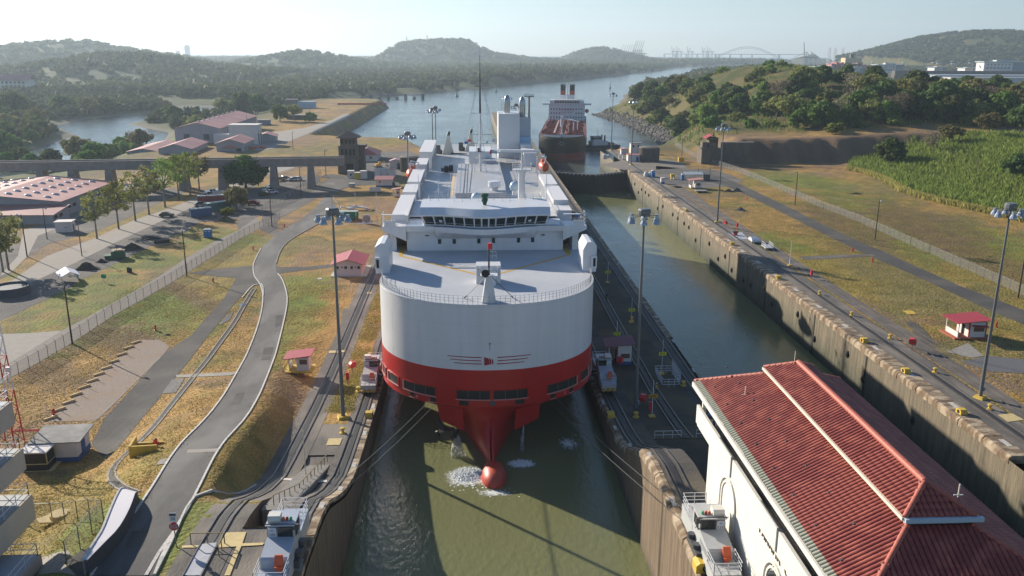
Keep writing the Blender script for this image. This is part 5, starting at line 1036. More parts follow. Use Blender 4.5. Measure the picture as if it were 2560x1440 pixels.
def windows(t,face,w,d,xs,z,ww,hh,frame=True,name='window'):
    for x in xs:
        if face=='S': b=(x-ww/2,-d/2-.04,z,x+ww/2,-d/2+.02,z+hh)
        elif face=='E': b=(w/2-.02,x-ww/2,z,w/2+.04,x+ww/2,z+hh)
        elif face=='W': b=(-w/2-.04,x-ww/2,z,-w/2+.02,x+ww/2,z+hh)
        o=MB().bb(*b).build(name,GLASS if name!='door' else BLUE,t)
        if frame and name=='window':
            if face=='S': MB().bb(x-ww/2-.08,-d/2-.1,z-.1,x+ww/2+.08,-d/2,z).build('sill',HW,o)
            else: s=1 if face=='E' else -1; MB().bb(min(s*w/2,s*(w/2+.1)),x-ww/2-.08,z-.1,max(s*w/2,s*(w/2+.1)),x+ww/2+.08,z).build('sill',HW,o)
def gwall(t,w,d,h,rise,m,axis='y'):
    if axis=='y': return MB().prof([(-w/2,0),(w/2,0),(w/2,h),(0,h+rise),(-w/2,h)],-d/2,d/2).build('wall',m,t)
    return MB().prof([(-d/2,0),(d/2,0),(d/2,h),(0,h+rise),(-d/2,h)],-w/2,w/2,'x').build('wall',m,t)
# white block house, red gable roof
a=(-18.10,197.86); b=(-11.50,197.65)
t=thing('block_house','white block house with red gable roof left of the car carrier','hut',((a[0]+b[0])/2,(a[1]+b[1])/2+4.5,0))
W=b[0]-a[0]
MB().bb(-W/2-.7,-5.3,0,W/2+1.2,5.3,.15).build('plinth',mat('pale_green_slab',(.36,.42,.38),.8),t); gwall(t,W,9,3.0,1.1,HW)
gable(MB(),W,9,3.05,1.1,.75).build('roof',RROOF,t); MB().prof([(-.3,4.1),(0,4.25),(.3,4.1)],-5.3,5.3).build('ridge_cap',mat('pink_ridge',(.45,.16,.15),.6),t)
windows(t,'S',W,9,(-2.4,-.45,.95,3.0-.4),1.75,.62,.62); windows(t,'S',W,9,(-3.0,-1.3,1.8),2.0,.3,.3,False)
# open kiosks
def kiosk(label,p,rz,w,d,h,stilt=0,wallm=HW,roofm=RROOF,base=None,full=True):
    t=thing('watch_hut',label,'hut',(p[0],p[1],(hzf(*p) if not 33<p[0]<52 else 0)),rz)
    z0=stilt
    if base: MB().bb(-w/2-.8,-d/2-.5,0,w/2+.6,d/2+.5,max(.2,z0)).build('base',base,t)
    z0=max(z0,.2)
    m=MB().bb(-w*.1,-d/2,z0,w/2,d/2,z0+h); m.build('wall',wallm,t)
    if full:
        m=MB()
        for y in (-d/2,d/2-.15): m.bb(-w/2,y,z0,-w/2+.15,y+.15,z0+h)
        m.build('post',wallm,t,kind='stuff'); MB().bb(-w/2,-d/2+.2,z0,-w/2+.08,d/2-.2,z0+1.0).build('half_wall',wallm,t); MB().bb(-w*.1-.03,-.5,z0,-w*.1,.5,z0+2).build('doorway',BLK,t)
    MB().prof([(-w/2-.7,z0+h-.05),(w/2+.6,z0+h+.5),(w/2+.6,z0+h+.6),(-w/2-.7,z0+h+.05)],-d/2-.7,d/2+.7).build('roof',roofm,t)
    f=MB().bb(w*.05,-d/2-.05,z0+1.1,w*.42,-d/2-.01,z0+1.9).build('shutter',mat('brown_lattice',(.14,.06,.04),.7),t)
    return t
k=kiosk('small white kiosk with red roof and yellow deck rails beside the left track',(-13.68,132.72),0,3.2,2.6,2.2,.9); m=MB().rail([(-2.4,-1.9,.1),(-2.4,1.2,.1)],1.6,.06,2,1.5).rail([(-2.4,-1.9,0),(2.2,-1.9,0)],.9,.06,1,1.3); m.bb(-2.4,-2,.78,2.2,1.8,.9); m.build('deck_rail',YELP,k)
k=kiosk('white kiosk with red lean-to roof on a red platform on the right bank',(107.57,149.55),.0,5.4,4.2,2.9,.3,HW,RROOF,mat('red_oxide_slab',(.32,.085,.05),.8)); MB().prof([(-.3,2.7),(2.7,2.6),(2.7,2.5),(-.3,2.6)],-3.3,-2.1).build('awning',RROOF,k)
m=MB()
for x,y in ((-.55,-2.15),(2.6,-2.15),(2.6,2.0)): m.bb(x-.1,y,.3,x+.12,y+.2,3.2)
m.build('corner_post',mat('red_post',(.30,.05,.05),.6),k,kind='stuff')
k=kiosk('shaded white kiosk with dull red roof on the centre wall',(39.38,137.55),0,3.9,3.4,3.3,.1,HW,mat('dull_maroon_roof',(.20,.06,.08),.7)); MB().bb(-.41,-1.75,.1,1.97,-1.72,.7).build('blue_band',BLUE,k)
kiosk('far white kiosk with faded red roof on the right bank',(102.39,330.50),0,4,3.4,3,.2,HW,PINK)
# electrical hut, generator
t=thing('electrical_hut','white shed with blue base and stained flat roof at lower left','hut',G3((-37.00,100.59)),.06)
hx=thing and None
MB().bb(-2.5,-2.0,0,2.5,2.2,.75).build('base',BLUE,t); MB().bb(-2.48,-1.98,.75,2.48,2.18,2.7).build('wall',HW,t); MB().prof([(-2.2,2.7),(2.9,2.85),(2.9,3.0),(-2.2,2.85)],-3.1,3.0,'x').build('roof',SLATE,t); MB().bb(2.5,-.6,.3,2.56,.5,2.3).build('door',BLUE,t)
g=thing('generator','dark diesel generator with cream frame beside the blue based shed','generator',G3((-38.43,97.25)),.03)
MB().bb(-1.9,-1.3,0,2.1,1.4,.1).build('slab',CREAM,g); MB().bb(-1.55,-1.1,.1,1.55,1.1,1.0).build('skid',BLACK,g); bd=MB().bb(-1.5,-1.05,1.0,1.5,1.05,2.4).build('body',BLACK,g); MB().bb(-1.65,-1.2,2.35,1.65,1.2,2.5).build('lid',HW,g)
for x in (-1.6,1.5):
    for y in (-1.15,1.05): MB().bb(x,y,.95,x+.1,y+.1,2.4).build('frame_post',CREAM,g)
MB().bb(-1.6,-1.16,.9,1.6,-1.06,1.0).build('frame_bar',CREAM,g); MB().bb(1.5,-1.1,.9,1.6,1.1,1.0).build('frame_bar',CREAM,g)
# red and white lattice tower behind the terraces
tw=thing('lattice_tower','red and white lattice tower behind the beige terraces','tower',G3((-45.59,104.60)))
C_=[(-1.2,-1.2),(1.2,-1.2),(1.2,1.2),(-1.2,1.2)]; 
for k in range(7):
    mb=MB(); z0,z1=k*2.4,(k+1)*2.4; s0,s1=1-.06*k,1-.06*(k+1)
    for i in range(4):
        a,b=C_[i],C_[(i+1)%4]; mb.cyl((a[0]*s0,a[1]*s0,z0),(a[0]*s1,a[1]*s1,z1),.09,.09,5); mb.cyl((a[0]*s0,a[1]*s0,z0),(b[0]*s1,b[1]*s1,z1),.05,.05,4); mb.cyl((a[0]*s1,a[1]*s1,z1),(b[0]*s1,b[1]*s1,z1),.05,.05,4)
    mb.build('lattice_section',mat('tower_red',(.50,.03,.02),.5) if k in (0,1,2,4) else WRAIL,tw)
MB().box(1.1,.3,10,.5,.5,.6).build('lamp',WRAIL,tw)
br=thing('pipe_bridge','red and white sloping pipe rack from the lattice tower to the shed roof','pipe rack',G3((-42.93,104.74)))
m=MB(); m.path([(-3,1,1.4),(1.0,1.4,1.2),(3.4,-1.6,2.6)],.07).path([(-3,1.4,1.4),(1.2,1.7,1.2),(3.7,-1.3,2.6)],.07); m.build('pipe',mat('tower_red',(.5,.03,.02)),br); MB().add([(1.0,1.4,1.3),(3.4,-1.6,2.7),(3.7,-1.3,2.7),(1.3,1.7,1.3)],[(0,1,2,3)]).build('cover',WRAIL,br)
# beige terraces at the left edge
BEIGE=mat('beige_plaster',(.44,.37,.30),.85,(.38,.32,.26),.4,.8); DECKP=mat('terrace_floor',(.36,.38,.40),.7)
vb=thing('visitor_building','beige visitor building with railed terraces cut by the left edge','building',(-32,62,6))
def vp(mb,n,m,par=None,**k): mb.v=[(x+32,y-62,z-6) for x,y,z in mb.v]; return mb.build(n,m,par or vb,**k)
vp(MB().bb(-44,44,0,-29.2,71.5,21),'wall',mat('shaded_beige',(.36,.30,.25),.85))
for (c,z,fh) in (((-23.82,68.39),8.6,1.7),((-26.11,72.60),12.2,2.5),((-26.95,73.88),16.2,2.1),((-28.11,75.39),20.2,2.2)):
    x,y=c; f=vp(MB().bb(-46,y-30,z-fh,x,y,z),'terrace',BEIGE); vp(MB().bb(-45.8,y-29.8,z+.004,x-.25,y-.25,z+.03),'terrace_floor',DECKP,f)
    vp(MB().rail([(-44,y-.2,z),(x-.2,y-.2,z),(x-.2,y-28,z)],1.15,.035,2,2.2),'railing',WRAIL,f)
    for k in range(3):
        if z<13: vp(MB().bb(x-4.6-2.4*k,y-3.6,z+.65,x-2.6-2.4*k,y-2.4,z+.75).bb(x-3.7-2.4*k,y-3.2,z+.03,x-3.5-2.4*k,y-3.0,z+.65),'table',WRAIL,f); vp(MB().bb(x-4.6-2.4*k,y-2.1,z+.4,x-2.6-2.4*k,y-1.7,z+.46).bb(x-4.0-2.4*k,y-2,z+.03,x-3.2-2.4*k,y-1.9,z+.4),'bench',WRAIL,f)
vp(MB().bb(-29.19,60,9.2,-29.1,71,11.4),'dark_opening',BLK); vp(MB().bb(-40,71.5,13.2,-29.8,71.56,14.0),'dark_opening',BLK)
# white wing wall beside the road, hydrant pen, sign
t=thing('wing_wall','white topped concrete wing wall left of the road at the bottom','wall',(0,0,0))
LW=smoothline([(-17.82,63.37),(-18.18,67.76),(-19.24,72.43),(-20.10,76.43),(-20.11,78.23),(-19.37,78.57)],3); RW=smoothline([(-17.43,63.35),(-16.99,67.84),(-17.36,71.50),(-18.04,74.84),(-18.72,77.36),(-19.09,78.23)],3)
mb=MB(); n=len(LW)
for i in range(n):
    hh=1.5*min(1,(n-1-i)/5+.05)
    for p in (LW[i],RW[i]): z=hzf(*p); mb.v+=[(p[0],p[1],z-.2),(p[0],p[1],z+hh)]
for i in range(n-1):
    a=4*i; mb.f+=[(a+1,a+3,a+7,a+5),(a+2,a+6,a+7,a+3),(a,a+1,a+5,a+4)]
mb.build('wall',mat('lilac_white_paint',(.52,.51,.55),.8),t)
mb=MB(); mb.path([(p[0],p[1],hzf(*p)+1.5*min(1,(n-1-i)/5+.05)) for i,p in enumerate(LW)],.14,5); mb.build('white_edge',CURB,t)
mb=MB()
for i in range(n):
    hh=1.5*min(1,(n-1-i)/5+.05)-.02; p=RW[i]; z=hzf(*p); mb.v+=[(p[0]+.03,p[1],z),(p[0]+.03,p[1],z+hh)]
for i in range(n-1): a=2*i; mb.f.append((a,a+2,a+3,a+1))
mb.build('dark_face',mat('shaded_face',(.04,.04,.045),.8),t)  # dark sheet: shade on the road side of the wall, put into colour
HYD=mat('hydrant_red',(.45,.03,.025),.5)
def hydrant(label,loc,s=1):
    t=thing('fire_hydrant',label,'hydrant',loc,0,'red fire hydrants on the grass',s)
    MB().lathe(0,0,[(.2,0),(.22,.06),(.13,.1),(.13,.62),(.18,.66),(.16,.8),(.04,.92)],10).build('barrel',HYD,t); MB().cyl((-.26,0,.5),(.26,0,.5),.08,.08,8).build('outlet',HYD,t)
    return t
H0=hydrant('red hydrant left of the parking kerbs by the white posts',G3((-44.87,114.97)),1.25)
for p,l in (((-45.57,157.47),'red hydrant left of the tan gravel parking'),((-43.98,227.15),'red hydrant near the road bend above the junction'),((-45.02,193.49),'red hydrant beside the dark road stub'),((116.44,154.11),'red hydrant near the right edge behind the kiosk'),((114.37,303.00),'small red hydrant near the far right road'),((116.42,218.98),'red hydrant left of the road in the middle of the right bank'),((116.65,207.68),'red hydrant just right of the dark path on the right bank'),((-41.79,256.92),'red hydrant near the pole by the fence gate')): dup(H0,G3(p),rnd.random()*3,l,1.25)
p=(-24.21,94.51); t=thing('hydrant_pen','yellow concrete pen round a red hydrant on the road slope','wall',G3(p),.1)
for i,(x,y,sx,sy,h) in enumerate(((-.1,-1.2,3.1,.22,1.15),(-1.55,.1,.22,2.8,1.2),(0,1.4,3.2,.22,.35))): MB().box(x,y,-.6,sx,sy,h+.6).build('side_wall',YELP,t)
MB().box(0,.1,-.5,2.8,2.4,.55).build('soil',mat('pen_soil',(.20,.15,.09),.95),t)
dup(H0,(p[0]+.9,p[1]+.5,hzf(*p)+.05),0,'red hydrant standing in the yellow concrete pen',1.35)
sg=thing('stop_sign','red ALTO STOP sign under a white speed plate at the road edge','sign',G3((-11.77,67.59)))
MB().cyl((0,0,0),(0,0,3.1),.05,.05,6).build('post',POLE,sg); o=MB().cyl((0,.0,0),(0,-.04,0),.42,.42,8).build('octagon',mat('sign_red',(.42,.02,.03),.5),sg); o.location=(0,-.06,2.1); o.rotation_euler=(0,PI/8,0)
text('ALTO',.26,WRAIL,'lettering',sg,(0,-.115,2.22),(PI/2,0,0),.004); text('STOP',.26,WRAIL,'lettering',sg,(0,-.115,1.98),(PI/2,0,0),.004)
o=MB().bb(-.3,-.09,2.55,.3,-.06,3.4).build('speed_plate',WRAIL,sg); text('20',.36,BLACK,'number',o,(0,-.1,2.85),(PI/2,0,0),.004); MB().bb(-.28,-.095,3.12,.28,-.091,3.34).build('dark_band',DGREY,o)
# parking kerbs and white posts
BP=mat('yellow_bumper',(.62,.45,.21),.8,(.52,.36,.16),2,.8)
B0=None
order=['nearest']+['']*11
for i,p in enumerate([(-44.80,113.88),(-45.19,117.24),(-45.20,120.31),(-45.56,123.52),(-45.76,126.88),(-45.78,129.83),(-46.06,132.93),(-46.16,136.16),(-46.33,139.54),(-46.45,143.32),(-46.63,147.04),(-46.46,149.99)]):
    l='%s yellow parking kerb counted from the near end of the tan gravel'%('first second third fourth fifth sixth seventh eighth ninth tenth eleventh twelfth'.split()[i])
    if B0 is None:
        B0=thing('parking_kerb',l,'parking kerb',G3(p),1.02,'parking kerbs along the tan gravel'); MB().prof([(-.18,0),(.18,0),(.13,.3),(-.13,.3)],-.95,.95).build('block',BP,B0); B0.rotation_euler=(0,0,-.62)
    else: dup(B0,G3(p),-.62,l)
P1=None
for i,p in enumerate([(-45.70,114.85),(-45.84,117.92),(-46.57,122.20),(-46.36,124.94),(-46.42,128.00),(-46.70,131.59),(-46.90,134.96),(-47.18,137.87),(-47.47,141.25),(-47.32,144.86),(-47.60,148.88)]):
    l='%s thin white post counted from the near end of the parking'%('first second third fourth fifth sixth seventh eighth ninth tenth eleventh'.split()[i])
    if P1 is None: P1=thing('marker_post',l,'post',G3(p),0,'thin white posts behind the parking kerbs'); MB().cyl((0,0,0),(0,0,2.1),.045,.045,6).build('post',TRIM,P1)
    else: dup(P1,G3(p),0,l)
ms=thing('manhole_slab','cream concrete slab with a round lid inside the low fence','manhole',G3((-28.66,81.56)))
MB().prism([(-2.3,-.2),(-1.6,-1.0),(1.2,-1.0),(2.3,.3),(2.2,.9),(0,1.7)],0,.15).build('slab',CREAM,ms); MB().lathe(-.1,.2,[(.95,.15),(.95,.5),(.9,.52)],18).build('lid',CREAM,ms)
o=sheet('paved_lot',[(-23.08,66.05),(-25.38,71.23),(-21.79,69.00),(-21.04,67.87),(-20.69,65.92),(-18.55,63.42)],KERB,.05)
o=sheet('yard',[(-18.55,63.42),(-20.65,66.21),(-19.99,67.84),(-18.63,67.92),(-18.37,65.71),(-17.82,63.37)],ASPH2,.04)
# bollards, fairleads, call posts, signs
def bitt(label,loc):
    t=thing('mooring_bitt',label,'bollard',loc,0,'yellow mooring bitts'); MB().lathe(0,0,[(.45,0),(.45,.12),(.2,.18),(.2,.55),(.38,.65),(.34,.8),(.1,.85)],12).build('bitt',YELP,t); return t
Y0=bitt('yellow bitt left of the locomotive by the ship bow',G3((-3.46,125.46)))
for p,l,c in (((-3.30,141.52),'yellow bitt above the left locomotive by the ship',0),((-3.45,108.45),'yellow bitt near the foot of the left mast',0),((91.12,178.32),'yellow bitt on the right bank right of a thin white mast',0),((91.41,162.58),'yellow bitt beside the right track left of the kiosk',0),((92.43,148.22),'yellow bitt nearest the red hooded box',0),((91.59,130.65),'yellow bitt between the two near fairleads on the right bank',0),((91.80,115.36),'yellow bitt beside the foot of the right edge mast',0),((47.97,126.27),'shaded yellow bitt right of the white stair frame',1),((37.69,112.46),'shaded yellow bitt in front of the centre mast',1),((46.02,160.69),'shaded yellow bitt at the foot of the 720 sign',1)): dup(Y0,(p[0],p[1],hzf(*p) if not c else float(zc(p[1]))+.02),0,l)
def fairlead(label,loc,rz=0):
    t=thing('fairlead',label,'fairlead',loc,rz,'yellow fairleads on the lock copings'); MB().prof([(-.7,0),(.7,0),(.7,.55),(.45,.75),(-.45,.75),(-.7,.55)],-.5,.5).build('block',YELP,t); o=MB().cyl((0,-.56,.35),(0,.56,.35),.28,.28,10).build('mouth',BLK,t); return t
F0=fairlead('yellow fairlead on the right coping above the red hooded box',(86.6,(86.60,146.30,0.60)[1],.05),PI/2)
for Y,l in (((86.60,130.70,0.70)[1],'second yellow fairlead from the bottom on the right coping'),((86.60,113.90,0.70)[1],'nearest yellow fairlead on the right coping'),((86.60,191.90,-0.30)[1],'yellow fairlead below the white rail carts'),((86.60,228.60,0.00)[1],'far yellow fairlead on the lit part of the right coping'),((86.60,280.10,-0.20)[1],'farthest yellow fairlead on the right coping')): dup(F0,(86.6,Y,.05),PI/2,l)
dup(F0,(34.0,63.5,8.7),0,'orange yellow fairlead beside the locomotive numbered 111',1.3); dup(F0,(34.1,60.2,8.7),.3,'second orange fairlead at the bottom of the centre wall',1.1); dup(F0,(34.1,(34.10,112.90,0.40)[1],float(zc((34.10,112.90,0.40)[1]))+.02),PI/2,'yellow framed fairlead on the shaded edge of the centre wall'); dup(F0,(-.6,(-0.60,114.80,-1.20)[1],float(zl((-0.60,114.80,-1.20)[1]))+.02),PI/2,'rusty fairlead on the left coping below the mast shadow')
REDB=mat('red_box_paint',(.55,.03,.035),.45)
def hood(label,loc,rz=0):
    t=thing('phone_hood',label,'phone hood',loc,rz,'red hooded phone boxes'); MB().cyl((0,0,0),(0,0,1.1),.06,.06,6).build('post',POLE,t); MB().prof([(-.5,1.0),(.45,1.1),(.6,1.5),(.5,1.9),(-.2,2.0),(-.55,1.6)],-.4,.4).build('hood',REDB,t); return t
def callbox(label,loc):
    t=thing('call_box',label,'call box',loc,0,'red call boxes on posts'); MB().cyl((0,0,0),(0,0,1.0),.07,.07,6).build('post',REDB,t); MB().box(0,0,.95,.5,.4,1.15).build('box',REDB,t); return t
Hd=hood('red hooded box on the grass left of the towing locomotive',G3((-5.45,134.09)),.6); dup(Hd,G3((93.16,141.52)),2.6,'red hooded box on a dark slab on the right bank',1.15); dup(Hd,G3((91.87,253.16)),2,'red hooded box at the foot of the right bank mast'); p=(39.14,134.48); dup(Hd,(p[0],p[1],.02),1,'shaded red hooded box in front of the centre wall kiosk'); p=(39.79,118.12); dup(Hd,(p[0],p[1],.1),1,'shaded red hooded box right of the centre mast')
Cb=callbox('red call box on a post left of the near left mast',G3((-5.51,128.67))); dup(Cb,G3((94.46,191.66)),0,'red call box by the right track'); dup(Cb,G3((94.14,248.86)),0,'red call box above the white slab on the right bank'); p=(40.04,113.76); dup(Cb,(p[0],p[1],.6),0,'shaded red call box beside the 875 sign')
SGN=mat('yellow_sign',(.62,.60,.03),.6); SGO=mat('orange_sign',(.50,.26,.02),.6)
for p,n,hh,m_ in (((45.77,189.62),'620',2.6,SGN),((45.75,159.66),'720',2.6,SGN),((40.24,144.31),'775',2.9,SGN),((45.66,131.63),'810',3.6,SGN),((40.05,112.64),'875',3.2,SGO)):
    t=thing('distance_sign',{'620':'farthest small yellow distance sign by the ship side','720':'yellow distance sign left of the centre mast above the lock water','775':'yellow distance sign right behind the shaded kiosk roof','810':'yellow distance sign behind the white boarding frame','875':'orange distance sign in front of the centre mast'}[n],'sign',(p[0],p[1],float(zc(p[1]))))
    MB().box(0,0,0,.9,.9,.22).build('foot',YELP,t); MB().cyl((0,0,.2),(0,0,hh+2.4),.05,.04,6).build('post',WRAIL,t); b=MB().bb(-.62,-.1,hh-.3,.62,-.06,hh+.3).build('plate',m_,t); text(n,.55,BLACK,'number',b,(0,-.115,hh),(PI/2,0,0),.004)
st=thing('boarding_stair','white tubular boarding platform frame on the shaded centre wall','platform',(*(45.99,128.93),.02),.0)
m=MB().rail([(-1.4,-3,.0),(-1.4,3,.0),(1.4,3,0),(1.4,-3,0),(-1.4,-3,0)],1.3,.04,3,1.0); m.build('frame',WRAIL,st); MB().rail([(1.4,-3,1.3),(1.4,3,1.3)],1.0,.03,4,.6).build('tilted_rail',WRAIL,st)
cn=None
for i,p in enumerate(((43.2,93),(45.3,93.2),(45.6,86.5),(43.9,85.5),(40.5,89))):
    l=['far left','far right','near right','near left','single left'][i]+' red cone with white band in the shaded pit by the control house'
    if cn is None: cn=thing('traffic_cone',l,'cone',(*p,1.9),0,'red cones in the pit'); MB().lathe(0,0,[(.42,0),(.42,.05),(.2,.06),(.06,1.0)],10).build('cone',REDB,cn); MB().lathe(0,0,[(.17,.5),(.12,.75)],10).build('band',WRAIL,cn)
    else: dup(cn,(*p,1.9),0,l)
rl=thing('pit_railing','white and yellow railing above the shaded pit by the control house','railing',(0,0,0)); MB().rail([(38.4,103.3,1.9),(42,103.3,1.9)],1.1,.04,2,1.2).rail([(44,103.3,2.0),(47.2,103.3,2.0)],1.1,.04,2,1.2).build('railing',WRAIL,rl)
rl=thing('ramp_railing','brown handrail along the stairs between the two left tracks','railing',(0,0,0)); MB().rail([(-3.9,98.5,1.8),(-4.6,85,5.0),(-5.2,76,8.6)],1.1,.05,1,1.8).build('railing',mat('brown_rail',(.22,.16,.07),.6),rl)
m=MB()
for k in range(26): m.bb(-6.5,97.5-k*.85,1.4,-3.7,98.4-k*.85,1.5+k*.26)
m.build('stair',KERB,rl)
rl=thing('end_railing','low brown railing at the end of the left return track','railing',G3((-8.92,67.21))); MB().rail([(-1.6,.5,0),(1.3,.5,0),(1.4,-1.6,0)],1.1,.05,1,1.4).build('railing',mat('brown_rail',(.22,.16,.07),.6),rl)
wm=thing('white_mast','thin white mast on a yellow foot at the ramp of the left track','mast',G3((-5.55,93.04))); MB().box(0,0,0,.9,.9,.3).build('foot',YELP,wm); MB().cyl((0,0,.2),(0,0,6.2),.08,.05,6).build('mast',TRIM,wm)
wm=thing('white_mast','thin white mast by the right track beside the rail carts','mast',G3((94.02,204.58))); MB().box(0,0,0,.9,.9,.2).build('foot',YELP,wm); MB().cyl((0,0,.2),(0,0,6.5),.08,.05,6).build('mast',WRAIL,wm); MB().cyl((0,0,.2),(0,0,1.6),.13,.13,6).build('sleeve',WRAIL,wm)
# rail carts on the right bank
for p,l,w in (((93.65,231.58),'crumpled white covered cart beside the right track',1),((94.76,223.47),'flat white rail cart with handrails beside the right track',0)):
    t=thing('rail_cart',l,'cart',G3(p),-.05); MB().box(0,0,.5,2.2,4.2,.25).build('deck',LG,t)
    if w: MB().prof([(-2,.75),(2,.75),(1.6,1.3),(.4,1.2),(-.6,1.7),(-1.6,1.2)],-1,1,'x').build('cover',WRAIL,t)
    else: MB().rail([(-1,-2,.75),(-1,2,.75)],1.0,.05,2,1.2).rail([(1,-2,.75),(1,2,.75)],1,.05,2,1.2).build('railing',WRAIL,t)
    for x in (-.8,.8):
        for y in (-1.5,1.5): MB().cyl((x-.1,y,.3),(x+.1,y,.3),.3,.3,10).build('wheel',DGREY,t)
o=plate('concrete_slab',[(89.88,244.29),(94.62,245.31),(93.63,235.82),(89.63,234.86)],mat('pale_blue_floor',(.42,.43,.47)),.06)
rx=thing('red_winch','small red winch on the pale slab on the right bank','winch',G3((91.39,241.40))); MB().box(0,0,0,1,.9,.8).build('body',REDB,rx); MB().cyl((-.7,0,.9),(.7,0,.9),.35,.35,10).build('drum',DGREY,rx)
# left yard: containers, toilets, tent, spoil heaps, skip
def container(label,loc,rz,w,d,h,m,cat='container',name='shipping_container'):
    t=thing(name,label,cat,loc,rz); MB().bb(-w/2,-d/2,.1,w/2,d/2,h).build('body',m,t); mb=MB()
    for k in range(int(w/.45)): mb.bb(-w/2+.2+.45*k,-d/2-.04,.3,-w/2+.35+.45*k,-d/2,h-.15)
    for k in range(int(d/.45)): mb.bb(w/2,-d/2+.2+.45*k,.3,w/2+.04,-d/2+.35+.45*k,h-.15)
    mb.build('rib',m,t,kind='stuff'); MB().bb(-w/2-.03,-d/2-.05,h,w/2+.05,d/2+.05,h+.06).build('roof',mat('container_roof',(.36,.40,.38),.6) if m is not REDB else m,t); return t
GC=mat('green_container',(.01,.20,.11),.5,(.01,.14,.08),1.5,.8); TEAL=mat('teal_container',(.02,.13,.13),.6,(.02,.10,.10),1,.8); BLC=mat('blue_container',(.03,.09,.22),.6,(.03,.07,.17),1,.8)
c=container('green shipping container on the grass left of the ship',G3((-24.51,269.05)),-.02,6.6,2.6,2.6,GC); m=MB()
for k in range(9): m.box(-1.8+.5*k,-1.7,.0,.5,.5,.4+.3*rnd.random(),rnd.random())
m.build('scrap',DGREY,c,kind='stuff')
container('blue container in the gravel yard left of the round tree',G3((-72.39,276.42)),.55,6.5,2.5,2.6,BLC); container('teal container behind the blue one in the gravel yard',G3((-70.16,288.02)),.75,8.5,2.5,2.6,TEAL); container('long red container wall behind the parked car in the gravel yard',G3((-76.42,303.11)),.3,9.5,2.5,2.4,mat('red_container',(.26,.05,.045),.6)); container('white box trailer beside the white pickups',G3((-76.65,312.99)),.3,4.5,2.3,2.3,HW,'trailer','box_trailer')
def toilet(label,loc):
    t=thing('portable_toilet',label,'portable toilet',loc,.15,'blue portable toilets'); MB().box(0,0,0,1.2,1.2,2.2).build('cabin',mat('toilet_blue',(.02,.13,.36),.5),t); MB().prof([(-.6,2.2),(.6,2.2),(.4,2.4),(-.4,2.4)],-.6,.6).build('roof',mat('toilet_roof',(.45,.50,.55),.5),t); MB().bb(-.4,-.63,.1,.4,-.6,2.0).build('door',mat('toilet_door',(.03,.17,.42),.5),t); MB().bb(-.3,-.65,1.75,.3,-.63,1.95).build('vent',WRAIL,t); return t
T0=toilet('left of two blue portable toilets on the left lawn',G3((-61.13,243.70))); p=(-60.11,243.69); dup(T0,G3(p),.15,'right of two blue portable toilets on the left lawn'); dup(T0,G3((103.00,353.27)),.1,'blue portable toilet by the grey shed on the right bank'); dup(T0,G3((92.03,360.53)),.1,'blue portable toilet by the white dish shaped tanks',1.25)
tn=thing('tent','white gable tent with blue end beside the dark spoil heap','tent',G3((-78.72,196.30)),.58); W_=5.2
gable(MB(),3.6,W_,1.6,.9,.3,'y').build('canopy',mat('tent_white',(.56,.57,.66),.7),tn)
for x in (-1.7,1.7):
    for y in (-2.4,2.4): MB().cyl((x,y,0),(x,y,1.6),.05,.05,5).build('leg',POLE,tn)
MB().bb(1.72,-2.4,.1,1.76,2.4,1.2).build('side_sheet',TEAL,tn)
def heap(label,loc,rx,ry,h,m,seed):
    r=np.random.RandomState(seed); n,k=22,7; mb=MB()
    for j in range(k+1):
        u=j/k
        for i in range(n):
            a=2*PI*i/n; w=(1-u)*(1+.16*math.sin(3*a+seed)+.1*math.sin(7*a+2*seed)); mb.v.append((rx*w*math.cos(a),ry*w*math.sin(a),-.15+h*(u**1.2)*(1+.1*r.randn()*(u<1))))
    for j in range(k):
        for i in range(n): mb.f.append((j*n+i,j*n+(i+1)%n,(j+1)*n+(i+1)%n,(j+1)*n+i))
    o=mb.build('spoil_heap',m); o.location=loc; o['label']=label; o['category']='heap'; return o
DSOIL=mat('dark_spoil',(.045,.038,.032),.95,(.025,.022,.02),2,.9,1.5,2.5); GRS=mat('grey_gravel_heap',(.11,.11,.115),.95,(.06,.06,.062),3,.9,1,4)
for p,rx,ry,h,m,l in (((-79.17,207.07),3.6,2.6,1.9,DSOIL,'dark earth heap beside the white tent'),((-78.39,214.11),2.2,1.6,1.0,DSOIL,'low rubble heap left of the green skip'),((-76.52,229.01),3.6,2.8,1.9,DSOIL,'large dark earth heap behind the green skip'),((-75.90,241.07),3.6,2,1.2,DSOIL,'dark flat heap of asphalt behind the lawn'),((-62.09,267.85),3.6,2.4,1.8,mat('earth_heap',(.12,.10,.06),.95,(.08,.065,.04),1,.8,1,2),'grassy earth heap at the fence gate'),((105.33,281.40),2.2,1.8,1.3,GRS,'small dark gravel heap beside the right road'),((113.20,321.34),2.6,2,1.2,DSOIL,'dark heap left of the grey gravel on the right bank'),((116.58,322.24),2.6,2,1.5,GRS,'grey gravel heap on the far right bank'),((-42.23,154.36),1.0,.8,.4,DSOIL,'little dark heap on the grass by the tan parking'),((159.93,314.63),4,1.6,.7,DSOIL,'low earth scrape in the right field')): heap(l,G3(p),rx,ry,h,m,int(p[0]*7)%50)
sk=thing('rubbish_skip','green rubbish skip loaded with boards beside the earth heaps','skip',G3((-75.93,218.48)),.3); MB().bb(-1.6,-1.3,.1,1.6,1.3,2.0).build('bin',mat('skip_green',(.02,.10,.045),.6),sk); MB().bb(-3.2,-1.2,.1,-1.65,1.2,1.0).build('low_bin',mat('skip_green',(.02,.10,.045)),sk); m=MB()
for k in range(7): m.box(-1+.35*k,0,2.0,.3,2.4,.15+.2*rnd.random(),rnd.random()*.5)
m.build('boards',mat('raw_timber',(.36,.26,.16),.8),sk,kind='stuff')
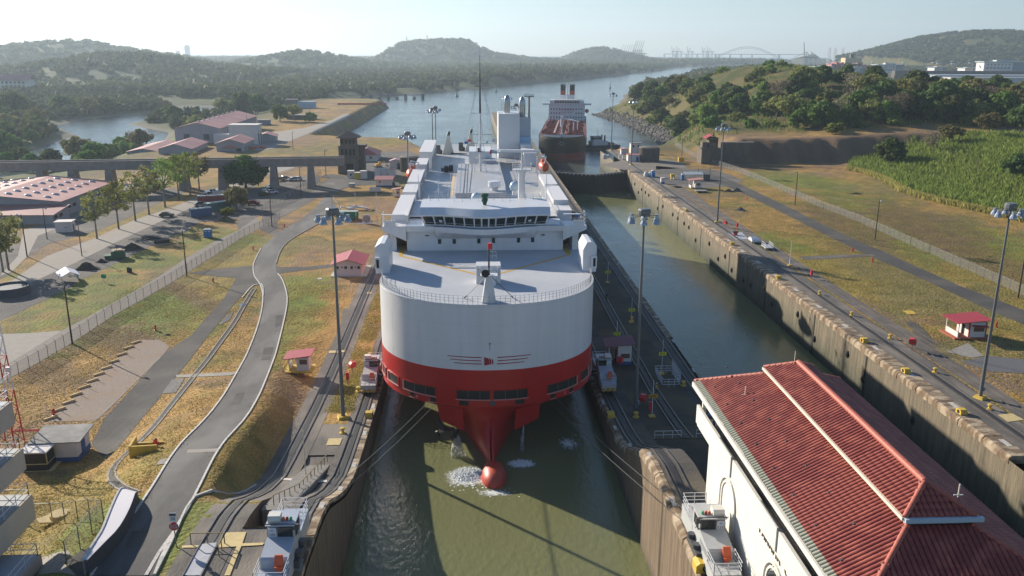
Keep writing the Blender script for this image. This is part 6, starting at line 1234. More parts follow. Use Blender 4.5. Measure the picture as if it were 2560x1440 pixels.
bt=thing('planter_box','low dark timber box on the left lawn edge','box',G3((-71.14,236.46)),.45); MB().bb(-2,-.8,0,2,.8,.9).build('box',DSOIL,bt); MB().bb(-3.2,-2.4,0,1.4,-1.6,.12).build('plank',KERB,bt)
tk=thing('water_tank','dark blue round walled tank at the far left edge','tank',G3((-85.73,184.40))); MB().lathe(0,0,[(3.8,0),(3.8,1.9),(3.6,1.9),(3.5,1.5),(.1,1.5)],24).build('wall',mat('tank_navy',(.03,.045,.07),.6),tk)
sp=thing('speaker_post','dark double box on the left lawn','box',G3((-67.64,203.53))); MB().box(-.25,0,0,.5,.5,1.3).build('box',BLACK,sp); MB().box(.3,0,0,.5,.5,1.1).build('box',BLACK,sp)
gs=thing('green_sign','small square green sign on two posts on the left lawn','sign',G3((-69.74,194.00))); MB().cyl((0,0,0),(0,0,1.2),.04,.04,5).build('post',POLE,gs); MB().bb(-.55,-.06,1.0,.55,-.02,1.9).build('plate',mat('sign_green',(.01,.28,.16),.6),gs)
dk=thing('white_sheet','crumpled white sheet lying on the grass island','sheet',G3((-33.55,174.23))); MB().add([(-.9,-.4,.02),(.2,-.7,.05),(.9,.1,.25),(.1,.6,.1),(-.2,0,.45)],[(0,1,4),(1,2,4),(2,3,4),(3,0,4)]).build('sheet',WRAIL,dk)
# target board, wrecked tower parts, small buildings near the left lock end
tb=thing('target_board','square white board with black concentric rings on the left bank','target',G3((-17.65,261.70)))
MB().bb(-3.4,-.2,0,3.4,.2,.15).build('rail',WRAIL,tb); f=MB().bb(-1.25,-.15,.2,1.25,.0,2.75).build('board',WRAIL,tb)
for k in range(4):
    r1=1.12-.28*k; mb=MB(); n=28
    for i in range(n): a=2*PI*i/n; mb.v+=[(r1*math.cos(a),-.165-.004*k,1.47+r1*math.sin(a)),((r1-.14)*math.cos(a),-.165-.004*k,1.47+(r1-.14)*math.sin(a))]
    for i in range(n): a=2*i;b=2*((i+1)%n); mb.f.append((a,b,b+1,a+1))
    mb.build('ring',BLACK,f)
for x in (-3.2,3.2):
    for k in range(4): MB().cyl((x,0,2.4*k),(x,0,2.4*k+2.4),.07,.07,6).build('mast_section',mat('mast_red',(.5,.08,.05),.6) if k%2==0 and k<2 else WRAIL,tb)
wk=thing('dismantled_tower','heap of white dismantled steel tower parts behind the green container','scrap',G3((-23.61,286.04))); 
for i,(x,y,l,a,w) in enumerate(((-3,0,5.5,.4,.5),(-1,.5,6,-.5,.9),(1.5,0,5,.1,.45),(.5,-1,6.5,-.3,.5),(3,.6,3,.9,.4))): o=MB().box(0,0,0,l,w,.5).build('beam',WRAIL,wk); o.location=(x,y,.1+.25*i); o.rotation_euler=(0,-.25+.12*i if i%2 else .3,a)
lz=[((-35.33,360.33),'white hut with dark windows at the left of the row of three small huts',2.6,2.6,3.0,HW),((-32.39,358.03),'yellow fronted hut in the middle of the row of three small huts',2.4,2.4,2.6,mat('yellow_front',(.46,.34,.03),.7)),((-29.88,359.16),'white hut at the right of the row of three small huts',2.5,2.6,3.1,HW),((-24.66,364.98),'left of three tall white huts behind the red roofed cabin',2.6,2.6,3.3,HW),((-21.62,364.92),'middle of three tall white huts behind the red roofed cabin',2.6,2.6,3.3,HW),((-18.48,363.67),'right of three tall huts with a red top behind the cabin',2.6,2.6,3.3,HW)]
for i,(p,l,w,d,h,m) in enumerate(lz):
    t=thing('small_hut',l,'hut',G3(p)); MB().bb(-w/2,-d/2,0,w/2,d/2,h).build('wall',m,t); MB().bb(-w/2-.1,-d/2-.1,h,w/2+.1,d/2+.1,h+.14).build('roof',PINK if i==5 else HW,t); MB().bb(-.3,-d/2-.03,1.2,.4,-d/2,1.9).build('window',BLK,t) if i in (0,) else None
t=thing('cabin','white cabin with red lean-to roof and blue base near the left lock end','hut',G3((-19.43,338.07))); MB().bb(-3.2,-2,0,3.2,2,.5).build('base',BLUE,t); MB().bb(-3.2,-2,.5,3.2,2,2.9).build('wall',HW,t); MB().prof([(-2.6,2.8),(2.6,3.6),(2.6,3.7),(-2.6,2.9)],-3.7,3.7,'x').build('roof',PINK,t); MB().bb(-1.9,-2.04,1.6,-1.2,-2,2.2).build('window',GLASS,t); MB().cyl((3.6,-1,.3),(3.6,-1,1.6),.7,.7,12).build('tank',DGREY,t)
t=thing('trailer','low white generator trailer on the grass near the left lock end','trailer',G3((-21.39,322.26))); MB().bb(-2,-.8,.4,2,.8,1.9).build('body',HW,t); MB().bb(-2.2,-.9,.25,2.2,.9,.4).build('chassis',DGREY,t); MB().cyl((-3.2,0,.5),(-2,0,.5),.06).build('drawbar',POLE,t)
t=thing('small_tank','small pale blue cube tank on the grass','tank',G3((-31.74,335.24))); MB().bb(-1.1,-.8,.2,1.1,.8,1.5).build('tank',mat('pale_tank',(.28,.36,.36),.6),t); MB().bb(-1.15,-.85,1.5,1.15,.85,1.6).build('lid',HW,t)
t=kiosk('small kiosk with brown posts and red roof by the ship side',(-12.48,311.97),0,2.4,2.2,2.6,.1,HW,PINK)
def tank(label,p,r,h):
    t=thing('concrete_tank',label,'tank',G3(p)); MB().lathe(0,0,[(r,0),(r,h),(r*.97,h+.1),(.1,h+.5)],36).build('shell',mat('stained_tank_concrete',(.15,.125,.10),.9,(.08,.07,.06),1.2,.9,.4,4,stretch=(1,1,.15)),t,smooth=40)
    mb=MB()
    for i in range(36): a=2*PI*i/36; mb.box(r*1.0*math.cos(a),r*1.0*math.sin(a),.05,.16,.16,h-.2,a)
    mb.build('rib',mat('tank_rib',(.12,.10,.085),.9),t,kind='stuff'); MB().lathe(0,0,[(r*1.03,h-.2),(r*1.03,h+.05)],36).build('rim',KERB,t); return t
tank('round ribbed concrete tank at the end of the right lock wall',(101.83,416.89),4.9,6.6); tank('round concrete tank behind the huts on the left bank',(-12.03,381.08),4.4,6.4)
t=thing('red_shed','long hall with dull red hip roof near the left lock end','building',G3((-35.67,425.50)),.0); MB().bb(-5.5,-9,0,5.5,9,3.2).build('wall',HW,t); MB().add([(-6.2,-9.8,3.1),(6.2,-9.8,3.1),(6.2,9.8,3.1),(-6.2,9.8,3.1),(0,-4.5,5.8),(0,4.5,5.8)],[(0,1,4),(1,2,5,4),(2,3,5),(3,0,4,5),(3,2,1,0)]).build('roof',mat('dull_red_roof',(.26,.06,.06),.6,(.2,.045,.045),.6,.8),t); windows(t,'S',11,18,(-3,-.8,2.4),1.2,1.2,1.1); windows(t,'E',11,18,(-6,-3,0,3,6),1.2,1.2,1.1)
t=thing('pink_hut','grey hut with pink roof beside the left round tank','hut',G3((-19.26,391.95))); gwall(t,5,4.5,3.4,.8,HW); gable(MB(),5,4.5,3.45,.8,.4).build('roof',mat('pink_roof',(.48,.28,.28),.7),t); MB().bb(.8,-2.29,0,2.2,-2.25,2.6).build('door',DGREY,t)
ex=thing('excavator','small yellow excavator parked by the left huts','excavator',G3((-27.69,394.86)),.5); MB().bb(-1.6,-1,0,1.6,-.5,.7).bb(-1.6,.5,0,1.6,1,.7).build('tracks',DGREY,ex); MB().bb(-1.2,-.9,.7,1.3,.9,1.6).build('body',YB,ex); MB().bb(.1,-.8,1.6,1.2,0,2.6).build('cab',YB,ex); m=MB(); m.cyl((1.2,.4,1.4),(3.4,.4,2.4),.2,.18,6); m.cyl((3.4,.4,2.4),(4.6,.4,.6),.18,.14,6); m.build('arm',YB,ex); MB().box(4.7,.4,.1,.8,.9,.6).build('bucket',DGREY,ex)
# right lock end: sheds
t=thing('pump_house','white pump house with brown roof and blue door by the right tank','hut',G3((93.95,416.99))); MB().bb(-2.8,-2.2,0,2.8,2.2,3.0).build('wall',HW,t); MB().bb(-3.1,-2.5,3.0,3.1,2.5,3.2).build('roof',PINK,t); MB().bb(1.2,-2.24,0,2.4,-2.2,2.2).build('door',BLUE,t)
t=thing('two_storey_hut','grey two storey hut behind the pump house on the right bank','hut',G3((101.57,451.07))); MB().bb(-2.8,-2,0,2.8,2,5).build('wall',HW,t); MB().prof([(-3.2,5),(3.2,5.4),(3.2,5.55),(-3.2,5.15)],-2.4,2.4).build('roof',SLATE,t); windows(t,'S',5.6,4,(-1.4,1.2),3.2,.9,1.0)
t=thing('small_hut','small white hut with red roof and blue base at the right lock end','hut',G3((94.66,445.68))); MB().bb(-1.8,-1.6,0,1.8,1.6,2.6).build('wall',HW,t); gable(MB(),3.6,3.2,2.6,.7,.3).build('roof',PINK,t)
t=thing('drum_stand','pale round steel drums on a stand at the tip of the right lock wall','drum',G3((81.43,425.21))); MB().lathe(0,0,[(1.0,0),(1.1,.4),(1.1,1.9),(.9,2.2)],14).build('drum',LG,t); MB().cyl((1.8,-.6,1),(1.8,.8,1.4),.7,.7,12).build('drum',LG,t); MB().lathe(0,0,[(1.6,-.02),(1.6,.1)],14).build('base',KERB,t)
t=thing('concrete_portal','small white concrete portal at the end of the right lock wall','frame',G3((89.15,423.48))); MB().bb(-1,-.4,0,-.7,.4,1.9).bb(.7,-.4,0,1,.4,1.9).build('upright',WRAIL,t); MB().bb(-1.1,-.45,1.9,1.1,.45,2.15).build('lintel',WRAIL,t)
t=thing('rock_fender','white and blue box marker by the gate on the right bank','box',G3((92.14,342.27))); MB().box(0,0,0,1.5,1.3,.7).build('base',BLUE,t); MB().box(0,0,.7,1.5,1.3,1.8).build('box',HW,t); MB().bb(.05,-.67,1.6,.55,-.65,1.75).build('slot',BLUE,t)
t=thing('dish_tanks','pair of white curved tanks by the gate on the right bank','tank',G3((90.98,362.96)))
for x in (-1.4,.6): MB().lathe(x,0,[(1.0,0),(1.05,.8),(.8,1.8),(.2,2.1)],12).build('tank',WALLW,t,smooth=50)
t=thing('yellow_hopper','yellow hopper on legs behind the right kiosk','hopper',G3((99.06,354.50))); MB().box(0,0,1,1.6,1.4,1.2).build('bin',YELP,t); MB().bb(-.7,-.5,0,-.5,.5,1).bb(.5,-.5,0,.7,.5,1).build('leg',YELP,t)
t=thing('yellow_skip','yellow skip in the far yard on the right bank','skip',G3((116.86,413.55))); MB().box(0,0,0,2.6,1.8,2.2).build('bin',YB,t)
t=thing('grey_shed','long open shed with pale corrugated roof behind the right kiosk','shed',G3((107.88,353.18)),-.03); MB().prof([(-1.9,2.3),(1.9,2.9),(1.9,3.0),(-1.9,2.4)],-4.2,3.6,'x').build('roof',mat('corrugated_pale',(.36,.41,.43),.5,(.30,.35,.37),3,.8,.4,2,stretch=(3,.1,1)),t); MB().bb(3.6,-1.9,0,6.2,1.9,2.4).build('dark_box',DGREY,t)
for x in (-4,0,3.4):
    for y in (-1.7,1.7): MB().cyl((x,y,0),(x,y,2.4),.07,.07,5).build('post',POLE,t)
gp=thing('steel_gate','tall bare steel frame gate behind the grey shed','gate',G3((114.95,363.76))); MB().cyl((-2.6,0,0),(-2.6,0,3.6),.1).cyl((2.6,0,0),(2.6,0,3.6),.1).build('post',DGREY,gp); m=MB()
for k in range(8): m.cyl((-2.4+.7*k,0,.4),(-2.4+.7*k,0,3.0),.03,.03,4)
m.build('bar',DGREY,gp,kind='stuff')
pl=thing('pallet_stack','flat concrete slabs on dark blocks in front of the right kiosk','slab',G3((101.91,319.65))); MB().box(0,0,.5,4.4,2.6,.3,-.1).build('slab',KERB,pl); MB().box(.5,-.6,0,3.4,1.6,.5).build('block',DSOIL,pl)
# ruined towers and viaduct
RUIN=mat('weathered_tower_concrete',(.17,.14,.11),.95,(.09,.075,.06),.7,.9,.8,2,stretch=(1,1,.3))
t=thing('gate_tower','weathered concrete gate tower with small hip roof at the viaduct end','tower',G3((-37.74,376.09)))
MB().bb(-4.6,-4.4,0,3.6,4.4,6.4).build('base',RUIN,t); MB().bb(-4.2,-3.4,6.4,3.8,3.4,12).build('shaft',RUIN,t); MB().bb(-4.9,-4.2,6.3,4.4,4.2,6.7).build('ledge',RUIN,t); MB().bb(-3.4,-3,12,3.2,3,15.5).build('cabin',RUIN,t); MB().add([(-5.2,-4.6,15.4),(5,-4.6,15.4),(5,4.6,15.4),(-5.2,4.6,15.4),(-.8,0,17.9),(.8,0,17.9)],[(0,1,5,4),(1,2,5),(2,3,4,5),(3,0,4),(3,2,1,0)]).build('roof',mat('brown_old_roof',(.20,.12,.085),.8),t)
for x in (-2.6,-.9,.8,2.4): MB().bb(x-.5,-3.05,12.9,x+.5,-3,14.6).build('window',BLK,t); MB().bb(x-.45,-3.45,8,x+.45,-3.4,10.6).build('window',BLK,t)
MB().bb(-1,-4.45,1,2,-4.4,4.4).build('doorway',BLK,t)
t=thing('bridge_pier','thick round concrete pier right of the gate tower','pier',G3((-36.33,381.35))); t.location.x+=2.4; MB().bb(-2,-2.4,0,2.2,2.4,11).build('shaft',RUIN,t); MB().bb(-2.8,-3,10.6,3,3,11.8).build('cap',RUIN,t)
t=thing('gate_tower','ruined concrete tower with red roof and cabin on the right bank','tower',G3((128.81,406.83))); MB().bb(-4.6,-3,0,-.4,5,7.4).build('base',RUIN,t); MB().bb(-.4,-2,0,5.5,5,7.2).build('base',RUIN,t); MB().bb(-5.2,-3.4,7.4,0,5.4,7.8).build('ledge',RUIN,t); MB().bb(-1.2,-2.4,7.2,3.2,2.4,12.4).build('cabin',RUIN,t); gable(MB(),4.6,5,12.4,1.2,.8).build('roof',RROOF,t); MB().bb(-1.0,-2.45,10,2.9,-2.4,11.4).build('window',GLASS,t); MB().bb(-4.2,-2,7.8,-1.6,2,10.2).build('annex',RUIN,t)
MB().prof([(5.5,0),(17,0),(22,9.8),(5.5,9.8)],1,4.8).build('wing_wall',RUIN,t)
DKV=mat('viaduct_concrete',(.27,.25,.23),.9,(.17,.155,.14),.5,.9,.5,1.5)
vt=thing('viaduct','long concrete viaduct crossing the left bank on splayed piers','bridge',(0,0,0))
va=Vector((*(-34.65,337.88),0)); vbb=Vector((*(-161.87,323.35),0)); d=(vbb-va); an=math.atan2(d.y,d.x); c=(va+vbb)/2; LV=d.length
MB().box(c.x,c.y,9.6,LV,5.5,.8,an).build('deck',DKV,vt); nrm=Vector((-d.y,d.x,0)).normalized()
if nrm.y>0: nrm=-nrm
for s in (2.7,-2.7): q=c+nrm*s; MB().box(q.x,q.y,8.3,LV,.5,3.0,an).build('girder',DKV,vt); MB().box(q.x,q.y,11.3,LV,.7,.25,an).build('coping',DKV,vt)
q=c; MB().box(q.x,q.y,10.42,LV,1.2,.25,an).build('conveyor',mat('dark_strip',(.05,.05,.05),.8),vt)
for px in ((-63.78,355.70),(-51.89,375.06),(-83.97,364.85),(-98.28,365.64),(-111.02,366.64),(-124.97,367.72),(-138.16,368.51),(-149.06,368.93),(-176.11,399.83),(-202.03,419.09)):
    tt=((Vector((px[0],px[1],0))-va).dot(d))/d.dot(d); p=va+d*tt
    if tt<0 or tt>1: continue
    z=hzf(p.x,p.y); m=MB()
    for s in (1,-1):
        e=p+nrm*s*2.2; f=p+nrm*s*3.4; m.add([],[])
        v=[]
        for P,zz,w,dd in ((f,z-1,1.5,1.0),(e,8.6,1.0,.7)):
            u=d.normalized()*w; nn=nrm*dd; v+=[P-u-nn,P+u-nn,P+u+nn,P-u+nn]
            for k in range(4): v[-4+k]=Vector((v[-4+k].x,v[-4+k].y,zz))
        m.add(v,[(3,2,1,0),(4,5,6,7),(0,1,5,4),(1,2,6,5),(2,3,7,6),(3,0,4,7)])
    m.build('pier',DKV,vt); 
# flat roofed hall, warehouse and annexes at upper left
GWALL=mat('pale_grey_hall_wall',(.36,.35,.37),.85,(.30,.29,.31),.25,.8)
def U3(p,z): return p
def hall(label,p,rz,w,d,h,rise,axis,roof=PINK,name='hall',wall=GWALL,z=None):
    t=thing(name,label,'building',(p[0],p[1],hzf(*p) if z is None else z),rz); gwall(t,w,d,h,rise,wall,axis); gable(MB(),w,d,h+.05,rise,.8,axis).build('roof',roof,t); return t

wh=hall('large grey warehouse with red gable roof beyond the viaduct',(-142,552),.02,25,98,12.5,3.2,'y',PINK,'warehouse',z=-4.2)
for x in (-6,5): MB().bb(x-1.6,-49.1,6,x+1.6,-49.0,9.2).build('louvred_window',DGREY,wh)
m=MB()
for k in range(24): y=-47+4*k; m.bb(12.5,y,0,12.62,y+.5,12.2)
m.build('wall_rib',mat('rib_dark',(.22,.22,.24),.8),wh,kind='stuff')
for k in range(9): MB().lathe(0,-44+11*k,[(.6,15.7),(.7,16.4),(.2,16.7)],10).build('ridge_vent',LG,wh)
MB().bb(12.6,18,0,13.0,18.4,15).build('downpipe',LG,wh)
a=hall('white annex with red gable roof and small porch gable by the warehouse',(-111,470),.03,14,26,7,2.2,'y',z=-2.5); windows(a,'E',14,26,(-10,-7,-3,0,6,9),3.2,1.3,1.6); windows(a,'S',14,26,(4.2,),2.8,2.4,1.6)
MB().prof([(-4.5,4.6),(0,6.4),(4.5,4.6),(4.5,4.4),(-4.5,4.4)],-13.6,-13.01).build('porch_gable',PINK,a)
t=thing('tower_block','white flat topped stair block between the warehouse and its annex','building',(-112,500,-3)); MB().bb(-9,-5,0,7,5,13.5).build('wall',HW,t); MB().bb(-9.4,-5.4,13.5,7.4,5.4,13.9).build('parapet',HW,t); MB().bb(-18,-4,0,-9,4,8.5).build('low_wing',HW,t); MB().bb(6.95,-4.2,2,7.05,-1.5,10).build('window',GLASS,t); MB().bb(6.95,1,2,7.05,3.5,10).build('window',GLASS,t)
a2=hall('white house with red roof right of the stair block',(-104,512),.1,11,12,6,1.6,'y',z=-2.5); windows(a2,'E',11,12,(-3,2),2.2,1.6,1.6)
b=hall('long pale hall with faded red gable roof left of the warehouse annex',(-136,462),.05,16,34,6.5,2.4,'y',z=-3.5); windows(b,'S',16,34,(-4,4),2.4,2.0,1.6)
c=hall('low faded red roofed hall behind the row of trees',(-157,480),.05,16,44,4.6,1.6,'y',z=-4.5)
d_=hall('open market shed with faded red roof under the viaduct',(-149,398),.0,26,14,4.4,1.4,'x',z=-3)
e=hall('broad hall with pale red roof and rows of skylights at the far left','' or (-137,295),0,44,42,5.2,2.1,'y',z=0)
windows(e,'E',44,42,(-15,-11),2.0,2.2,1.1); MB().bb(21.99,-6,.3,22.04,4,4.2).build('entrance',mat('green_glass',(.05,.13,.11),.4),e); windows(e,'E',44,42,(8,12,16),1.0,1.6,2.4)
sk0=None
for i in range(7):
    for j,x in enumerate((4.5,10.5,16.5,-4.5,-10.5)):
        y=-17+5.6*i; z=7.35-abs(x)*.0955
        if sk0 is None: sk0=MB().lathe(0,0,[(1.0,0),(.95,.25),(.6,.5),(.05,.6)],10).build('skylight',mat('skylight_plastic',(.42,.44,.46),.25),e,smooth=True); o=sk0
        else: o=sk0.copy(); COL.objects.link(o)
        o.location=(x,y,z); o.scale=(1.25,.75,1)
f=thing('lean_to','low red lean-to roof in front of the skylight hall','building',(-128,268,0)); MB().bb(-16,-5,0,15.5,5.9,3.2).build('wall',GWALL,f); MB().prof([(-6.2,3.0),(5.9,4.2),(5.9,4.3),(-6.2,3.1)],-16.5,16.3,'x').build('roof',mat('lean_to_roof',(.30,.11,.10),.6),f); windows(f,'E',31,11,(-3,.5),1.3,2.2,1.1)
w=thing('covered_walk','narrow pale red covered walkway beyond the skylight hall','walkway',(-112,330,0),-.15); MB().prof([(-2,3.0),(2,3.2),(2,3.35),(-2,3.15)],-14,14).build('roof',PINK,w)
for k in range(5):
    for x in (-1.5,1.5): MB().cyl((x,-13+6*k,0),(x,-13+6*k,3),.1,.1,6).build('post',KERB,w)
t=thing('pump_hut','white pump hut with flat roof on the left lawn beside the road','hut',G3((-104.11,252.35)),.12); MB().bb(-2.2,-1.8,0,2.2,1.8,3.0).build('wall',HW,t); MB().bb(-2.5,-2.1,3.0,2.5,2.1,3.15).build('roof',HW,t); windows(t,'S',4.4,3.6,(-.9,),1.9,.9,.5,False); MB().lathe(0,0,[(.35,0),(.35,.06)],10).build('round_window',BLK,t).location=(.7,-1.82,1.5); t.children[-1].rotation_euler=(PI/2,0,0); MB().bb(2.2,-.5,.1,2.24,.5,2.2).build('door',BLUE,t)
h=thing('hillside_house','pale apartment house with red roof on the wooded hill at the far left','building',G3((-550.03,1111.60))); s_=h; L_=1
MB().bb(-28,-10,-4,26,10,16).build('wall',WALLW,h); gable(MB(),54,20,16,6,2,'x').build('roof',PINK,h)
for i in range(10):
    for k in range(3): MB().bb(-25+5*i,-10.2,2+4.6*k,-22.6+5*i,-10,4.8+4.6*k).build('window',DGREY,h)
t=thing('red_van_stall','orange red barrier line beside the pale lot beyond the viaduct','barrier',G3((-102.88,471.11))); 
for k in range(6): MB().box(-5+2.2*k,.6*k,0,1.9,.4,1.1,.3).build('barrier',ORNG,t)
t=thing('red_barriers','long red plastic barrier line on the far left point','barrier',G3((-90.75,863.99)))
for k in range(12): MB().box(-22+4*k,.2*k,0,3.7,.8,1.6,.05).build('barrier',REDB,t)
t=thing('site_office','white site building with dark block on the far left point','building',G3((-145.50,815.38))); MB().bb(-9,-5,0,2,5,8).build('wall',mat('block_brown',(.16,.14,.13),.8),t); MB().bb(2,-4,0,18,4,6).build('annex',mat('pale_blue_wall',(.38,.45,.55),.7),t)
t=thing('bus_shelter','long low grey shelter on the far left lawn','shelter',G3((-114.18,676.06))); MB().bb(-12,-4,3,12,4,3.4).build('roof',SLATE,t); MB().bb(-11,-3,0,11,3,3).build('wall',DGREY,t)
t=thing('blue_hut','small grey blue hut on the lawn right of the warehouse','hut',G3((-131.68,627.28))); MB().bb(-4,-3,0,4,3,3.4).build('wall',mat('hut_greyblue',(.16,.18,.24),.8),t); MB().bb(-4.4,-3.4,3.4,4.4,3.4,3.7).build('roof',SLATE,t)
jt=thing('jetty','row of dark jetty piles at the far shore','jetty',(-95,1135,-9.5))
for k in range(8): MB().box(-28+11*k,2.0*k,-1,4,4,4.5+3*(k%2)).build('pile',DGREY,jt)
MB().box(0,20,4,100,3,.8,.18).build('deck',DGREY,jt)
# parked cars
TYRE=mat('tyre',(.02,.02,.02),.8)
def make_car(label,loc,rz,m,kind='car'):
    t=thing('parked_car',label,'car',loc,rz,'cars parked on the left bank')
    if kind=='pickup': p=[(-2.6,.35),(2.6,.35),(2.6,.95),(-.6,1.0),(-2.6,1.0)]; c=[(-.7,.98),(1.5,.98),(.9,1.7),(-.45,1.7)]
    else: p=[(-2.2,.35),(2.2,.35),(2.25,.8),(1.2,.95),(-1.9,1.0),(-2.2,.9)]; c=[(-1.95,.97),(1.25,.93),(.5,1.5),(-1.3,1.52)]
    MB().prof(p,-.88,.88).build('body',m,t); MB().prof(c,-.78,.78).build('cabin_glass',GLASS,t); MB().prof([(c[3][0]+.1,c[3][1]),(c[2][0]-.1,c[2][1]),(c[2][0]-.15,c[2][1]+.05),(c[3][0]+.15,c[3][1]+.05)],-.74,.74).build('roof',m,t)
    for x in (-1.4,1.4):
        for y in (-.85,.85): o=MB().cyl((x,y-.1,.34),(x,y+.1,.34),.34,.34,10).build('wheel',TYRE,t)
    for y in (-.6,.6): MB().box(2.24,y,.62,.06,.35,.16).build('headlight',LENS,t)
    return t
CWH,CRD,CBK,CSV,CYE=mat('car_white',(.65,.66,.68),.25),mat('car_red',(.22,.015,.02),.25),mat('car_black',(.015,.016,.018),.25),mat('car_silver',(.36,.38,.40),.25,metal=.3),mat('car_yellow',(.45,.40,.08),.3)
for p,rz,m,k,l in (((-56.21,352.68),-2.2,CWH,'car','right of the two white cars under the viaduct pier'),((-58.09,351.56),-2.4,CSV,'car','silver white car left of the bright white one by the viaduct pier'),((-61.45,354.67),.6,CBK,'car','black car next to the tan vehicle by the viaduct pier'),((-63.20,351.41),.6,mat('car_tan',(.28,.21,.13),.4),'car','tan car at the left of the row by the viaduct pier'),((-61.69,332.58),.3,CYE,'car','yellow car on the grass by the round tree'),((-61.58,325.20),.3,CSV,'pickup','silver pickup below the yellow car'),((-59.56,320.71),.5,CWH,'car','white car below the silver pickup'),((-61.07,316.30),.4,CBK,'car','black car at the left of the shaded group'),((-60.66,296.99),.2,CRD,'car','dark red car in the shade of the small tree'),((-81.41,312.17),.1,CWH,'pickup','white pickup in the left gravel yard above the red container'),((-81.39,320.66),.1,CSV,'pickup','silver pickup in the left gravel yard near the orange barriers'),((-77.83,295.21),.4,mat('car_lilac',(.30,.27,.30),.3),'car','pale car beside the blue container'),((-82.80,275.39),.1,CBK,'car','black car standing alone on the pale road edge'),((-80.90,316.37),.0,CSV,'car','silver car half hidden between the pickups'),((-115.99,549.31),.4,CBK,'pickup','dark truck on the lot right of the warehouse')):
    make_car(l,G3(p),rz,m,k)

# ================================================================ trees and plants
def leafmat(name,a,b,rough=.75,trans=.4):
    m=bpy.data.materials.new(name); m.use_nodes=True; nt=m.node_tree; N=nt.nodes; bs=N['Principled BSDF']; bs.inputs['Roughness'].default_value=rough; bs.inputs['Specular IOR Level'].default_value=.25
    g=N.new('ShaderNodeNewGeometry'); oi=N.new('ShaderNodeObjectInfo'); rp=N.new('ShaderNodeValToRGB'); rp.color_ramp.elements[0].color=(*a,1); rp.color_ramp.elements[1].color=(*b,1); nt.links.new(g.outputs['Random Per Island'],rp.inputs[0])
    hs=N.new('ShaderNodeHueSaturation'); mr=N.new('ShaderNodeMapRange'); mr.inputs[3].default_value=.47; mr.inputs[4].default_value=.53; mv=N.new('ShaderNodeMapRange'); mv.inputs[3].default_value=.7; mv.inputs[4].default_value=1.3
    nt.links.new(oi.outputs['Random'],mr.inputs[0]); nt.links.new(oi.outputs['Random'],mv.inputs[0]); nt.links.new(mr.outputs[0],hs.inputs['Hue']); nt.links.new(mv.outputs[0],hs.inputs['Value']); nt.links.new(rp.outputs[0],hs.inputs['Color']); nt.links.new(hs.outputs[0],bs.inputs['Base Color'])
    tr=N.new('ShaderNodeBsdfTranslucent'); nt.links.new(hs.outputs[0],tr.inputs[0]); mx=N.new('ShaderNodeMixShader'); mx.inputs[0].default_value=trans; nt.links.new(bs.outputs[0],mx.inputs[1]); nt.links.new(tr.outputs[0],mx.inputs[2]); nt.links.new(mx.outputs[0],N['Material Output'].inputs[0])
    return m
LF={'dark':leafmat('dark_leaves',(.055,.088,.02),(.105,.145,.036)),'green':leafmat('green_leaves',(.075,.14,.02),(.14,.22,.04)),'olive':leafmat('olive_leaves',(.14,.145,.04),(.25,.23,.075)),'lime':leafmat('lime_leaves',(.14,.19,.028),(.24,.27,.055)),'dry':leafmat('dry_twigs',(.15,.12,.075),(.24,.19,.125)),'dome':leafmat('mango_leaves',(.018,.07,.008),(.055,.15,.014)),'far':leafmat('far_leaves',(.05,.075,.028),(.10,.115,.042)),'cane':leafmat('cane_leaves',(.12,.22,.03),(.26,.36,.08),.6,.4),'straw':leafmat('straw_leaves',(.22,.18,.06),(.34,.27,.10))}
BARK=mat('bark',(.13,.10,.075),.95,(.07,.055,.04),3,.9,1,6); PALEB=mat('pale_bark',(.26,.22,.17),.95,(.15,.12,.09),3,.9)
def crown(seed,R,H,z0,n,leaf,clumps,flat=.6,shell=.55):
    """leaf quads gathered in clumps through an uneven crown volume"""
    r=np.random.RandomState(seed); C=[]
    for i in range(clumps):
        a=r.rand()*2*PI; q=math.sqrt(r.rand())*.9; h=r.rand(); w=math.sqrt(max(.05,1-(2*h-1+.15)**2)) if h>.3 else .75+.5*h
        C.append((R*q*w*math.cos(a),R*q*w*math.sin(a),z0+H*(.12+.8*h),R*(.22+.16*r.rand())))
    C=np.array(C); k=r.randint(0,clumps,n); d=r.randn(n,3); d/=np.linalg.norm(d,axis=1)[:,None]; rad=(shell+(1-shell)*r.rand(n))[:,None]
    P=C[k,:3]+d*rad*C[k,3:4]*np.array([1,1,flat]); u=r.randn(n,3)+d*.2; u-=d*(u*d).sum(1)[:,None]*.6; u/=np.linalg.norm(u,axis=1)[:,None]; v=np.cross(u,d+.5*r.randn(n,3)); v/=np.linalg.norm(v,axis=1)[:,None]
    s=(leaf*(.6+.8*r.rand(n)))[:,None]; V=np.stack([P-u*s-v*s*.55,P+u*s*.2-v*s*.7,P+u*s+v*s*.5,P-u*s*.3+v*s*.65],1).reshape(-1,3); F=np.arange(4*n).reshape(-1,4)
    return V,F,C
def limbs(mb,C,ht,r0,seed,lean=0,n=9):
    r=random.Random(seed); mb.cyl((0,0,-.3),(lean,0,ht),r0,r0*.66,8,False)
    for c in list(C)[:n]:
        m_=Vector((lean+c[0]*.35,c[1]*.35,ht+(c[2]-ht)*.55)); mb.cyl((lean*.9,0,ht*.92),m_,r0*.5,r0*.3,5,False); mb.cyl(m_,c[:3],r0*.3,r0*.08,4,False)
    return mb
TP={}
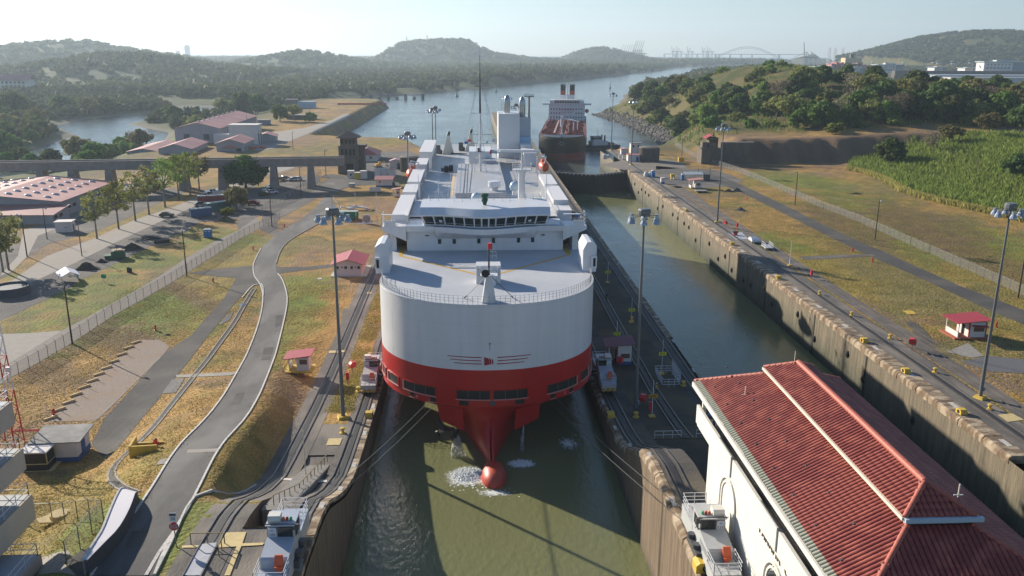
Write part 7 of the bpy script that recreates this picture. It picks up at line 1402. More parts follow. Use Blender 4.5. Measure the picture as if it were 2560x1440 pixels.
def proto(key,name,label,cat,R,H,z0,n,leaf,clumps,lm,bark=BARK,r0=.3,ht=None,flat=.7,seed=1,lean=0,forks=9,group=None):
    V,F,C=crown(seed,R,H,z0,n,leaf,clumps,flat); t=thing(name,label,cat,(0,0,-500),0,group); fastmesh('crown',V,F,LF[lm],t)
    limbs(MB(),C[np.argsort(-C[:,3])],ht or z0+.25*H,r0,seed,lean,forks).build('trunk',bark,t); TP[key]=[t,False]; return t
proto('row1','street_tree','tall airy tree','tree',4.0,8.5,4.2,1050,.27,34,'olive',PALEB,.26,5.2,seed=3,forks=12); proto('row2','street_tree','tall airy tree','tree',4.4,9,4.5,1250,.27,38,'lime',PALEB,.28,5.5,seed=4,forks=12)
proto('dome','mango_tree','big round tree','tree',8.6,9.5,2.2,9000,.55,95,'dome',BARK,.6,3,.8,seed=5); proto('small','small_tree','small tree','tree',4.6,6,1.6,2600,.36,44,'olive',BARK,.28,2.4,.7,seed=6)
proto('dark','forest_tree','dark tree','tree',6.2,8.5,2.0,2100,.62,44,'dark',BARK,.34,3.4,.75,seed=7); proto('green','forest_tree','green tree','tree',5.6,7.5,1.6,1900,.60,40,'green',BARK,.3,3,.75,seed=8); proto('olive','forest_tree','olive tree','tree',6.0,7,3.2,1300,.5,34,'olive',PALEB,.32,4.6,.5,seed=9,forks=14); proto('lime','forest_tree','lime tree','tree',5.0,6,1.2,1600,.55,36,'lime',BARK,.26,2.5,.75,seed=10); proto('dry','bare_tree','bare tree','tree',5.0,7.5,3,420,.3,26,'dry',PALEB,.3,4.4,.7,seed=11,forks=22); proto('bush','shrub','shrub','shrub',3.0,3.0,-.2,900,.42,24,'lime',BARK,.12,.8,.7,seed=12)
proto('bush2','shrub','shrub','shrub',3.2,3.2,-.2,900,.45,24,'green',BARK,.12,.8,.7,seed=13)
def plant(key,x,y,s,label,group=None,z=None,rz=None,sz=1):
    t,used=TP[key]; loc=(x,y,(hzf(x,y) if z is None else z)-.1); rz=rnd.random()*6.28 if rz is None else rz; sc_=(s,s,s*sz)
    if not used: t.location=loc; t.scale=sc_; t.rotation_euler=(0,0,rz); t['label']=label; TP[key][1]=True; o=t
    else: o=dup(t,loc,rz,label,sc_)
    if group: o['group']=group
    elif 'group' in o.keys(): del o['group']
    return o
g_='trees in a row along the pale road'
for i,(p,tp,h) in enumerate((((-96.96,205.73),15.59,'row1'),((-97.30,203.81),13.56,'row1'),((-90.73,241.49),14.60,'row1'),((-90.09,255.27),14.42,'row2'),((-89.89,268.05),16.55,'row1'),((-89.64,279.12),17.06,'row1'),((-89.25,293.14),16.65,'row2'),((-89.08,307.27),16.27,'row2'),((-88.21,317.21),16.04,'row2'),((-87.47,325.92),15.86,'row1'))):
    n_='nearest forked,leftmost half cut,third from the left,fourth from the left,fifth from the left,sixth from the left,seventh from the left,eighth from the left,ninth from the left,farthest'.split(',')[i]
    plant(h,p[0],p[1],tp/13.2,n_+' airy tree of the row along the pale road',g_,sz=1)
p=(-72.07,333.35); plant('dome',p[0],p[1],1.0,'big round dark green tree at the gravel yard'); p=(-64.27,289.30); plant('small',p[0],p[1],1.0,'smaller olive tree in front of the big round tree'); p=(-64.43,278.92); plant('bush',p[0],p[1],.8,'pale sapling left of the dirt track in front of the teal container')
for x_,y_,k_,s_,l_ in ((700,300,'green',1.2,'dense tree on the lawn right of the warehouse'),(735,300,'olive',1.1,'spreading tree beside the long low shelter'),(775,300,'lime',.9,'small pale tree right of the long low shelter'),(615,285,'dark',1.6,'broad dark tree behind the warehouse'),(640,280,'green',1.5,'broad green tree right behind the warehouse')): p=(3.23,122.28); 
def plantpx(lst):
    for (p,k,s,l) in lst: plant(k,p[0],p[1],s,l)
plantpx([((-126.82,656.66),'green',1.3,'dense tree on the lawn right of the warehouse'),((-117.24,660.49),'olive',1.2,'spreading tree beside the long low shelter'),((-103.66,650.90),'lime',1.0,'small pale tree right of the long low shelter'),((-191.00,805.81),'dark',2.0,'broad dark tree behind the warehouse roof end'),((-176.87,800.01),'green',1.9,'broad green tree right behind the warehouse'),
 ((-370.71,759.55),'dark',2.2,'dark spreading tree on the far river bank at left'),((-257.93,528.24),'green',1.5,'bright tree clump at the left end of the near river bank'),((-264.39,529.79),'green',1.6,'leftmost bright tree clump above the viaduct'),((-270.83,583.65),'lime',.8,'small round bush on the river mud bank'),((-195.07,440.53),'dark',1.0,'dark tree under the viaduct between two piers'),((-225.85,474.31),'dark',1.1,'dark tree under the left end of the viaduct'),((-230.29,466.47),'green',1.1,'green tree under the viaduct at the left edge'),((-163.90,414.24),'green',.8,'green tree behind the pier of the viaduct'),
 ((207.90,386.93),'dark',1.15,'round dark tree standing at the corner of the cane field'),((229.68,391.64),'dry',1.1,'grey bare tree in the cane field left part'),((241.71,400.25),'olive',1.0,'olive tree in the cane field behind the bare one'),((226.90,323.21),'dark',.9,'dark tree at the right edge of the cane field'),((297.03,432.52),'dark',1.3,'dark tree at the right edge above the cane field'),((265.19,407.54),'olive',1.2,'thin spreading tree above the right part of the cane'),((191.57,460.73),'green',1.1,'lone green shrub tree by the plateau fence'),
 ((198.96,433.45),'lime',.75,'round yellow green bush by the plateau track'),((203.31,436.44),'lime',.7,'second round bush right beside the first on the plateau')])
# wooded hill on the right: trees one by one
r=np.random.RandomState(21); pts=[]; tries=0
kinds=['dark','green','olive','dark','dry','lime','green','olive']
gl={'dark':'dark dense tree in the wood on the right hill','green':'green bushy tree in the wood on the right hill','olive':'pale trunked olive tree in the wood on the right hill','lime':'light yellow green tree in the wood on the right hill','dry':'grey leafless tree in the wood on the right hill'}
while len(pts)<215 and tries<20000:
    tries+=1; x=146+r.rand()*440; y=450+r.rand()**1.5*330
    front=450+.05*(x-170)+ (0 if x>190 else 60); 
    if y<front or x<158+(y-470)*.06: continue
    dens=1.3*math.exp(-((y-front-40)/75)**2)+(.05 if x<280 else .03)
    if 250<x<345 and 560<y<700: dens*=.12
    if x>430: dens*=.6
    if r.rand()>dens: continue
    if any((x-a)**2+(y-b)**2<(6.2+ (y-450)*.014)**2 for a,b in pts): continue
    pts.append((x,y)); k=kinds[r.randint(8)]; 
    if y>front+110 and k!='dry': k=('olive','lime','dark')[r.randint(3)]
    plant(k,x,y,(1.05+.75*r.rand())*(1.0 if y<front+90 else .75),gl[k]+(', front row' if y<front+22 else ', on the ridge' if y>front+110 else ', by the shore' if x<205 else ', mid slope'),'wood on the right hill')
r=np.random.RandomState(24)
for i in range(42):
    y=560+r.rand()*320; x=150+(14 if y>760 else 6)+r.rand()*42; plant(('green','lime','olive','dark')[r.randint(4)],x,y,.8+.7*r.rand(),'tree on the steep shore slope of the right hill','wood on the right hill')
r=np.random.RandomState(22)
for i in range(230):
    x=140+r.rand()*440; y=446+r.rand()*420
    if x<150+(y-450)*.04: continue
    k='bush' if r.rand()<.6 else 'bush2'; plant(k,x,y,.8+1.4*r.rand(),('pale' if k=='bush' else 'green')+' shrub among the grass of the right hill','shrubs on the right hill')
r=np.random.RandomState(23); n_=0
while n_<66:
    x=-170-r.rand()*330; y=300+r.rand()*560; d=float(sdist(RIV,np.array([x]),np.array([y]),False)[0])
    if d<36 or (x>-230 and 385<y<460 and r.rand()<.5) or (x>-175 and y>430): continue
    k=('dark','green','olive','green')[r.randint(4)]; plant(k,x,y,.9+.8*r.rand(),{'dark':'dark','green':'green','olive':'olive'}[k]+' tree on the left river banks','trees on the left river banks'); n_+=1
for i in range(26):
    x=-162+12*r.rand()-i*1.2; y=400+i*6.5+10*r.rand(); plant('green' if i%3 else 'lime',x-14,y,.7+.4*r.rand(),('green' if i%3 else 'lime')+' tree on the near river bank left of the warehouse','trees between the warehouse and the river')
# scattered clumps in one mass: far woods
def scatter(name,label,P,S_,lm,tpl,seed,cat):
    V0,F0=tpl; n=len(P); r=np.random.RandomState(seed); a=r.rand(n)*2*PI; c,s=np.cos(a),np.sin(a); R_=np.zeros((n,3,3)); R_[:,0,0]=c; R_[:,0,1]=-s; R_[:,1,0]=s; R_[:,1,1]=c; R_[:,2,2]=1
    V=np.einsum('nij,vj->nvi',R_,V0)*S_[:,None,None]+P[:,None,:]; F=(F0[None]+ (np.arange(n)*len(V0))[:,None,None])
    o=fastmesh(name,V.reshape(-1,3),F.reshape(-1,F0.shape[1]),LF[lm]); o['kind']='stuff'; o['label']=label; o['category']=cat; return o
V0,F0,_=crown(31,5.6,6.5,.2,46,2.0,14,.7,.8); tplA=(V0,F0); V0,F0,_=crown(32,5.2,6,.2,90,1.5,16,.7,.8); tplB=(V0,F0)
def wood(n,x0,x1,y0,y1,seed,cond=None):
    r=np.random.RandomState(seed); x=x0+(x1-x0)*r.rand(n); y=y0+(y1-y0)*r.rand(n)**.9; z=hz(x,y); ok=z>-7
    g=fbm(x,y,90,91); ok&=(g+.25*r.rand(n))>.45
    if cond is not None: ok&=cond(x,y)
    return np.stack([x,y,z-.5],1)[ok], (.8+.75*r.rand(n))[ok]
rv=lambda x,y: (sdist(RIV,x,y,False)>34)&~((x>-190)&(y<1010))
P,S_=wood(5200,-760,-160,480,1150,41,rv); scatter('wood','hazy green wood beyond the left river',P,S_,'far',tplB,1,'wood')
P,S_=wood(12500,-1900,700,1120,2350,42); scatter('wood','hazy wooded lowland on the far left shore',P,S_*1.15,'far',tplA,2,'wood')
P,S_=wood(9000,-2600,1500,2300,3700,43); scatter('wood','blue hazy woods below the distant hills',P,S_*1.5,'far',tplA,3,'wood')
P,S_=wood(14000,400,2600,2050,3500,44,lambda x,y:x>.27*y); scatter('wood','hazy wood covering the right distant hill',P,S_*1.25,'far',tplA,4,'wood')
P,S_=wood(5500,-1600,1700,3700,5200,45); scatter('wood','faint woods on the flat topped hill',P,S_*2.2,'far',tplA,5,'wood')
# tall grass and cane
def blades(name,label,P,h,w,lm,seed,cat,k=3):
    r=np.random.RandomState(seed); n=len(P); V=[];a=r.rand(n*k)*2*PI; Pk=np.repeat(P,k,0)+np.stack([r.randn(n*k)*.5,r.randn(n*k)*.5,np.zeros(n*k)],1); hh=h*(.6+.6*r.rand(n*k)); b=r.rand(n*k)*2*PI
    u=np.stack([np.cos(a),np.sin(a),np.zeros(n*k)],1)*w; top=Pk+np.stack([np.cos(b)*hh*.35,np.sin(b)*hh*.35,hh],1); mid=Pk+np.stack([np.cos(b)*hh*.1,np.sin(b)*hh*.1,hh*.6],1)
    V=np.stack([Pk-u*.6,Pk+u*.6,mid+u,top,mid-u],1).reshape(-1,3); F=np.arange(5*n*k).reshape(-1,5); o=fastmesh(name,V,F,LF[lm]); o['kind']='stuff'; o['label']=label; o['category']=cat; return o
def inpoly(poly,n,seed):
    r=np.random.RandomState(seed); A=np.array(poly); lo,hi=A.min(0),A.max(0); q=lo+(hi-lo)*r.rand(n,2); ok=sdist(A,q[:,0],q[:,1])>0; q=q[ok]; return np.stack([q[:,0],q[:,1],hz(q[:,0],q[:,1])-.1],1)
CANE=[(186.94,384.67),(189.74,371.53),(188.54,350.09),(181.90,320.79),(182.60,307.63),(184.27,296.24),(187.67,282.43),(190.14,272.64),(191.63,258.13),(192.61,237.44)]+[(420,300),(420,420),(300,420)]+[(230.33,416.53),(215.08,412.60),(198.54,406.20)]
P=inpoly(CANE,30000,51); blades('cane_field','bright green field of tall cane on the right',P,3.0,.16,'cane',6,'cane field',3)
EDGE=ribbon([(185.84,382.13),(188.64,369.11),(186.95,346.78),(180.47,317.93),(180.75,304.10),(182.46,292.95),(185.91,279.42),(188.40,269.82),(189.96,255.58)],2.2); P=inpoly(EDGE,60000,52); blades('dry_cane','dry straw coloured front edge of the cane field',P[:2600],2.0,.12,'straw',7,'dry cane',3)
r=np.random.RandomState(61); n=26000; x=135+460*r.rand(n); y=446+420*r.rand(n); z=hz(x,y); gm=fbm(x,y,40,62); ok=(z>1)&(gm>.42); P=np.stack([x,y,z],1)[ok]; blades('hill_grass','rough green grass and scrub on the right hill',P[::2],2.0,.3,'green',8,'grass',2); blades('hill_grass','dry straw grass on the right hill',P[1::2][:5000],1.8,.25,'straw',9,'grass',2)
def lawn(label,n,x0,x1,y0,y1,lm,h,seed):
    r=np.random.RandomState(seed); x=x0+(x1-x0)*r.rand(n); y=y0+(y1-y0)*r.rand(n)**1.3; ok=fbm(x,y,4,seed)+.2*r.rand(n)>.5
    for P in SHEETS:
        if len(P)<3: continue
        b=ok&(x>P[:,0].min()-.2)&(x<P[:,0].max()+.2)&(y>P[:,1].min()-.2)&(y<P[:,1].max()+.2)
        if b.any(): i=np.where(b)[0]; ok[i]&=sdist(P,x[i],y[i])<-.12
    x,y=x[ok],y[ok]; P=np.stack([x,y,hz(x,y)-.03],1); blades('lawn_tufts',label,P,h,.07,lm,seed,'grass',2)
lawn('dry straw tufts on the near left lawn',42000,-62,-13.5,66,190,'straw',.13,81); lawn('green tufts on the near left lawn',12000,-62,-13.5,66,190,'lime',.12,82); lawn('dry tufts between the left tracks',6000,-6.6,-3.6,117,200,'straw',.2,83); lawn('dry straw tufts on the right lawn',52000,98.5,190,112,320,'straw',.22,84); lawn('green tufts on the right lawn',16000,98.5,190,112,320,'lime',.2,85)
# rocks along the right shore
V0=np.array([(0,0,1),(.9,.1,.2),(.3,.85,.3),(-.7,.6,.1),(-.85,-.4,.25),(.1,-.95,.2),(.5,-.4,.8),(-.3,.3,.9),(0,0,-.6)]); F0=np.array([(0,6,7),(6,1,2),(6,2,7),(7,2,3),(7,3,4),(7,4,0),(0,4,5),(0,5,6),(6,5,1),(8,2,1),(8,3,2),(8,4,3),(8,5,4),(8,1,5)])
r=np.random.RandomState(71); L_=[(148,592),(151,640),(150,700),(148,760),(143,820),(140,862),(150,885),(168,900),(190,930),(205,990)]; n=2600; t_=r.rand(n)*(len(L_)-1); i_=t_.astype(int); f_=t_-i_; A=np.array(L_+[L_[-1]]); q=A[i_]*(1-f_)[:,None]+A[i_+1]*f_[:,None]; q=q+np.stack([r.randn(n)*3.2+4.0,r.randn(n)*3],1); z=np.maximum(hz(q[:,0],q[:,1]),-9.9); P=np.stack([q[:,0],q[:,1],z],1)
MATS['rk']=mat('riprap_rock',(.13,.12,.115),.9,(.07,.065,.06),.6,.9); LF['rock']=MATS['rk']
scatter('riprap','grey boulders along the right shore point',P,.7+.9*r.rand(n),'rock',(V0,F0),10,'rocks')

# ================================================================ tanker and tugs
TRED=mat('tanker_red',(.36,.055,.035),.22,(.30,.045,.03),.25,.8); TBLK=mat('tanker_black',(.018,.017,.017),.35); TDECK=mat('tanker_deck_red',(.20,.045,.035),.7,(.13,.03,.025),.8,.8); TWH=mat('tanker_white',(.58,.59,.63),.5); PIPE=mat('tanker_pipe_red',(.26,.07,.05),.6)
tp=(66.5,489); TA=-.13
tk=thing('tanker','black and red oil tanker waiting beyond the lock gate','ship',(tp[0],tp[1],-9.5),TA)
def tsec(z,u):
    t=(z)/13.0; Yb=3.0*(1-t)**1.5-1.5*t; L=26; q=1-math.cos(u*PI/2); return 14.2*(1-(1-q)**2.3)**(.62-.12*t),Yb+L*q
def tshell(zs,nm,m):
    mb=MB(); rows=0; us=[i/24 for i in range(25)]
    for z in zs:
        P=[tsec(z,u) for u in us]; r=[(-14.2,172,z)]+[(-a,b,z) for a,b in P[::-1]]+[(a,b,z) for a,b in P[1:]]+[(14.2,172,z)]; mb.v+=r; k=len(r)
    for i in range(len(zs)-1):
        for j in range(k-1): a=i*k+j; mb.f.append((a,a+1,a+k+1,a+k))
        mb.f.append((i*k+k-1,i*k,i*k+k,i*k+2*k-1))
    return mb.build(nm,m,tk,smooth=40)
tshell([-2,0,2,4.6],'red_hull',TRED); tshell([4.6,7,10,12.6],'black_hull',TBLK)
P=[tsec(12.6,i/24) for i in range(25)]; ol=[(-14.1,172)]+[(-a*.985,b+.1) for a,b in P[::-1]]+[(a*.985,b+.1) for a,b in P[1:]]+[(14.1,172)]; MB().prism(ol,12.2,12.45).build('deck',TDECK,tk)
fo=[p for p in ol if p[1]<15]; MB().prism(fo,12.45,14.0).build('forecastle',TBLK,tk); MB().rail([(x,y,14) for x,y in fo[1:-1]],1.1,.05,2,2.5).build('bow_rail',PIPE,tk)
MB().rail([(-13.9,y,12.5) for y in (18,138)],1.2,.05,3,3).rail([(13.9,y,12.5) for y in (18,138)],1.2,.05,3,3).build('deck_rail',PIPE,tk)
o=MB().lathe(0,0,[(1.2,0),(1.2,.08)],20).build('bow_emblem',mat('emblem_grey_green',(.25,.30,.28),.5),tk); o.location=(0,-1.62,10.6); o.rotation_euler=(PI/2,0,0); MB().lathe(0,0,[(.85,.08),(.85,.12)],18).build('emblem_disc',TBLK,o)
for s in (-1,1):
    for k in range(5): MB().bb(s*(7.2+.75*k)-.28,1.9+.7*k-.9,11.4,s*(7.2+.75*k)+.28,2.0+.7*k-.5,12.1).build('name_letter',TWH,tk) if 0 else None
m=MB()
for x in (-3,-2.2,-1.4,1.4,2.2,3): m.path([(x,20,13.6),(x,136,13.6)],.3,5)
for y in range(24,134,9): m.bb(-12,y,12.45,12,y+.4,13.1); m.path([(-10+rnd.random()*4,y+2,13.2),(8+rnd.random()*3,y+2,13.2)],.2,4)
m.build('deck_pipe',PIPE,tk,kind='stuff'); m=MB()
for i in range(90): m.box(-12.5+25*rnd.random(),18+116*rnd.random(),12.45,.6+rnd.random(),.6+rnd.random(),.8+1.6*rnd.random())
m.build('deck_fitting',TDECK,tk,kind='stuff'); MB().bb(-5.5,20,14.4,-4.4,120,14.6).build('catwalk',mat('pale_catwalk',(.36,.24,.22),.7),tk)
c=MB().cyl((-2,70,12.4),(-2,70,20),.9,.7,10).build('crane_post',TWH,tk); MB().cyl((-2,70,19.6),(9.5,62,18),.55,.35,6).build('jib',TWH,c); MB().box(-2,70,19.2,2,2,1.6).build('crane_cab',TWH,c); MB().cyl((6,58,12.4),(6,58,18),.4,.35,8).cyl((8.5,60,12.4),(8.5,60,18),.3).build('derrick',TWH,tk)
m=MB(); m.box(0,3.6,14,1.6,1.2,2.0); m.cyl((0,4.2,14),(0,4.2,21),.3,.2,6); m.build('foremast',TWH,tk)
h=MB().bb(-13,140,12.4,13,156,24).build('accommodation',TWH,tk); MB().bb(-12.2,139.5,24,12.2,150,27).build('bridge',TWH,h); MB().bb(-17.5,140,23.6,17.5,143,24.8).build('bridge_wing',TWH,h)
for k in range(10): MB().bb(-8.8+1.8*k,139.4,25,-7.4+1.8*k,139.48,26.4).build('bridge_window',GLASS,h)
MB().bb(-9.2,139.3,26.95,9.2,150,27.3).build('bridge_roof',DECK,h)
for r_ in range(3):
    for k in range(12):
        if r_==1 and 3<k<9: continue
        MB().bb(-11.6+2*k,139.9,14.4+2.9*r_,-10.8+2*k,139.97,15.5+2.9*r_).build('window',DGREY,h)
text('NO SMOKING',1.7,mat('lettering_red',(.35,.03,.04)),'lettering',h,(0,139.9,20.3),(PI/2,0,0),.02); text('SAFETY FIRST',1.5,mat('lettering_red',(.35,.03,.04)),'lettering',h,(0,139.9,18.4),(PI/2,0,0),.02)
f=MB().bb(-5,156.5,24,5,166,30).build('funnel_base',TWH,tk)
for x in (-3.4,3.4): MB().bb(x-1.8,157,30,x+1.8,164,33).build('funnel',TRED,f); MB().bb(x-1.8,157,33,x+1.8,164,37.5).build('funnel_top',TBLK,f)
m=MB(); m.cyl((0,150,27),(0,150,39),.5,.3,6); m.cyl((-3,150,37),(3,150,37),.15,.15,4); m.build('radar_mast',TWH,h); MB().bb(-14,156,12.4,14,171,15).build('aft_deckhouse',TWH,tk)
o=MB().lathe(0,0,[(.1,-2.8),(1.4,-1.6),(1.5,1.6),(.1,3)],10).build('lifeboat',ORNG,tk); o.location=(14.5,150,19); o.rotation_euler=(PI/2,0,0)
def tug(label,loc,rz,s):
    t=thing('tugboat',label,'tugboat',loc,rz,'tugboats beside the tanker',s); P=[(-4.5,14),(-4.6,3),(-3.8,-6),(-1.8,-11),(0,-12.5),(1.8,-11),(3.8,-6),(4.6,3),(4.5,14)]
    MB().prism(P,-1,2.6).build('hull',mat('tug_dark_hull',(.02,.026,.035),.5),t); MB().prism([(x*1.05,y*1.03) for x,y in P],1.6,2.4).build('fender',BLACK,t); MB().bb(-3,-5,2.6,3,6,5.2).build('deckhouse',TWH,t)
    w=MB().bb(-2.4,-4,5.2,2.4,2,8).build('wheelhouse',TWH,t); MB().bb(-2.45,-4.05,6.4,2.45,2.05,7.5).build('window_band',GLASS,w); MB().bb(-2.7,-4.3,8,2.7,2.3,8.3).build('roof',mat('tug_roof',(.06,.09,.14),.5),w)
    for x in (-2.2,2.2): MB().cyl((x,4,5.2),(x,4,9),.6,.5,8).build('funnel',mat('tug_funnel',(.10,.03,.03),.5),t)
    m=MB(); m.cyl((0,0,8.3),(0,0,12.5),.15,.1,5); m.cyl((-1.2,0,10.5),(1.2,0,10.5),.06,.06,4); m.build('mast',DGREY,t); MB().bb(-2,8,2.6,2,11,4).build('winch',DGREY,t); MB().rail([(-4.3,6,2.6),(-4.3,13,2.6),(4.3,13,2.6),(4.3,6,2.6)],1,.06,2,2).build('rail',WRAIL,t)
    for k in range(5): MB().lathe(0,0,[(.25,-.18),(.6,-.18),(.6,.18),(.25,.18)],10).build('tyre_fender',BLACK,t).location=(-4.7,-4+3.6*k,1.8)
    return t
tug('dark tugboat behind, at the side of the tanker',(87,588,-9.5),.05,1.15); tug('white sided tugboat in front, at the side of the tanker',(97,556,-9.5),-1.25,1.0)
def buoy(label,p):
    t=thing('channel_buoy',label,'buoy',(p[0],p[1],-9.5),0,'channel buoys'); m=mat('buoy_green',(.02,.10,.07),.5); MB().lathe(0,0,[(1.5,-.5),(1.6,1),(1.2,1.6)],12).build('float',m,t); MB().cyl((0,0,1.5),(0,0,6),.7,.3,6).build('tower',m,t); MB().box(0,0,6,.8,.8,1.2).build('lantern',DGREY,t); return t
B=buoy('nearest buoy on the water right of the tanker',(135.46,937.25)); 
for p,l in (((-2.57,1207.72),'buoy left of the car carrier mast'),((55.86,1353.38),'buoy right of the car carrier mast'),((255.86,1496.77),'far buoy near the right wooded shore')): dup(B,(p[0],p[1],-9.5),0,l,1.3)
lt=thing('light_tower','small white channel light tower behind the funnel','light',(*(46.51,847.68),-9.5)); lattice(0,0,0,16,3,2,5,WRAIL,'lattice',lt,.12)
# ================================================================ distance
FARB=mat('far_tower_glass',(.20,.22,.25),.5); FARC=mat('far_steel_blue',(.07,.11,.13),.6); FARG=mat('far_crane_green',(.03,.09,.085),.6); FARW=mat('far_white',(.60,.60,.58),.6)
def tower(label,a,b,ytop,w,D=7000,tier=()):
    x0,x1=a,b; t=thing('skyscraper',label,'skyscraper',((x0[0]+x1[0])/2,D,-8)); W=x1[0]-x0[0]; Ht=ytop[2]+8
    MB().bb(-W/2,-W/2,0,W/2,W/2,Ht*(.93 if tier else 1)).build('tower',FARB,t)
    if tier: MB().bb(-W*.3,-W*.3,Ht*.93,W*.3,W*.3,Ht).build('crown',FARB,t)
    return t
tower('left thin skyscraper of the hazy skyline',(-2249.40,7000.00,-57.10),(-2221.90,7000.00,-57.00),(-2227.30,7000.00,44.90),0,7000,1); tower('tallest thin skyscraper of the hazy skyline',(-2179.10,7000.00,-56.80),(-2145.40,7000.00,-56.70),(-2153.20,7000.00,87.00),0,7000,1); tower('stepped low skyscraper in the middle of the skyline',(-2078.00,7000.00,-56.40),(-2032.00,7000.00,-56.30),(-2050.90,7000.00,6.80),0,7000,1); tower('broad low skyscraper of the skyline',(-2010.60,7000.00,-56.20),(-1958.40,7000.00,-56.00),(-1979.50,7000.00,-16.90),0); tower('single skyscraper right of the skyline gap',(-1715.50,7000.00,-55.10),(-1687.80,7000.00,-55.00),(-1697.80,7000.00,14.30),0)
def antenna(label,a,D):
    t=thing('antenna_mast',label,'antenna',(a[0],D,a[2]-6)); lattice(0,0,0,1,1,.6,4,FARC,'lattice',t,.05); return t
for px,l in (((-275.40,4200.00,77.60),'left antenna mast on the flat topped hill'),((-251.00,4200.00,81.30),'short antenna on the flat topped hill'),((-179.70,4200.00,87.10),'tall antenna in the middle of the flat topped hill'),((-87.80,4200.00,91.20),'faint antenna at the right of the flat topped hill')):
    t=thing('antenna_mast',l,'antenna',(px[0],4200,px[2]-8)); lattice(0,0,0,44 if '' in l and ('left' in l or 'tall' in l) else 26,7,3,6,FARC,'lattice',t,.7)
def crane(label,p,D,hh,boom,m=FARC):
    """ship-to-shore gantry crane: legs, girder, boom, apex"""
    t=thing('gantry_crane',label,'crane',(p[0],D,-6),0,'container cranes in the distance'); r=hh*.022
    mb=MB()
    for x in (-.16,.16):
        for y in (-.12,.12): mb.cyl((x*hh,y*hh,0),(x*hh,y*hh,hh*.62),r,r,4)
    mb.cyl((-.16*hh,0,hh*.28),(.16*hh,0,hh*.28),r,r,4); mb.build('leg',m,t); MB().bb(-.3*hh,-.03*hh,hh*.58,.3*hh,.03*hh,hh*.64).build('girder',m,t)
    b=MB(); b.cyl((-.2*hh,0,hh*.62),(-.2*hh-boom[0]*hh,0,hh*.62+boom[1]*hh),r*1.4,r,4); b.build('boom',m,t); b=MB(); b.cyl((-.14*hh,0,hh*.62),(-.08*hh,0,hh*.9),r,r,4); b.cyl((.14*hh,0,hh*.62),(-.08*hh,0,hh*.9),r*.7,r*.7,4); b.build('apex_frame',m,t); return t
for i in range(11):
    px=((920.50,5200.00,37.60),(934.80,5200.00,37.70),(949.10,5200.00,37.70),(961.00,5200.00,37.80),(972.90,5200.00,37.80),(984.80,5200.00,37.90),(996.70,5200.00,37.90),(1006.20,5200.00,38.00),(1018.10,5200.00,38.00),(1030.00,5200.00,38.10),(1041.90,5200.00,38.10))[i]
    crane('raised boom crane in the tight row of grey cranes',px,5200,62+ (14 if i>5 else 0),(-.28,.95))
for px,l in (((1653.20,7000.00,3.80),'left crane of the far bridge pair'),((1691.90,7000.00,4.00),'right crane of the far bridge pair'),((1779.00,7000.00,4.30),'single far crane before the arch'),((1898.60,7000.00,4.80),'left crane under the arch end'),((1940.60,7000.00,5.00),'right crane under the arch end')): crane(l,px,7000,95,(.1,.45))
gc=crane('big dark green crane with upright boom beyond the right hill',(1297.40,3300.00,38.40),3300,66,(.1,.8),FARG); MB().cyl((-.2*66,0,41),(-64,0,33),1.4,.7,4).cyl((10,0,59),(52,0,34),1.2,.7,4).cyl((-5,0,59),(-52,0,39),.9,.7,4).build('stay',FARG,gc); crane('second dark green crane with lowered boom',(1335.60,3350.00,38.30),3350,62,(.6,.02),FARG)
for px,l in (((1501.60,3600.00,37.60),'left lattice light tower behind the container ship'),((1525.20,3600.00,37.70),'middle lattice light tower behind the container ship'),((1557.30,3600.00,37.80),'right lattice light tower behind the container ship')): t=thing('lattice_tower',l,'tower',(px[0],3600,-4)); lattice(0,0,0,75,9,8,6,FARW,'lattice',t,.8)
# arch bridge
bd=thing('arch_bridge','long steel arch bridge on the horizon','bridge',(0,0,0)); BD=7500; x0=(2134.90,7500.00,35.00)[0]; x1=(2666.90,7500.00,37.20)[0]; zd=(2405.70,7500.00,36.10)[2]; zt=(2394.00,7500.00,95.50)[2]
MB().bb((1681.40,7500.00,-16.40)[0],BD-8,zd-6,(2999.70,7500.00,32.00)[0],BD+8,zd).build('deck',FARC,bd); mb=MB(); n=20
AR=lambda t: Vector((x0+(x1-x0)*t,BD,zd-22+(zt-zd+22)*math.sin(PI*t)))
for i in range(n):
    a,b=AR(i/n),AR((i+1)/n); u=Vector((0,0,13)); mb.cyl(a,b,2.6,2.6,4).cyl(a-u,b-u,2.2,2.2,4).cyl(a,b-u,1.2,1.2,3)
    if a.z-13>zd: mb.cyl(a-u,(a.x,BD,zd),.9,.9,3)
mb.build('arch',FARC,bd,kind='stuff')
for i in range(9): x=(1681.40,7500.00,-16.40)[0]+i*95; MB().bb(x-5,BD-8,-10,x+5,BD+8,zd-6).build('pier',FARC,bd)
for x in (x0-10,x1+10): MB().bb(x-8,BD-10,-10,x+8,BD+10,zd-4).build('pier',FARC,bd)
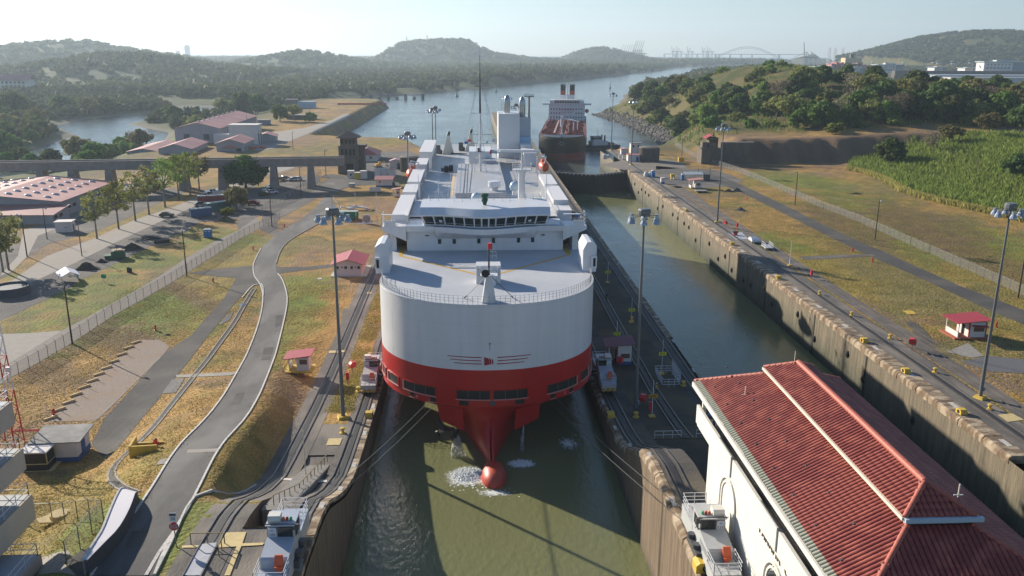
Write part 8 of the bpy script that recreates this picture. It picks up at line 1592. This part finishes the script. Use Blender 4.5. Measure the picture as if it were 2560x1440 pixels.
# container ship and new lock houses
D=1650; cs=thing('container_ship','hull of red and pink containers stacked high beyond the right hill','ship',(0,D,0)); xa=(696.70,1650.00,23.10)[0]; xb=(788.40,1650.00,23.40)[0]; z0=(720.60,1650.00,17.30)[2]; z1=(718.70,1650.00,34.90)[2]
MB().bb(xa-6,-16,z0-14,xb+12,16,z0+1).build('hull',mat('far_hull',(.10,.05,.05),.6),cs); cm=[mat('container_%d'%i,c,.6) for i,c in enumerate(((.36,.10,.09),(.42,.17,.15),(.40,.24,.22),(.28,.07,.07),(.44,.36,.33),(.33,.16,.14)))]
cols=30; w=(xb-xa)/cols
for i in range(cols):
    hh=(z1-z0)*(.72+.28*rnd.random())*(1 if i<20 else .8); k=int(hh/2.6)
    for j in range(k): o=MB().bb(xa+w*i+.12,-15+2*(i%3),z0+1+2.6*j,xa+w*(i+1)-.12,12,z0+1+2.6*j+2.5).build('container',cm[rnd.randrange(6)],cs)
MB().bb(xa+26,-14,z1-2,xa+58,6,z1+7).build('bridge_house',mat('far_cream',(.50,.40,.24),.6),cs); MB().bb(xa+40,-4,z1+7,xa+46,2,z1+14).build('funnel',DGREY,cs)
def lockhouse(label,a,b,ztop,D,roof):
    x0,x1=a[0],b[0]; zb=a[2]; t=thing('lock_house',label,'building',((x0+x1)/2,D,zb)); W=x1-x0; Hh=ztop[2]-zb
    MB().bb(-W/2,-12,-4,W*.22,12,Hh*.75).build('wall',FARW,t); MB().bb(W*.22+.01,-11.8,-4,W/2,12,Hh*.75).build('shaded_wall',mat('far_wall_shade',(.22,.26,.31),.6),t); MB().bb(-W/2-2,-14,Hh*.75,W/2+2,14,Hh*.85).build('roof',mat('pale_teal_roof',(.36,.42,.44),.5),t); MB().bb(-W*.15,-6,Hh*.85,W*.25,6,Hh).build('upper_roof',mat('pale_teal_roof',(.36,.42,.44)),t)  # right part of the white wall coloured darker as its shaded side
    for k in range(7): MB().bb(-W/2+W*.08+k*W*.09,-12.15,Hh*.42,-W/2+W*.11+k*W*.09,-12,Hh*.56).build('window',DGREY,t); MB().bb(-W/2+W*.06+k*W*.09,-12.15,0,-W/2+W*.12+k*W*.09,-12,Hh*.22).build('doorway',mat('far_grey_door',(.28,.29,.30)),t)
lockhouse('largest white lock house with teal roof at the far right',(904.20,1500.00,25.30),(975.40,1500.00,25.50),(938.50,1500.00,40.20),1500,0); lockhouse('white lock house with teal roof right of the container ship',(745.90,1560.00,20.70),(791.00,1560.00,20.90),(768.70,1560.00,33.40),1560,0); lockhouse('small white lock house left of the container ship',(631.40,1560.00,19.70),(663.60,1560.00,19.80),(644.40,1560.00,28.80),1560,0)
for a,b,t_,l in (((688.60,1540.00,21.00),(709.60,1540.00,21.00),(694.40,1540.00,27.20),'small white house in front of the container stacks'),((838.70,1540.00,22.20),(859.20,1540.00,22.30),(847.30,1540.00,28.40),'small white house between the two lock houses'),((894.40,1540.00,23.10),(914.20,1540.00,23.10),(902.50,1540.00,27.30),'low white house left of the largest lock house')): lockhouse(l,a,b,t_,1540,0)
hw=(745.10,1450.00,17.90); MB_=MB().bb((724.60,1450.00,17.20)[0],1440,-5,(995.10,1450.00,18.00)[0],1452,(841.10,1450.00,22.80)[2]); struct('far_quay',MB_,mat('far_quay_dark',(.11,.10,.09),.9)); struct('far_basin',MB().bb((756.50,1380.00,14.70)[0],1370,-5,(961.80,1380.00,15.30)[0],1436,(880.60,1400.00,17.60)[2]),mat('far_basin_pale',(.34,.37,.40),.3)); struct('far_quay',MB().bb((765.20,1360.00,15.30)[0],1340,-5,(948.10,1360.00,15.80)[0],1366,(853.40,1355.00,15.10)[2]),mat('far_quay_pale',(.45,.43,.40),.9))
FM=None
r=np.random.RandomState(88)
for i,(px,yt,yb) in enumerate((((736.50,1500.00,54.10),1,0),((793.80,1500.00,54.40),1,0),((791.10,1500.00,47.70),1,0),((752.70,1300.00,32.70),1,0),((892.60,1500.00,50.10),1,0),((847.90,1300.00,58.20),1,0),((754.30,1700.00,49.60),1,0),((1069.60,1700.00,50.20),1,0),((1054.90,1700.00,50.90),1,0),((1068.80,1800.00,57.10),1,0),((993.30,1800.00,47.90),1,0))):
    l='far floodlight mast among the white lock houses'
    if FM is None: FM=thing('floodlight_mast',l,'light mast',(px[0],1500,5),0,'far floodlight masts at the new locks'); MB().cyl((0,0,0),(0,0,30),.5,.3,5).build('pole',POLE,FM); MB().bb(-3,-1,29.4,3,1,30.6).build('lamp_head',FARW,FM)
    else: dup(FM,(px[0],1350+40*i,5),0,l)

# ================================================================ people
def person(label,loc,rz,shirt,trousers,arm=0,hat=None):
    J=[(0,0,.95),(0,0,1.2),(0,0,1.42),(0,-.01,1.52),(0,-.02,1.68),(0,-.02,1.76),(.19,0,1.42),(.26,-.02,1.15),(.25,-.10-arm*.25,.92+arm*.2),(-.19,0,1.42),(-.26,-.02,1.15),(-.25,-.1,.9),(.1,0,.9),(.11,-.02,.5),(.12,.02,.08),(.12,-.14,.04),(-.1,0,.9),(-.11,-.01,.5),(-.13,.03,.08),(-.13,-.13,.04)]
    R_=[.15,.14,.15,.065,.10,.07,.07,.052,.042,.07,.052,.042,.095,.07,.05,.045,.095,.07,.05,.045]
    E_=[(0,1),(1,2),(2,3),(3,4),(4,5),(2,6),(6,7),(7,8),(2,9),(9,10),(10,11),(0,12),(12,13),(13,14),(14,15),(0,16),(16,17),(17,18),(18,19)]
    me=bpy.data.meshes.new('person'); me.from_pydata(J,E_,[]); o=bpy.data.objects.new('person',me); COL.objects.link(o); sm=o.modifiers.new('s','SKIN'); o.modifiers.new('d','SUBSURF').levels=1
    for i,v in enumerate(me.skin_vertices[0].data): v.radius=(R_[i],R_[i]*.85); v.use_root=(i==0)
    bpy.context.view_layer.update(); m2=bpy.data.meshes.new_from_object(o.evaluated_get(bpy.context.evaluated_depsgraph_get())); COL.objects.unlink(o); bpy.data.objects.remove(o)
    sk=mat('skin',(.20,.11,.07),.6); m2.materials.clear()
    for q in (sk,shirt,trousers,BLACK): m2.materials.append(q)
    for p in m2.polygons:
        z=p.center.z; x=abs(p.center.x); p.material_index=3 if z<.1 else 2 if z<.93 and x<.22 else 1 if 1.0<z<1.47 and not (x>.2 and z<1.12) else 0
        p.use_smooth=True
    t=bpy.data.objects.new('person',m2); COL.objects.link(t); t.location=loc; t.rotation_euler=(0,0,rz); t['label']=label; t['category']='person'
    if hat: MB().lathe(0,-.02,[(.12,1.72),(.115,1.8),(.06,1.87),(.01,1.885)],10).build('hard_hat',hat,t)
    return t
NAVY=mat('navy_cloth',(.02,.03,.07),.8); WSH=mat('white_cloth',(.55,.55,.56),.8); HIV=mat('hi_vis_vest',(.50,.30,.03),.7); HAT=mat('white_hard_hat',(.6,.6,.58),.4)
p=(43.20,174.91); person('person in dark clothes standing between the rails on the shaded centre wall',(p[0],p[1],.03),.4,NAVY,mat('dark_trousers',(.02,.02,.022),.8))
wy=33.4; person('person in white shirt at the outer end of the right bridge wing',(CX+16.6,CY+33.2,22.96),.2,WSH,NAVY,1,HAT); person('person in blue at the rail of the right bridge wing',(CX+15.9,CY+34.2,22.96),-.4,mat('blue_cloth',(.05,.12,.35),.8),NAVY,0,HAT)
p=(42.92,123.14); person('person in orange vest on the shaded centre wall right of the mast',(p[0],p[1],.03),1,HIV,NAVY,1,HAT)

hm=bpy.data.materials.new('haze'); hm.use_nodes=True; hm.node_tree.nodes.remove(hm.node_tree.nodes['Principled BSDF'])
pv=hm.node_tree.nodes.new('ShaderNodeVolumePrincipled'); pv.inputs['Color'].default_value=(.70,.86,1,1); pv.inputs['Density'].default_value=.00011; pv.inputs['Anisotropy'].default_value=.35
hm.node_tree.links.new(pv.outputs[0],hm.node_tree.nodes['Material Output'].inputs['Volume'])
hb=MB().bb(-9500,-300,-16,9500,13000,420).build('haze',hm); hb['kind']='stuff'
